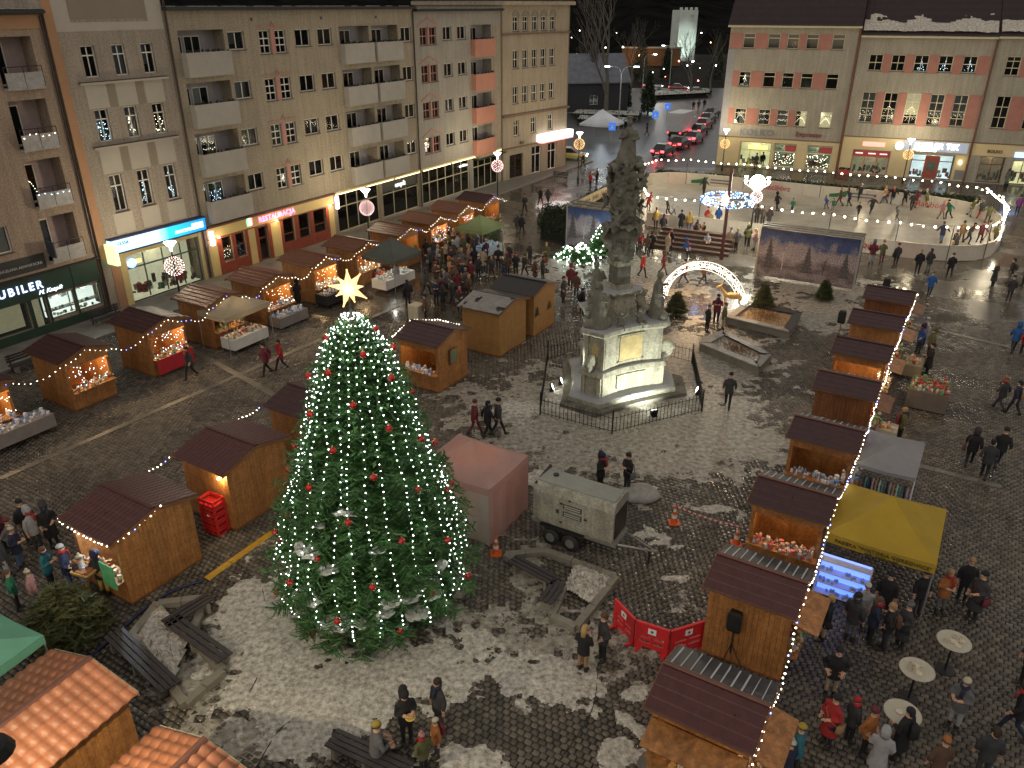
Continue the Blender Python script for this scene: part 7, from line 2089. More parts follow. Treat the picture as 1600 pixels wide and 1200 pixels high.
# hose, cable ramp, cables
def hose(label, pts, r, mat, name='cable'):
    pts = [Vector((*G(*p), r)) for p in pts]
    sm = []
    for i in range(len(pts) - 1):
        p0, p1, p2, p3 = pts[max(0, i - 1)], pts[i], pts[i + 1], pts[min(len(pts) - 1, i + 2)]
        for s in range(8):
            t = s / 8; sm.append(.5 * ((2 * p1) + (p2 - p0) * t + (2 * p0 - 5 * p1 + 4 * p2 - p3) * t * t + (3 * p1 - p0 - 3 * p2 + p3) * t ** 3))
    sm.append(pts[-1]); o0 = sm[0].copy()
    o = MB().tube([p - o0 for p in sm], r, 6).build(name, mat, None, True, o0); tag(o, label, name)
hose('thick blue hose lying across the wet setts', [(320, 908), (270, 925), (225, 955), (185, 990), (140, 1030)], .045, M('hose_blue', (.015, .025, .07), .35, .1), 'hose')
hose('black cable curling in the snow left of the tree', [(410, 920), (418, 980), (405, 1050), (385, 1090)], .018, M('cable', 0))
hose('black cable running from the tree towards the bottom edge', [(540, 1045), (515, 1085), (490, 1110), (450, 1130), (430, 1150), (400, 1200)], .016, M('cable', 0))
hose('black cable loop on the wet setts beside the blue hose', [(178, 985), (160, 988), (170, 975), (165, 958)], .02, M('cable', 0))
hose('black cable on the paving by the bottom right stall', [(935, 1035), (930, 1090), (915, 1130), (880, 1180)], .014, M('cable', 0))
a, b_ = Vector((*G(322, 905), 0)), Vector((*G(425, 832), 0)); d = b_ - a
rt = thing('cable_ramp', 'yellow cable ramp on the paving left of the tree', 'cable ramp', (a + b_) / 2, math.atan2(d.y, d.x))
for k in range(3):
    L = d.length / 3; x0 = -d.length / 2 + k * L
    MB().slab([(x0 + .01, -.14, 0), (x0 + .01, -.07, .06), (x0 + .01, .07, .06), (x0 + .01, .14, 0)], (L - .02, 0, 0)).build('segment', M('ramp_yellow', (.5, .27, .01), .5, .15, 3), rt)
# low hedge, banner fence along the rink, dark kiosk back
HEDGE = M('hedge_leaf', (.02, .035, .016), .8, .4, 4)
def hedge(label, poly, h, n, mat=HEDGE, leaf=.09, snow=False):
    poly = [Vector((*p, 0)) for p in poly]; c = sum(poly, Vector()) / len(poly); rt = thing('hedge', label, 'hedge', c)
    P_ = [p - c for p in poly]; vs, fs = [], []
    for k in range(n):
        t, u = random.random(), random.random()
        p = P_[0].lerp(P_[1], t).lerp(P_[3].lerp(P_[2], t), u)
        z = h * random.random() ** .45
        d = Vector((random.uniform(-1, 1), random.uniform(-1, 1), random.uniform(-.3, 1))).normalized() * leaf * 1.6; s = d.cross(Vector((random.random(), random.random(), random.random()))).normalized() * leaf * .7
        q = p + Vector((random.gauss(0, .05), random.gauss(0, .05), z + random.gauss(0, .05)))
        o_ = len(vs); vs += [q - s, q + s, q + d]; fs.append((o_, o_ + 1, o_ + 2))
    tag(MB().add(vs, fs).build('leaves', mat, rt), kind='stuff')
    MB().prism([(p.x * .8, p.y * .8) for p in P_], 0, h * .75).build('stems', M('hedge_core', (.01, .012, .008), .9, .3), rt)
    if snow:
        m = MB().prism([(p.x * .95, p.y * .95) for p in P_], h, h + .08); m.build('snow_cap', M('grey_snow', 0), rt)
hedge('dark clipped hedge at the left corner of the rink', [G(838, 374), G(884, 384), G(905, 352), G(852, 346)], 1.7, 5000)
hedge('long low hedge along the left side of the rink', [(2.5, 66.5), (3.3, 66.1), (12.0, 82.2), (11.2, 82.8)], .8, 3500)
a, b_ = Vector((3.4, 66.2, 0)), Vector((11.6, 81.3, 0)); d = b_ - a
rt = thing('banner_fence', 'long cream banner fence beside the low hedge', 'fence', a, math.atan2(d.y, d.x))
n = 8
for k in range(n):
    L = d.length / n
    MB().box(k * L + .02, (k + 1) * L - .02, -.02, .02, .25, 1.15).build('banner', M('cream_banner', (.45, .37, .24), .7, .15, 1), rt)
    MB().tube([(k * L, 0, 0), (k * L, 0, 1.2)], .03, 5).build('post', METAL_D, rt)
    for i in range(4):
        MB().box(k * L + .2 + i * .38, k * L + .2 + i * .38 + random.uniform(.18, .3), -.026, -.022, .5, .85).build('printed_mark', M('brown_print', (.12, .07, .04), .6, .1), rt)
x, y = G(652, 500); table('tall pale table beside the crowd', (x, y), .7, .7, 1.0, STALL_RZ, M('cream_cloth', 0), skirt=.95)
x, y = G(838, 505); rt = thing('planter_box', 'dark planter box beside the black roofed stall', 'planter', (x, y, 0), STALL_RZ)
MB().box(-.9, .9, -.6, .6, 0, .7).build('box', M('dark_plank', 0), rt); MB().box(-.8, .8, -.5, .5, .701, .75).build('soil', SOIL, rt)
# fir cut-outs on the black roofed stall and green window
F0 = (.72, 43.0)
for (yy, s) in ((-.9, .5), (.55, .45)):
    q = local(F0, 1.37, yy); rt = MB()
    for i in range(3): rt.slab([(-.3 * s * (1.2 - .3 * i) * 1.6, 0, .0 + i * .3 * s), (.3 * s * (1.2 - .3 * i) * 1.6, 0, i * .3 * s), (0, 0, (i + 1.6) * .3 * s)], (0, -.015 - .004 * i, 0))
    o = rt.build('fir_cutout', M('fir_cutout', (.02, .035, .015), .8, .2), None, False, (q[0], q[1], 1.2), STALL_RZ + math.pi / 2); tag(o, 'dark fir cut-out on the end wall of the black roofed stall, %s one' % ('nearer' if yy < 0 else 'farther'), 'cut-out', 'fir cut-outs on the stall')
q = local(D0, 1.25, -.1)
rt = thing('shutter_window', 'small pale green window on the stall behind the tree top', 'window', (q[0], q[1], 1.2), STALL_RZ + math.pi / 2)
MB().box(-.3, .3, -.05, -.01, 0, .8).build('frame', WOOD_D, rt); MB().box(-.24, .24, -.056, -.051, .06, .74).build('pane', M('green_pane', (.12, .17, .1), .4, .2), rt)
# ------------------------------------------------------------------ people
SKIN = M('skin', (.5, .3, .2), .55, .08, 4)
COLS = {'black': (.012, .012, .014), 'charcoal': (.035, .035, .038), 'navy': (.015, .02, .05), 'grey': (.11, .11, .115), 'light grey': (.3, .3, .31), 'beige': (.36, .28, .19), 'brown': (.09, .05, .03), 'red': (.32, .018, .02),
        'maroon': (.13, .018, .03), 'teal': (.02, .13, .17), 'blue': (.02, .09, .28), 'green': (.02, .15, .08), 'orange': (.3, .11, .03), 'pink': (.34, .17, .16), 'yellow': (.32, .25, .04), 'mustard': (.42, .28, .07), 'white': (.42, .42, .42), 'cream': (.42, .38, .29),
        'olive': (.09, .09, .035), 'tan': (.3, .18, .09), 'denim': (.06, .1, .2), 'purple': (.15, .04, .18), 'blond': (.4, .26, .1), 'dark brown': (.03, .018, .012)}
def cloth(c): return M('cloth ' + c, COLS[c], .85, .2, 5, .25, 60)
SHOE = M('boots', (.02, .016, .014), .6, .2)
PLACE = [cloth('black'), cloth('charcoal'), SKIN, SHOE]
def body(name, pose):
    """fused winter-clothed body, facing -y. regions: 0 coat, 1 trousers, 2 skin, 3 boots"""
    s = MB(); P_ = pose
    hip = P_.get('hip', .9); lean = P_.get('lean', 0.)
    def up(z, x=0., y=0.): return (x, y - lean * (z - hip), z)
    seat = P_.get('seat', False)
    hem = P_.get('hem', .72)
    # legs
    for k, sx in ((0, -1), (1, 1)):
        kn, an = P_['legs'][k]
        hp = (sx * .095, 0, hip - .02)
        s.tube([hp, (sx * .1, kn[0], kn[1]), (sx * .1, an[0], an[1])], [.092, .068, .05], 8, 1)
        s.tube([(sx * .1, an[0], an[1] + .06), (sx * .1, an[0] + .02, an[1] - .03)], [.055, .06], 8, 3)
        s.tube([(sx * .1, an[0] + .05, an[1] - .045), (sx * .105, an[0] - .06, an[1] - .05), (sx * .115, an[0] - .19, an[1] - .055)], [(.05, .04), (.055, .04), (.04, .028)], 8, 3)
    # coat
    if seat:
        s.tube([(0, 0, hip - .1), up(hip + .1), up(hip + .32), up(hip + .5), up(hip + .58)], [(.2, .17), (.195, .15), (.22, .15), (.19, .11), (.08, .08)], 12, 0)
        s.tube([(0, .05, hip - .02), (0, -.3, hip + .02)], [(.2, .12), (.17, .1)], 10, 0)
    else:
        fl = P_.get('flare', .205)
        s.tube([(0, .0, hem), up(hip - .02), up(hip + .12), up(hip + .34), up(hip + .5), up(hip + .58)], [(fl, fl * .8), (.2, .155), (.19, .14), (.222, .15), (.19, .11), (.085, .085)], 12, 0)
    # collar, neck, head
    z0 = hip + .56
    s.tube([up(z0 - .02), up(z0 + .07)], [(.1, .1), (.085, .09)], 10, 0)
    s.tube([up(z0), up(z0 + .12)], [.055, .052], 8, 2)
    hy = -lean * (z0 + .2 - hip) - P_.get('nod', 0) * .06
    hc = (0, hy, z0 + .205)
    s.ball(hc, (.078, .098, .115), 2, 12, 9)
    s.ball((0, hy - .03, z0 + .145), (.055, .07, .065), 2, 8, 6)          # jaw
    s.tube([(0, hy - .085, z0 + .225), (0, hy - .118, z0 + .19), (0, hy - .09, z0 + .18)], [.014, .02, .016], 6, 2)   # nose
    for sx in (-1, 1): s.ball((sx * .08, hy + .01, z0 + .2), (.014, .026, .034), 2, 6, 5)   # ears
    # arms
    hands = []
    for k, sx in ((0, -1), (1, 1)):
        el, wr = P_['arms'][k]
        sh = up(hip + .475, sx * .185)
        s.tube([sh, (sx * abs(el[0]), el[1], el[2]), wr], [.078, .066, .052], 8, 0)
        d = (Vector(wr) - Vector((sx * abs(el[0]), el[1], el[2]))).normalized()
        pc = Vector(wr) + d * .05
        s.tube([Vector(wr) - d * .02, pc, Vector(wr) + d * .1], [(.03, .026), (.042, .024), (.038, .02)], 8, 2)
        hands.append((Vector(wr) + d * .085, d, sx))
    me = fuse(s, .024, name, PLACE, 2)
    # fingers, thumb and eyes belong to the same mesh
    x = MB()
    for c, d, sx in hands:
        side = d.cross(Vector((0, 0, 1)))
        side = side.normalized() if side.length > .1 else Vector((0, 1, 0))
        nrm = side.cross(d)
        for i, ln in enumerate((.062, .072, .068, .052)):
            b0 = c + side * (-.028 + i * .0185)
            x.tube([b0, b0 + d * ln * .55 + nrm * .008, b0 + d * ln * .9 - nrm * .014], [.0095, .009, .007], 5, 2)
        b0 = c - d * .05 - side * .036
        x.tube([b0, b0 - side * .025 + d * .025, b0 - side * .022 + d * .055], [.012, .011, .008], 5, 2)
    for sx in (-1, 1): x.ico((sx * .03, hy - .088, z0 + .222), (.011, .006, .008), 4)
    x.tube([(-.022, hy - .097, z0 + .15), (.022, hy - .097, z0 + .15)], .005, 4, 4)
    bmx = bmesh.new(); bmx.from_mesh(me)
    m2 = x.mesh('tmp', [SKIN]); 
    bmx.from_mesh(m2); bmx.to_mesh(me); bmx.free()
    k0 = len(me.polygons) - len(x.f)
    me.materials.append(M('eye_dark', (.015, .01, .01), .3, 0))
    for i, p in enumerate(me.polygons):
        if i >= k0: p.material_index = x.m[i - k0]
    me.update()
    return me, hc
ST = [((.0, .5), (.0, .1)), ((.0, .5), (.0, .1))]
WK = [((-.16, .52), (-.3, .1)), ((.02, .5), (.3, .14))]
WK2 = [((.05, .5), (.27, .15)), ((-.14, .52), (-.24, .1))]
DN = [((.27, .02, 1.13), (-.28, -.04, .88)), ((.27, .02, 1.13), (.28, -.04, .88))]
POSES = {
    'stand': dict(legs=ST, arms=DN),
    'pockets': dict(legs=[((-.02, .5), (.0, .1)), ((.03, .5), (.04, .1))], arms=[((.3, .08, 1.14), (-.2, -.1, .98)), ((.3, .08, 1.14), (.2, -.1, .98))], lean=.02),
    'long': dict(legs=ST, arms=[((.27, .02, 1.13), (-.25, -.1, .92)), ((.27, .0, 1.13), (.1, -.26, 1.1))], hem=.42, flare=.25),
    'walk': dict(legs=WK, arms=[((.26, .12, 1.13), (-.27, .1, .9)), ((.26, -.08, 1.13), (.25, -.24, .96))], lean=.06),
    'stride': dict(legs=WK2, arms=[((.26, -.08, 1.13), (-.25, -.24, .96)), ((.26, .12, 1.13), (.27, .12, .9))], lean=.06),
    'phone': dict(legs=ST, arms=[((.26, -.02, 1.14), (-.08, -.28, 1.22)), ((.26, -.02, 1.14), (.08, -.28, 1.22))], nod=.7),
    'rail': dict(legs=[((.0, .5), (.02, .1)), ((-.06, .52), (.1, .1))], arms=[((.28, -.1, 1.12), (-.12, -.36, 1.08)), ((.28, -.1, 1.12), (.12, -.36, 1.08))], lean=.2),
    'sit': dict(hip=.5, seat=True, legs=[((-.42, .5), (-.44, .1)), ((-.42, .5), (-.5, .1))], arms=[((.27, -.1, .72), (-.14, -.32, .66)), ((.27, -.1, .72), (.14, -.32, .66))], lean=.12),
    'skate': dict(legs=[((-.15, .54), (-.08, .12)), ((.1, .5), (.34, .2))], arms=[((.38, .02, 1.16), (-.5, -.12, 1.02)), ((.38, .04, 1.16), (.5, .02, 1.0))], lean=.3),
}
BODY = {k: body('person_' + k, p) for k, p in POSES.items()}
for k, (me, hc) in BODY.items():
    me.name = 'person'
hb = MB()
n = 12
prof = [(.104, -.015), (.112, .03), (.104, .08), (.07, .125), (.02, .145)]
def headgear(kind):
    b = MB()
    if kind == 'beanie':
        b.lathe([(.1, .012), (.112, .015), (.114, .05)], 14, 1); b.lathe([(.111, .05), (.106, .085), (.075, .13), (.025, .15)], 14, 0)
    elif kind == 'bobble':
        b.lathe([(.1, .012), (.114, .015), (.116, .05)], 14, 1); b.lathe([(.112, .05), (.106, .09), (.075, .135), (.02, .155)], 14, 0); b.ball((0, 0, .19), .05, 0, 8, 6)
    elif kind == 'hood':
        b.tube([(0, .0, .17), (0, .05, .14), (0, .1, .03), (0, .09, -.09), (0, .05, -.14)], [(.06, .05), (.12, .1), (.125, .06), (.12, .05), (.13, .08)], 10, 0)
        b.lathe([(.098, -.06), (.126, .0), (.126, .05), (.1, .12), (.04, .155)], 14, 0)
    elif kind == 'hair':
        b.lathe([(.098, .0), (.105, .03), (.1, .075), (.072, .115), (.02, .128)], 14, 0); b.ball((0, .05, -.03), (.088, .065, .1), 0, 10, 7)
    elif kind == 'long_hair':
        b.lathe([(.098, .0), (.107, .03), (.102, .075), (.072, .118), (.02, .132)], 14, 0); b.tube([(0, .06, .05), (0, .085, -.08), (0, .1, -.25)], [(.095, .05), (.1, .05), (.075, .035)], 10, 0)
    b.v = [(x * .93 * (1 + .05 * noise.noise(Vector((x * 30, y * 30, z * 30)))), y * 1.1 + .012, z) for x, y, z in b.v]
    return b
HG = {k: headgear(k) for k in ('beanie', 'bobble', 'hood', 'hair', 'long_hair')}
HGM = {k: v.mesh('hat' if k in ('beanie', 'bobble') else k if k == 'hood' else 'hair', [cloth('black'), cloth('charcoal')], True) for k, v in HG.items()}
def person(px, py, pose, coat, trou, hat, where, face=None, h=1.72, z=0., xy=None, seatz=None, group=None, label=None):
    """hat: 'kind colour'"""
    x, y = xy or G(px, py, z)
    if face is None: face = random.uniform(0, 360)
    o = bpy.data.objects.new('person', BODY[pose][0]); COL.objects.link(o)
    o.location = (x, y, z if seatz is None else seatz - .43)
    o.rotation_euler = (0, 0, R(180 - face))        # face: compass towards which the person looks
    sc = h / 1.79 * random.uniform(.97, 1.03); o.scale = (sc * random.uniform(.97, 1.06), sc * random.uniform(.97, 1.06), sc)
    for i, m in ((0, cloth(coat)), (1, cloth(trou))):
        o.material_slots[i].link = 'OBJECT'; o.material_slots[i].material = m
    kind, hc_ = hat.split(' ', 1) if ' ' in hat else (hat, 'dark brown')
    c = bpy.data.objects.new({'beanie': 'hat', 'bobble': 'hat', 'hood': 'hood'}.get(kind, 'hair'), HGM[kind]); COL.objects.link(c)
    c.parent = o; c.location = BODY[pose][1]
    c.material_slots[0].link = 'OBJECT'; c.material_slots[0].material = cloth(hc_)
    who = 'child' if h < 1.45 else 'person'
    verb = {'sit': 'sitting', 'walk': 'walking', 'stride': 'walking', 'skate': 'skating', }.get(pose, '')
    hw = {'beanie': '%s beanie', 'bobble': '%s bobble hat', 'hood': '%s hood', 'hair': '%s hair', 'long_hair': 'long %s hair'}[kind] % hc_
    i_ = next(PN)
    if i_ % 3 == 0:
        s_ = bpy.data.objects.new('scarf', SCARF); COL.objects.link(s_); s_.parent = o; s_.location = BODY[pose][1]
        s_.material_slots[0].link = 'OBJECT'; s_.material_slots[0].material = cloth(['red', 'cream', 'grey', 'navy', 'mustard', 'teal'][i_ % 6])
    if i_ % 4 == 1 and pose not in ('sit', 'skate'):
        s_ = bpy.data.objects.new('backpack' if i_ % 8 == 1 else 'shoulder_bag', BPACK if i_ % 8 == 1 else SBAG); COL.objects.link(s_); s_.parent = o
        s_.material_slots[0].link = 'OBJECT'; s_.material_slots[0].material = cloth(['brown', 'black', 'maroon', 'grey', 'tan'][i_ % 5])
    if label is None and len(('%s in %s coat with %s %s %s' % (who, coat, hw, verb, where)).split()) > 16: verb = ''
    if label is None and len(('%s in %s coat with %s %s' % (who, coat, hw, where)).split()) > 16: hw = hw.split()[-2] + ' ' + hw.split()[-1]; where = where.replace('in the group of three', 'in three')
    if label is None and len(('%s in %s coat with %s %s %s' % (who, coat, hw, verb, where)).split()) > 16: label = '%s in %s coat and %s trousers %s' % (who, coat, trou, where)
    tag(o, label or ('%s in %s coat with %s %s %s' % (who, coat, hw, verb, where)).replace('  ', ' '), 'person', group)
    return o
Pn = person
PN = iter(range(9999))
SCARF = MB().lathe([(.075, -.16), (.115, -.15), (.12, -.1), (.085, -.085)], 12).tube([(.05, -.1, -.13), (.06, -.17, -.22), (.05, -.19, -.38)], [(.045, .02), (.05, .02), (.05, .015)], 6).mesh('scarf', cloth('red'), True)
BPACK = MB().tube([(0, .2, .98), (0, .25, 1.04), (0, .24, 1.3), (0, .18, 1.42)], [(.12, .07), (.15, .1), (.14, .09), (.08, .05)], 8).mesh('backpack', cloth('black'), True)
SBAG = MB().tube([(.27, .02, .72), (.29, .02, .78), (.29, .02, .98)], [(.05, .12), (.07, .15), (.05, .13)], 8).tube([(.28, .1, .96), (.2, .1, 1.3), (.0, .0, 1.47), (-.12, -.14, 1.25), (.1, -.18, 1.05), (.27, -.08, .96)], .016, 4).mesh('shoulder_bag', cloth('brown'), True)
# crowd at the garlanded stall, bottom left
q = 'at the garlanded stall'
g_ = 'people queuing at the garlanded stall'
for a in [(114, 922, 'pockets', 'navy', 'denim', 'beanie white', 'in the queue front', 60, 1.82), (141, 929, 'stand', 'light grey', 'mustard', 'bobble cream', 'between two dark jackets in the queue', 50, 1.6), (167, 930, 'pockets', 'black', 'mustard', 'hood navy', 'closest to the counter', 20, 1.78),
          (84, 920, 'phone', 'teal', 'charcoal', 'long_hair brown', 'left of the white beanie', 80, 1.7), (16, 905, 'stand', 'charcoal', 'light grey', 'hair black', 'at the left edge of the queue', 60, 1.78), (30, 875, 'pockets', 'grey', 'denim', 'beanie maroon', 'at the back of the queue', 100, 1.74),
          (63, 860, 'stand', 'light grey', 'charcoal', 'hood light grey', 'at the back of the queue', 110, 1.75), (36, 888, 'phone', 'navy', 'denim', 'bobble cream', 'in the middle of the queue', 90, 1.65), (50, 847, 'stand', 'black', 'black', 'beanie black', 'behind the whole queue', 120, 1.78),
          (86, 852, 'long', 'black', 'black', 'hood charcoal', 'right of the back of the queue', 140, 1.74), (30, 952, 'stand', 'green', 'charcoal', 'long_hair brown', 'behind the small fir tree', 70, 1.5), (60, 946, 'stand', 'pink', 'grey', 'bobble cream', 'behind the small fir tree', 80, 1.4), (4, 882, 'pockets', 'brown', 'black', 'hair brown', 'cut off by the left edge', 60, 1.76), (12, 860, 'stand', 'maroon', 'black', 'beanie black', 'near the left edge', 80, 1.74)]:
    Pn(*a[:6], a[6], a[7], a[8], group=g_)
# foreground group at the bottom bench
g_ = 'visitors round the bench at the bottom'
Pn(637, 1160, 'phone', 'black', 'black', 'hood black', 'bending over a yellow plate', 150, 1.8, group=g_)
Pn(687, 1140, 'stand', 'charcoal', 'charcoal', 'hair dark brown', 'beside the hooded eater', 230, 1.8, group=g_)
bx_, by_ = G(598, 1200); Pn(0, 0, 'sit', 'grey', 'black', 'beanie yellow', 'on the bottom bench', 60, 1.78, xy=(bx_ - .15, by_ + .1), seatz=.45, group=g_)
Pn(683, 1182, 'stand', 'orange', 'charcoal', 'beanie cream', 'in front of the bottom bench group', 240, 1.35, group=g_)
Pn(663, 1207, 'pockets', 'olive', 'black', 'bobble pink', 'at the very bottom edge', 320, 1.4, group=g_)
Pn(910, 1048, 'phone', 'black', 'tan', 'long_hair blond', 'beside the snowy bed', 30, 1.7)
Pn(940, 1032, 'pockets', 'charcoal', 'black', 'hair brown', 'beside the snowy bed', 260, 1.76)
x, y = G(637, 1160); o = MB().lathe([(.0, 0), (.13, .015), (.12, .03), (0, .02)], 16).build('paper_plate', M('plate_yellow', (.55, .42, .06), .6, .1), None, False, (x + .17, y - .3, 1.22)); tag(o, 'yellow plate held by the hooded eater', 'plate')
# right side, eaters at the standing tables
g_ = 'visitors among the standing tables'
for a in [(1284, 1000, 'stand', 'black', 'beige', 'hair blond', 'at the orange counter flap', 290, 1.7), (1340, 982, 'pockets', 'light grey', 'grey', 'beanie white', 'below the yellow tent', 200, 1.74), (1376, 964, 'stand', 'black', 'black', 'hair black', 'below the yellow tent', 220, 1.76), (1356, 1004, 'phone', 'navy', 'black', 'long_hair brown', 'in the group below the yellow tent', 100, 1.68),
          (1378, 1014, 'pockets', 'black', 'charcoal', 'hair tan', 'in the group below the yellow tent', 300, 1.74), (1404, 1012, 'long', 'charcoal', 'black', 'bobble grey', 'in the group below the yellow tent', 260, 1.68), (1325, 1000, 'stand', 'charcoal', 'grey', 'beanie black', 'left in the group below the yellow tent', 60, 1.78), (1295, 1088, 'pockets', 'black', 'beige', 'hair black', 'left of the middle standing table', 200, 1.82),
          (1290, 1162, 'long', 'red', 'navy', 'hair black', 'left of the bare table', 250, 1.7), (1324, 1158, 'stand', 'charcoal', 'black', 'beanie red', 'left of the bare table', 80, 1.5), (1348, 1178, 'pockets', 'orange', 'black', 'beanie maroon', 'left of the bare table', 150, 1.6), (1364, 1213, 'long', 'light grey', 'light grey', 'hood light grey', 'at the bottom edge', 30, 1.72), (1487, 1138, 'phone', 'grey', 'light grey', 'beanie cream', 'right of the bare table', 240, 1.8),
          (1238, 1208, 'pockets', 'teal', 'black', 'beanie yellow', 'beside the nearest stall', 300, 1.7), (1222, 1228, 'stand', 'navy', 'black', 'bobble white', 'cut off by the bottom edge', 330, 1.6), (1466, 958, 'phone', 'orange', 'grey', 'long_hair tan', 'under the right edge of the yellow tent', 180, 1.72), (1516, 968, 'long', 'charcoal', 'black', 'hair black', 'right of the yellow tent', 250, 1.84), (1500, 940, 'stand', 'black', 'black', 'hair tan', 'right of the yellow tent', 200, 1.75),
          (1598, 1072, 'stand', 'charcoal', 'black', 'hair tan', 'cut off by the right edge', 260, 1.78), (1455, 1228, 'stand', 'brown', 'black', 'beanie orange', 'cut off by the bottom right edge', 0, 1.7), (1400, 1185, 'long', 'black', 'black', 'hair black', 'below the bare table', 330, 1.74), (1580, 1150, 'walk', 'black', 'navy', 'hood black', 'near the bottom right corner', 300, 1.76), (1430, 960, 'stand', 'black', 'charcoal', 'beanie charcoal', 'behind the farthest standing table', 170, 1.72), (1530, 1215, 'stand', 'charcoal', 'charcoal', 'hair dark brown', 'in the bottom right corner', 20, 1.75)]:
    Pn(*a[:6], a[6], a[7], a[8], group=g_)
# right half of the square
for a in [(1512, 728, 'walk', 'black', 'black', 'hood charcoal', 'leftmost of three on the dark paving', 30, 1.78), (1535, 748, 'stride', 'charcoal', 'black', 'hair black', 'in the middle of three on the dark paving', 40, 1.76), (1556, 729, 'walk', 'black', 'navy', 'beanie black', 'rightmost of three on the dark paving', 20, 1.8), (1560, 640, 'walk', 'charcoal', 'charcoal', 'beanie orange', 'at the right, beside a navy coat', 330, 1.72), (1581, 648, 'stride', 'navy', 'black', 'hair black', 'near the right edge', 330, 1.76),
          (1581, 552, 'walk', 'blue', 'charcoal', 'hood blue', 'near the right edge', 20, 1.78), (1597, 556, 'stride', 'red', 'black', 'hair brown', 'cut off by the right edge', 30, 1.7), (1450, 464, 'stride', 'blue', 'navy', 'beanie grey', 'behind the far end of the right row', 40, 1.76), (1449, 560, 'stand', 'olive', 'black', 'hood olive', 'at the counter of the right row', 280, 1.78), (1433, 552, 'pockets', 'blue', 'charcoal', 'hood navy', 'at the counter of the right row', 270, 1.74), (1440, 540, 'stand', 'light grey', 'black', 'beanie white', 'at the counter of the right row', 260, 1.7), (1447, 585, 'long', 'black', 'black', 'hair black', 'at the counter of the right row', 290, 1.72),
          (1403, 690, 'stand', 'olive', 'black', 'hair blond', 'beside the grey canopy', 100, 1.7),
          (1482, 433, 'stride', 'black', 'black', 'beanie brown', 'before the right part of the rink', 20, 1.78), (1432, 428, 'stand', 'black', 'black', 'hair tan', 'watching the rink', 10, 1.78), (1448, 427, 'pockets', 'charcoal', 'grey', 'hair black', 'watching the rink', 0, 1.76), (1398, 416, 'stand', 'charcoal', 'black', 'beanie maroon', 'watching the rink', 350, 1.74), (1376, 411, 'rail', 'olive', 'maroon', 'bobble orange', 'watching the rink', 10, 1.72), (1360, 413, 'pockets', 'maroon', 'light grey', 'hood grey', 'watching the rink', 20, 1.8),
          (1550, 448, 'long', 'charcoal', 'black', 'hair tan', 'right of the rink', 330, 1.78), (1575, 443, 'stand', 'black', 'grey', 'hair black', 'right of the rink', 300, 1.75), (1597, 446, 'stand', 'teal', 'black', 'hood teal', 'at the right edge before the rink', 310, 1.7), (1552, 384, 'rail', 'olive', 'black', 'hood olive', 'outside the right end of the rink', 280, 1.75), (1575, 470, 'stand', 'charcoal', 'black', 'beanie black', 'with a group right of the rink', 20, 1.7),
          (1490, 397, 'rail', 'charcoal', 'navy', 'beanie brown', 'leaning on the near rink boards', 350, 1.76), (1588, 335, 'stand', 'purple', 'black', 'hood charcoal', 'far right beyond the rink', 200, 1.75)]:
    Pn(*a[:6], a[6], a[7], a[8])
# skaters
sk = [(1311, 322, 'brown', 'maroon', 'hair blond'), (1325, 323, 'navy', 'black', 'hair black'), (1342, 314, 'charcoal', 'black', 'beanie white'), (1340, 338, 'black', 'black', 'beanie grey'), (1290, 327, 'blue', 'navy', 'bobble grey'), (1300, 330, 'green', 'pink', 'hair brown'), (1381, 318, 'tan', 'denim', 'hair tan'), (1393, 319, 'black', 'denim', 'hair tan'), (1412, 321, 'black', 'black', 'beanie black'), (1423, 329, 'charcoal', 'black', 'hair black'), (1429, 325, 'maroon', 'red', 'hair blond'), (1446, 325, 'olive', 'yellow', 'bobble cream'), (1469, 343, 'pink', 'grey', 'hair blond'), (1480, 343, 'green', 'charcoal', 'beanie black'), (1515, 339, 'olive', 'light grey', 'hair brown'), (1530, 342, 'charcoal', 'red', 'beanie olive'), (1541, 350, 'olive', 'charcoal', 'hair black'), (1469, 381, 'navy', 'denim', 'hair brown'), (1500, 379, 'tan', 'brown', 'hair black'), (1511, 382, 'charcoal', 'navy', 'hair black'), (1529, 380, 'maroon', 'black', 'beanie maroon'), (1540, 377, 'white', 'light grey', 'hair brown'), (1099, 305, 'charcoal', 'black', 'hair black'), (1213, 331, 'black', 'black', 'hood black'), (1237, 332, 'green', 'black', 'bobble green'), (1012, 331, 'red', 'maroon', 'beanie red'), (1043, 338, 'charcoal', 'black', 'hair black'), (1052, 338, 'white', 'grey', 'beanie cream'), (1400, 345, 'grey', 'black', 'hood grey'), (1360, 335, 'charcoal', 'navy', 'beanie blue')]
spots = ['on the ice left of the centre', 'on the ice in the middle', 'near the far boards', 'on the ice near the far boards']
for i, (px, py, c, t, hh) in enumerate(sk):
    small = i in (3, 4, 5, 24, 28)
    wh = ('on the ice at the right end' if px > 1460 else 'on the ice in the middle' if px > 1350 else 'on the ice left of the rink centre' if px > 1200 else 'on the far left of the ice')
    Pn(px, py, 'skate' if i % 3 else 'walk', c, t, hh, wh, None, 1.25 if small else 1.72, z=.03, group='skaters on the rink')
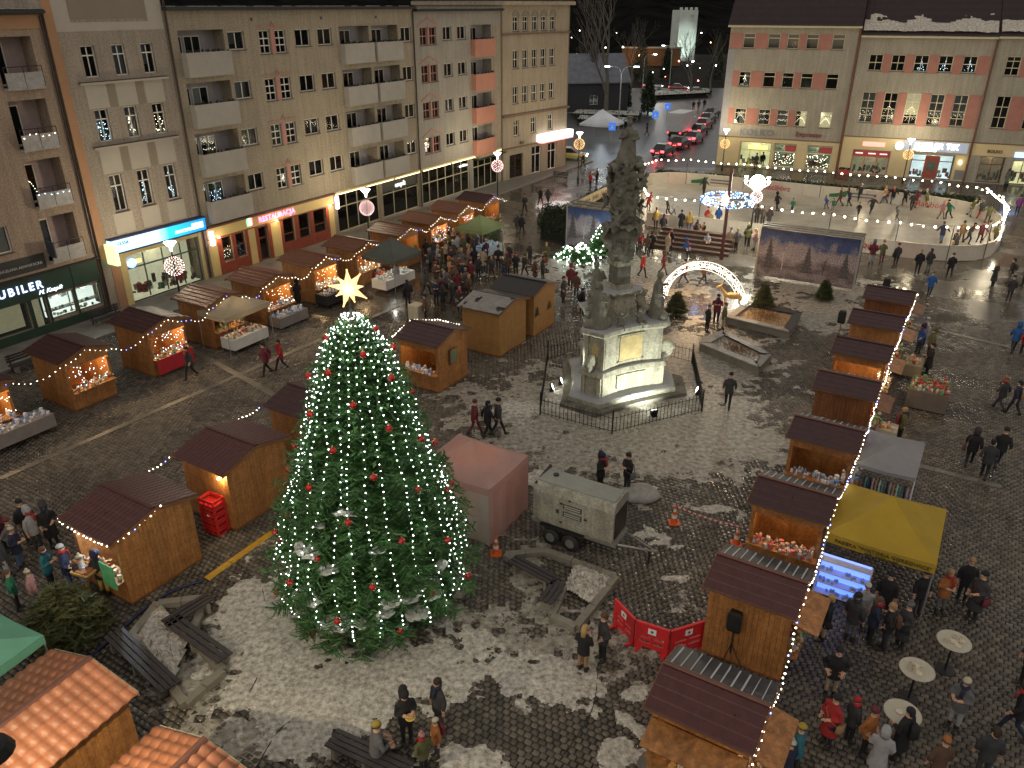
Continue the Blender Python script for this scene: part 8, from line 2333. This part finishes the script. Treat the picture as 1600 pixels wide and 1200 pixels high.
# watchers at the steps and the rink corner
g_ = 'people round the steps by the rink'
for a in [(1024, 357, 'rail', 'mustard', 'black', 'hair brown', 'at the left rink boards', 0, 1.76), (1035, 367, 'stand', 'charcoal', 'grey', 'hair black', 'at the left rink boards', 10, 1.8), (1063, 361, 'long', 'black', 'black', 'hair black', 'at the left rink boards', 20, 1.78), (1076, 361, 'stand', 'mustard', 'denim', 'hood beige', 'at the rink boards above the steps', 30, 1.74), (1087, 377, 'pockets', 'charcoal', 'denim', 'hair brown', 'on the seating steps', 350, 1.78), (1107, 361, 'stand', 'tan', 'black', 'hair blond', 'at the rink boards above the steps', 20, 1.74), (1104, 352, 'stand', 'red', 'black', 'beanie red', 'at the rink boards above the steps', 0, 1.6), (1121, 352, 'stand', 'blue', 'navy', 'hood blue', 'at the rink boards above the steps', 20, 1.65),
          (1149, 393, 'pockets', 'grey', 'black', 'hair blond', 'at the foot of the red pole', 340, 1.8), (1139, 389, 'stand', 'beige', 'beige', 'hair brown', 'at the foot of the red pole', 20, 1.74), (1166, 385, 'stand', 'olive', 'black', 'hood olive', 'right of the red pole', 10, 1.76), (1181, 352, 'rail', 'charcoal', 'black', 'hair black', 'leaning on the boards by the mast', 10, 1.72), (1190, 354, 'rail', 'brown', 'black', 'beanie brown', 'leaning on the boards by the mast', 0, 1.7), (1200, 355, 'stand', 'charcoal', 'charcoal', 'beanie grey', 'at the boards by the mast', 350, 1.76), (1178, 390, 'phone', 'pink', 'light grey', 'long_hair blond', 'beside the winter backdrop', 300, 1.68),
          (999, 391, 'stand', 'red', 'black', 'hood red', 'right of the column shaft', 340, 1.76), (1010, 399, 'pockets', 'brown', 'charcoal', 'hair brown', 'right of the column shaft', 20, 1.72), (1017, 397, 'long', 'black', 'black', 'hair black', 'right of the column shaft', 30, 1.78), (1042, 397, 'stand', 'beige', 'cream', 'hair brown', 'below the left rink boards', 60, 1.7), (1047, 391, 'stand', 'black', 'black', 'beanie brown', 'below the left rink boards', 240, 1.74), (1098, 370, 'stand', 'orange', 'black', 'hair brown', 'on the seating steps', 340, 1.2), (1003, 433, 'stride', 'red', 'black', 'hair black', 'between the column and the arch', 140, 1.72), (1035, 429, 'walk', 'maroon', 'brown', 'hood brown', 'left of the arch top', 100, 1.74), (1068, 443, 'walk', 'maroon', 'navy', 'hair black', 'behind the arch', 260, 1.74), (1098, 444, 'stride', 'brown', 'black', 'hair brown', 'behind the arch', 90, 1.74)]:
    Pn(*a[:6], a[6], a[7], a[8], group=g_)
x, y = G(1072, 400); Pn(0, 0, 'sit', 'blue', 'black', 'hood blue', 'on the lowest seating step', 160, 1.7, xy=(x, y + .3), seatz=.4, group=g_)
x, y = G(1104, 390); Pn(0, 0, 'sit', 'light grey', 'black', 'hair brown', 'on the seating steps', 180, 1.7, xy=(x, y + .2), seatz=.5, group=g_)
# under the arch, by the column and generator
for a in [(1104, 519, 'pockets', 'black', 'black', 'beanie grey', 'in a group of three before the arch', 80, 1.74), (1118, 505, 'phone', 'maroon', 'black', 'hair black', 'in a group of three before the arch', 200, 1.8), (1129, 516, 'stand', 'olive', 'beige', 'hair brown', 'in a group of three before the arch', 270, 1.76), (1136, 636, 'stride', 'charcoal', 'black', 'beanie black', 'alone in the slush right of the column', 200, 1.76), (937, 768, 'phone', 'black', 'black', 'hood navy', 'behind the generator, left one', 130, 1.76), (979, 768, 'phone', 'black', 'charcoal', 'hair black', 'behind the generator, right one', 240, 1.78),
          (742, 680, 'walk', 'maroon', 'maroon', 'beanie maroon', 'behind the pink tent', 60, 1.72), (762, 682, 'stride', 'black', 'black', 'hair black', 'behind the pink tent', 60, 1.76), (778, 680, 'walk', 'charcoal', 'black', 'beanie black', 'behind the pink tent', 60, 1.8),
          (418, 586, 'stride', 'maroon', 'black', 'hair black', 'on the wet paving left of the tree', 230, 1.8), (441, 578, 'walk', 'red', 'navy', 'hair black', 'on the wet paving left of the tree', 230, 1.72), (467, 479, 'long', 'black', 'black', 'hood black', 'in front of the bright ornaments', 300, 1.74), (620, 449, 'long', 'light grey', 'charcoal', 'hair brown', 'beside the dark pointed tent', 320, 1.74), (638, 480, 'stand', 'black', 'black', 'hair dark brown', 'on the paving left of the crowd', 330, 1.76), (666, 461, 'walk', 'charcoal', 'black', 'hood charcoal', 'on the paving left of the crowd', 40, 1.76), (665, 502, 'stand', 'brown', 'black', 'hair black', 'beside the tall pale table', 260, 1.7), (300, 590, 'walk', 'charcoal', 'black', 'hair black', 'before the second left stall', 200, 1.74)]:
    Pn(*a[:6], a[6], a[7], a[8])
# the crowd in the middle of the market
g_ = 'crowd between the left stalls and the snowy roof'
cr_ = [(685, 391, 'grey', 'black', 'hair brown'), (677, 389, 'tan', 'black', 'hair black'), (692, 393, 'charcoal', 'navy', 'hair black'), (710, 391, 'brown', 'black', 'hair blond'), (723, 389, 'tan', 'charcoal', 'beanie grey'), (752, 389, 'brown', 'brown', 'long_hair tan'), (667, 407, 'black', 'navy', 'hair black'), (679, 407, 'charcoal', 'denim', 'beanie black'), (697, 411, 'beige', 'black', 'long_hair brown'), (709, 413, 'charcoal', 'grey', 'bobble white'), (733, 419, 'pink', 'maroon', 'hood tan'), (742, 422, 'black', 'black', 'hood black'), (755, 423, 'beige', 'black', 'hair black'), (718, 437, 'brown', 'black', 'hair brown'), (703, 440, 'tan', 'black', 'hood orange'), (736, 444, 'maroon', 'black', 'hair black'), (691, 470, 'maroon', 'charcoal', 'hair black'), (708, 453, 'brown', 'charcoal', 'beanie maroon'), (693, 486, 'black', 'black', 'hood charcoal'), (708, 477, 'charcoal', 'navy', 'beanie navy'), (724, 476, 'black', 'charcoal', 'beanie black'), (779, 422, 'black', 'black', 'bobble charcoal'), (796, 413, 'charcoal', 'black', 'beanie charcoal'), (806, 432, 'black', 'black', 'beanie brown'), (820, 432, 'charcoal', 'black', 'hood brown'), (793, 432, 'brown', 'black', 'hood maroon'), (828, 414, 'charcoal', 'navy', 'beanie olive'), (853, 414, 'olive', 'black', 'hair tan'), (672, 425, 'charcoal', 'black', 'hood grey'), (725, 402, 'olive', 'black', 'hair tan'), (740, 402, 'charcoal', 'denim', 'hood olive'), (715, 462, 'maroon', 'black', 'long_hair brown'), (728, 457, 'grey', 'black', 'beanie tan'), (681, 450, 'brown', 'grey', 'beanie red'), (768, 436, 'charcoal', 'charcoal', 'hair tan'), (663, 395, 'navy', 'black', 'hair tan'), (701, 396, 'olive', 'black', 'hood navy'), (716, 402, 'light grey', 'black', 'hair black'), (731, 395, 'navy', 'black', 'bobble red'), (745, 396, 'grey', 'denim', 'hair blond'), (685, 420, 'light grey', 'denim', 'hair blond'), (705, 424, 'navy', 'black', 'beanie olive'), (722, 425, 'grey', 'black', 'hood tan'), (748, 435, 'charcoal', 'black', 'bobble cream'), (688, 432, 'charcoal', 'black', 'hair blond'), (726, 444, 'navy', 'charcoal', 'hair brown'), (698, 458, 'grey', 'black', 'hood black'), (719, 488, 'charcoal', 'black', 'hair tan'), (682, 476, 'navy', 'black', 'beanie teal'), (733, 467, 'brown', 'black', 'hair blond'), (787, 447, 'navy', 'black', 'hood charcoal'), (760, 410, 'navy', 'black', 'beanie cream'), (836, 440, 'brown', 'black', 'beanie navy'), (848, 436, 'charcoal', 'black', 'hair dark brown')]
for i, (px, py, c, t, hh) in enumerate(cr_):
    wh = ('at the right side of the crowd' if px > 765 else 'at the back of the crowd' if py < 405 else 'in the front of the crowd' if py > 450 else 'in the middle of the crowd')
    Pn(px, py, ['stand', 'pockets', 'long', 'phone', 'walk'][i % 5], c, t, hh, wh, None, random.uniform(1.62, 1.82), group=g_)
for a in [(891, 453, 'stand', 'maroon', 'black', 'hood maroon', 'right of the black roofed stall', 200, 1.76), (880, 473, 'long', 'charcoal', 'black', 'hair black', 'right of the black roofed stall', 120, 1.74), (909, 492, 'pockets', 'black', 'black', 'beanie black', 'left of the column pedestal', 60, 1.7), (900, 465, 'stand', 'brown', 'black', 'hair black', 'right of the black roofed stall', 30, 1.72),
          (820, 333, 'walk', 'charcoal', 'black', 'hair black', 'near the dark hedge', 200, 1.78), (808, 366, 'stride', 'charcoal', 'grey', 'hood grey', 'in front of the dark hedge', 20, 1.76), (815, 367, 'walk', 'black', 'black', 'hair black', 'in front of the dark hedge', 20, 1.76), (844, 321, 'walk', 'black', 'navy', 'hair brown', 'beyond the dark hedge', 30, 1.78), (856, 321, 'stride', 'charcoal', 'black', 'beanie grey', 'beyond the dark hedge', 30, 1.76), (922, 293, 'stand', 'red', 'black', 'hair black', 'beside the banner fence', 60, 1.65), (932, 289, 'stand', 'black', 'black', 'beanie light grey', 'beside the banner fence', 60, 1.78), (911, 263, 'walk', 'black', 'black', 'hair tan', 'by the corner street lamp', 240, 1.78),
          (1083, 173, 'walk', 'black', 'black', 'hair black', 'far up the street, leftmost', 200, 1.76), (1091, 172, 'stride', 'charcoal', 'black', 'hood black', 'far up the street, in the middle', 200, 1.76), (1100, 170, 'walk', 'black', 'navy', 'beanie black', 'far up the street, rightmost', 200, 1.76), (1190, 262, 'stand', 'black', 'grey', 'beanie black', 'at the yellow lit shop door', 10, 1.76), (1180, 263, 'stand', 'charcoal', 'black', 'hair black', 'at the yellow lit shop door', 350, 1.74), (1010, 212, 'walk', 'navy', 'black', 'hood black', 'on the far pavement by the road sign', 90, 1.76), (862, 262, 'walk', 'black', 'black', 'hair black', 'in the lit doorway of the corner shop', 60, 1.78)]:
    Pn(*a[:6], a[6], a[7], a[8])
# ------------------------------------------------------------------ street, cars and what lies behind
AZS = 31
TAIL = glow('tail_light', (1, .02, .04), 4); HEADL = glow('head_light', (1, .95, .85), 14)
RUB = M('rubber', (.02, .02, .02), .8, .2); CARGL = M('car_glass', (.015, .017, .02), .08, 0)
def car(label, x, y, az, colr, L=4.3, H=1.48, W=1.75, group='cars in the street'):
    rt = thing('car', label, 'car', (x, y, 0), R(90 - az), group)
    pm = M('car_paint_%.2f_%.2f' % (colr[0], colr[2]), colr, .25, .05, coat=.8)
    h = L / 2
    prof = [(-h, .38), (-h, .78), (-h * .93, .92), (-h * .62, .98), (-h * .45, 1.0), (h * .42, .95), (h * .9, .78), (h, .62), (h, .36)]
    b = MB(); n = len(prof)
    for s, k in ((-1, .94), (-1, 1), (1, 1), (1, .94)):
        pass
    ws = [W / 2 - .04] * n
    vs = [(px, -W / 2 + (.06 if z > .85 or z < .4 else 0), z) for px, z in prof] + [(px, W / 2 - (.06 if z > .85 or z < .4 else 0), z) for px, z in prof]
    fs = [tuple(range(n)), tuple(range(2 * n - 1, n - 1, -1))] + [(i, n + i, n + (i + 1) % n, (i + 1) % n) for i in range(n)]
    b.add(vs, fs).build('body', pm, rt)
    cab = [(-h * .78, .96), (-h * .5, H - .04), (-h * .1, H), (h * .1, H - .02), (h * .48, .95)]
    n = len(cab); yb, yt = W / 2 - .08, W / 2 - .26
    vs = [(px, -(yb if z < 1.1 else yt), z) for px, z in cab] + [(px, (yb if z < 1.1 else yt), z) for px, z in cab]
    MB().add(vs, [tuple(range(n)), tuple(range(2 * n - 1, n - 1, -1))] + [(i, n + i, n + (i + 1) % n, (i + 1) % n) for i in range(n)]).build('cabin_glass', CARGL, rt)
    MB().slab([(-h * .48, -yt + .02, H + .001), (h * .08, -yt + .02, H + .001), (h * .08, yt - .02, H + .001), (-h * .48, yt - .02, H + .001)], (0, 0, .03)).build('roof', pm, rt)
    for sx in (-.62, .62):
        for s in (-1, 1):
            w_ = MB().lathe([(0, -.1), (.29, -.1), (.32, -.06), (.32, .06), (.29, .1), (0, .1)], 14).build('tyre', RUB, rt, True, (sx * h, s * (W / 2 - .1), .32)); w_.rotation_euler = (R(90), 0, 0)
            MB().lathe([(0, -.11), (.19, -.11), (.19, .11), (0, .11)], 10).build('rim', M('galvanised', 0), w_)
    for s in (-1, 1):
        MB().cbox((-h - .01, s * (W / 2 - .22), .8), (.06, .42, .24)).build('tail_light', TAIL, rt)
        MB().cbox((h * .97, s * (W / 2 - .25), .66), (.12, .32, .13)).build('headlight', HEADL, rt)
    if az == AZS: point_light('tail_glow', (-h - .5, 0, .75), 26, (1, .03, .05), .1, rt)
    MB().cbox((-h - .012, 0, .6), (.02, .5, .11)).build('number_plate', M('white_label', 0), rt)
    return rt
for (px, py, az, c, lab) in ((1036, 243, AZS, (.02, .02, .025), 'dark car with red tail lights nearest the rink, left lane'), (1062, 231, AZS, (.05, .012, .012), 'dark red car just ahead of the nearest dark car'), (1084, 222, AZS, (.25, .27, .3), 'silver car with bright tail lights in front of the corner house'),
                             (1092, 210, AZS, (.03, .03, .04), 'dark car queuing behind the silver car'), (1100, 200, AZS, (.3, .03, .03), 'red car in the queue up the street'), (1106, 191, AZS, (.05, .05, .06), 'grey car higher up in the street queue'), (1112, 183, AZS, (.02, .02, .03), 'black car at the head of the street queue'), (1060, 142, 100, (.2, .02, .02), 'red car crossing at the far junction'),
                             (868, 243, 100, (.6, .6, .62), 'white car driving past the corner shop'), (890, 250, 100, (.45, .4, .1), 'pale yellow car passing the corner street lamp'), (1090, 148, 100, (.2, .2, .22), 'parked grey car at the far junction'), (1020, 139, 100, (.4, .4, .42), 'pale car parked far up the street')):
    x, y = G(px, py); car(lab, x, y, az, c)
x, y = G(1064, 212); rt = thing('box_truck', 'white box truck standing in the street', 'truck', (x, y, 0), R(90 - AZS))
MB().box(-3.0, 1.6, -1.15, 1.15, .9, 3.4).build('cargo_box', M('truck_white', (.5, .52, .55), .5, .08), rt); MB().box(1.7, 3.2, -1.05, 1.05, .6, 2.4).build('cab', M('truck_white', 0), rt); MB().box(-3.0, 3.1, -.9, .9, .5, .88).build('chassis', METAL_D, rt)
MB().box(-3.03, -3.001, -1.1, 1.1, .95, 3.3).build('rear_door', M('truck_grey', (.4, .42, .45), .5, .1), rt)
for sx in (-2.1, 2.3):
    for s in (-1, 1):
        w_ = MB().lathe([(0, -.13), (.38, -.13), (.42, -.08), (.42, .08), (.38, .13), (0, .13)], 14).build('tyre', RUB, rt, True, (sx, s * .95, .42)); w_.rotation_euler = (R(90), 0, 0)
for s in (-1, 1): MB().cbox((-3.04, s * .9, .75), (.06, .25, .14)).build('tail_light', TAIL, rt)
# tall street lamps
def tall_lamp(label, x, y, h, az, arms=1, watts=900, colr=(.8, .95, 1)):
    rt = thing('tall_street_lamp', label, 'street lamp', (x, y, 0), R(90 - az), 'tall curved street lamps')
    MB().lathe([(.12, 0), (.07, h * .9)], 8).build('post', M('galvanised', 0), rt)
    for k in range(arms):
        s = 1 if k == 0 else -1
        MB().tube([(0, 0, h * .88), (s * .3, 0, h * .97), (s * 1.0, 0, h), (s * 1.9, 0, h)], .045, 6).build('arm', M('galvanised', 0), rt)
        MB().cbox((s * 2.1, 0, h - .02), (.7, .25, .12)).build('lamp_head', glow('cool_lamp', (.8, .95, 1), 20), rt)
        point_light('street_light', (s * 2.1, 0, h - .2), watts, colr, .15, rt)
x, y = G(966, 205); tall_lamp('tall double street lamp behind the column', x, y, 9.0, 100, 2, 380)
x, y = G(1046, 132); tall_lamp('curved street lamp before the church tower', x, y, 8.5, 280, 1, 500, (1, .92, .8))
x, y = G(1003, 150); tall_lamp('street lamp among the bare trees', x, y, 8.0, 100, 1, 350)
# road signs
for (px, py, lab) in ((1022, 207, 'blue crossing sign nearer the truck'), (1041, 192, 'blue crossing sign farther up the street'), (955, 228, 'blue road sign beside the white tent')):
    x, y = G(px, py); rt = thing('road_sign', lab, 'road sign', (x, y, 0), R(-10), 'blue road signs')
    MB().tube([(0, 0, 0), (0, 0, 3.0)], .04, 6).build('post', M('galvanised', 0), rt); MB().box(-.45, .45, -.08, -.045, 2.0, 3.0).build('plate', M('sign_blue', (.02, .12, .5), .4, .05, emit=(.05, .25, 1), es=.5), rt)
    MB().slab([(-.22, -.085, 2.25), (.22, -.085, 2.25), (0, -.085, 2.75)], (0, -.004, 0)).build('symbol', M('white_label', 0), rt)
# snow banks and hedges at the junction
for i, (p, lab) in enumerate((([(892, 186), (1000, 190), (1002, 183), (900, 180)], 'snow edged hedge behind the white tent, lower one'), ([(900, 195), (985, 200), (988, 194), (905, 189)], 'snow edged hedge behind the white tent, upper one'), ([(1000, 158), (1110, 152), (1112, 147), (1005, 152)], 'snow edged hedge along the far junction'))):
    hedge(lab, [G(*q) for q in p], .9, 1500, leaf=.2, snow=True)
# dark house, church tower, factory shed and far lights
DWALL = M('dark_wall', (.03, .03, .035), .9, .2, .3)
x, y = G(912, 175); rt = thing('dark_house', 'dark house with a snowy roof behind the corner house', 'house', (x, y, 0), R(10))
wall_with_holes(-8, 8, 0, 5, [(-5, -3.5, 1.2, 2.8), (1, 2.5, 1.2, 2.8)]).build('wall', DWALL, rt); MB().add([(-8, 0, 0), (-8, 9, 0), (-8, 9, 5), (-8, 4.5, 9), (-8, 0, 5)], [(0, 1, 2, 3, 4)]).add([(8, 0, 0), (8, 0, 5), (8, 4.5, 9), (8, 9, 5), (8, 9, 0)], [(0, 1, 2, 3, 4)]).build('gable', DWALL, rt)
MB().slab([(-8.3, -.4, 4.7), (8.3, -.4, 4.7), (8.3, 4.5, 9.1), (-8.3, 4.5, 9.1)], (0, 0, .2)).build('roof', M('blue_snow_roof', (.12, .13, .16), .8, .25, 1), rt); MB().slab([(-8.3, 9.4, 4.7), (8.3, 9.4, 4.7), (8.3, 4.5, 9.1), (-8.3, 4.5, 9.1)], (0, 0, .2)).build('roof', DWALL, rt)
for a, c in ((-5, -3.5), (1, 2.5)): window(rt, a, c, 1.2, 2.8, 2)
MB().box(2, 3, 3, 4, 7.5, 10).build('chimney', DWALL, rt)
x, y = 58.2, 285.0; rt = thing('church_tower', 'pale floodlit tower standing far behind the trees', 'tower', (x, y, 0), R(12))
TW = M('tower_plaster', (.45, .5, .46), .85, .15, .3, emit=(.8, 1, .9), es=.02)
wall_with_holes(-3.2, 3.2, 0, 15.5, [(.6, 1.8, 12.0, 14), (-.3, .4, 8, 9.2)], .4).build('wall', TW, rt)
MB().box(-3.2, 3.2, .41, 6.4, 0, 15.5).build('tower_body', TW, rt)
for k in range(4): MB().box(-3.2 + k * 1.75, -2.3 + k * 1.75, -.01, .4, 15.5, 16.3).build('battlement', TW, rt)
point_light('tower_light', (-1, -9, 1), 4500, (.85, 1, .9), .5, rt, 60, (R(115), 0, 0)); MB().cbox((-1, -9, .4), (.6, .4, .5)).build('floodlight', glow('flood_lens', 0, 1), rt)
rt = thing('far_wall', 'long low wall glowing orange in lamp light far behind', 'wall', (43, 262, 0), R(-4)); MB().box(-9, 9, 0, 1, 0, 5).build('wall', M('far_ochre', (.12, .065, .03), .9, .3, .2), rt)
MB().box(-9.3, 9.3, -.3, 1.3, 5, 5.4).build('coping', M('grey_snow', 0), rt)
point_light('wall_light', (-4, -4, 3), 1500, (1, .5, .15), .3, rt); MB().ico((-4, -4, 3.2), .3).build('wall_lamp', glow('sodium', (1, .55, .2), 20), rt); MB().tube([(-4, -4, 0), (-4, -4, 3)], .08, 5).build('lamp_post', METAL_D, rt)
FARL = [glow('far_white', (1, .9, .75), 25, False), glow('far_red', (1, .12, .08), 25, False), glow('far_amber', (1, .55, .2), 25, False)]
b = MB(); rg = random.Random(3)
for k in range(26):
    px, py = rg.uniform(890, 1125), rg.uniform(25, 130)
    x, y = G(px, max(60, py), 3.0)
    s = min(y, 600) / y
    b.ico((x * s, y * s, 3 + rg.uniform(0, 4)), rg.uniform(.08, .2) * min(y, 600) / 200, rg.choice([0, 0, 2, 1, 0]))
o = b.build('town_lights', FARL); tag(o, 'scattered small lights of the town beyond the trees', 'lights', kind='stuff')
# bare trees
BARKD = M('bare_bark', (.09, .08, .065), .9, .3, 3)
def bare_tree(label, x, y, h, seed, spread=.5):
    rg = random.Random(seed); rt = thing('bare_tree', label, 'tree', (x, y, 0), 0, 'bare trees beyond the square')
    tr, br = MB(), MB()
    def grow(p, d, l, r, lev, mb):
        q = p + d * l; mid = p.lerp(q, .5) + Vector((rg.uniform(-1, 1), rg.uniform(-1, 1), 0)) * l * .06
        mb.tube([p, mid, q], [r, r * .8, r * .62], 5 if lev < 2 else 3, cap=False)
        if lev >= 6 or r < .012: return
        for k in range(3 if lev < 3 else 2):
            a = rg.uniform(0, 6.283); v = Vector((math.cos(a), math.sin(a), rg.uniform(.1, .9))) * spread * rg.uniform(.6, 1.4)
            grow(q if k < 2 else mid, (d + v).normalized(), l * rg.uniform(.62, .82), r * rg.uniform(.5, .66), lev + 1, br)
    grow(Vector((0, 0, 0)), Vector((0, 0, 1)), h * .3, h * .022, 0, tr)
    tr.build('trunk', BARKD, rt); br.build('crown', BARKD, rt)
    return rt
for i, (px, py, h, lab) in enumerate(((946, 182, 21, 'tall bare tree standing behind the column top'), (915, 168, 15, 'bare tree beside the snowy roofed house'), (1012, 158, 11, 'low bare tree left of the church tower'), (1078, 150, 13, 'bare tree in front of the church tower'), (985, 140, 15, 'bare tree among the far lights'), (1110, 140, 12, 'bare tree beside the corner house on the right'))):
    x, y = G(px, py); bare_tree(lab, x, y, h, 50 + i)
# evergreen masses and the dark wooded rise behind
def evergreen(label, px, py, h, r, seed):
    x, y = G(px, py); rt = thing('evergreen', label, 'tree', (x, y, 0), 0, 'evergreens beyond the square')
    MB().lathe([(.2, 0), (.1, h * .7)], 6).build('trunk', BARKD, rt); rg = random.Random(seed); vs, fs = [], []
    for k in range(2600):
        t = rg.random(); a = rg.uniform(0, 6.283); q = r * (1 - t) ** .6 * (.7 + .5 * noise.noise(Vector((math.cos(a) * 2, math.sin(a) * 2, t * 5 + seed)))) * rg.uniform(.5, 1)
        p = Vector((q * math.cos(a), q * math.sin(a), .4 + t * h)); d = Vector((rg.uniform(-1, 1), rg.uniform(-1, 1), rg.uniform(-1, 1))) * .4; s = d.cross(Vector((0, 0, 1))).normalized() * .16
        o_ = len(vs); vs += [p - s, p + s, p + d]; fs.append((o_, o_ + 1, o_ + 2))
    MB().add(vs, fs).build('crown', HEDGE, rt)
for i, a in enumerate(((1012, 178, 6.5, 2.2, 'round dark evergreen left of the street'), (975, 170, 5.5, 2.0, 'evergreen in front of the far car park'), (935, 158, 8, 3, 'broad evergreen beside the dark house'), (1000, 128, 10, 3.5, 'evergreen on the far side of the junction'), (1118, 128, 9, 3, 'evergreen half behind the right corner house'), (1040, 125, 7, 2.5, 'evergreen at the foot of the church tower'))):
    evergreen(a[4], *a[:4], 70 + i)
vs, fs, n = [], [], 120
WOODB = M('night_wood', (.009, .0095, .009), 1, .6, .06, spec=0.)
for j in range(7):
    for i in range(n + 1):
        a = -1.0 + 2.0 * i / n; d = 330 + j * 70
        hgt = 2 + j * 5 + 6 * noise.fractal(Vector((a * 14, j * 1.7, 2)), .8, 2, 4) + 3 * noise.noise(Vector((a * 80, j * 3, 1)))
        vs.append((d * math.sin(a), d * math.cos(a), max(-.5, hgt if j else -.5)))
for j in range(6):
    for i in range(n): fs.append((j * (n + 1) + i, j * (n + 1) + i + 1, (j + 1) * (n + 1) + i + 1, (j + 1) * (n + 1) + i))
o = MB().add(vs, fs).build('wooded_hill', WOODB); tag(o, 'dark wooded rise beyond the town', 'hill', kind='structure')
# things along the rink's far side
hedge('snow covered low hedge between the rink and the right houses', [(15.5, 86.5), (43.5, 73.2), (44.2, 74.4), (16.2, 88)], .7, 5000, leaf=.14)
for k, (px, py, lab) in enumerate(((1318, 272, 'red flower box under the drain pipe'),)):
    x, y = G(px, py); rt = thing('flower_box', lab, 'flower box', (x, y, 0), RRZ); MB().box(-.6, .6, -.2, .2, 0, .5).build('box', M('red_plate', 0), rt)
    b = MB()
    for i in range(60): b.ico((random.uniform(-.55, .55), random.uniform(-.15, .15), .5 + .2 * random.random()), .07)
    tag(b.build('plants', HEDGE, rt), kind='stuff')
x, y = G(1571, 293); rt = thing('potted_cypress', 'slim potted cypress beside the brown door', 'plant', (x, y, 0)); MB().lathe([(.18, 0), (.24, .4), (.2, .4)], 12).build('pot', METAL_D, rt)
b = MB()
for i in range(500):
    t = random.random(); a = random.uniform(0, 6.283); q = .26 * math.sin(math.pi * min(1, t * .9 + .1)) ** .7; p = Vector((q * math.cos(a), q * math.sin(a), .4 + 1.5 * t)); d = Vector((random.uniform(-1, 1), random.uniform(-1, 1), 1)) * .06
    b.add([p, p + d + Vector((.03, 0, 0)), p + d - Vector((.03, 0, 0))], [(0, 1, 2)])
b.build('foliage', HEDGE, rt)
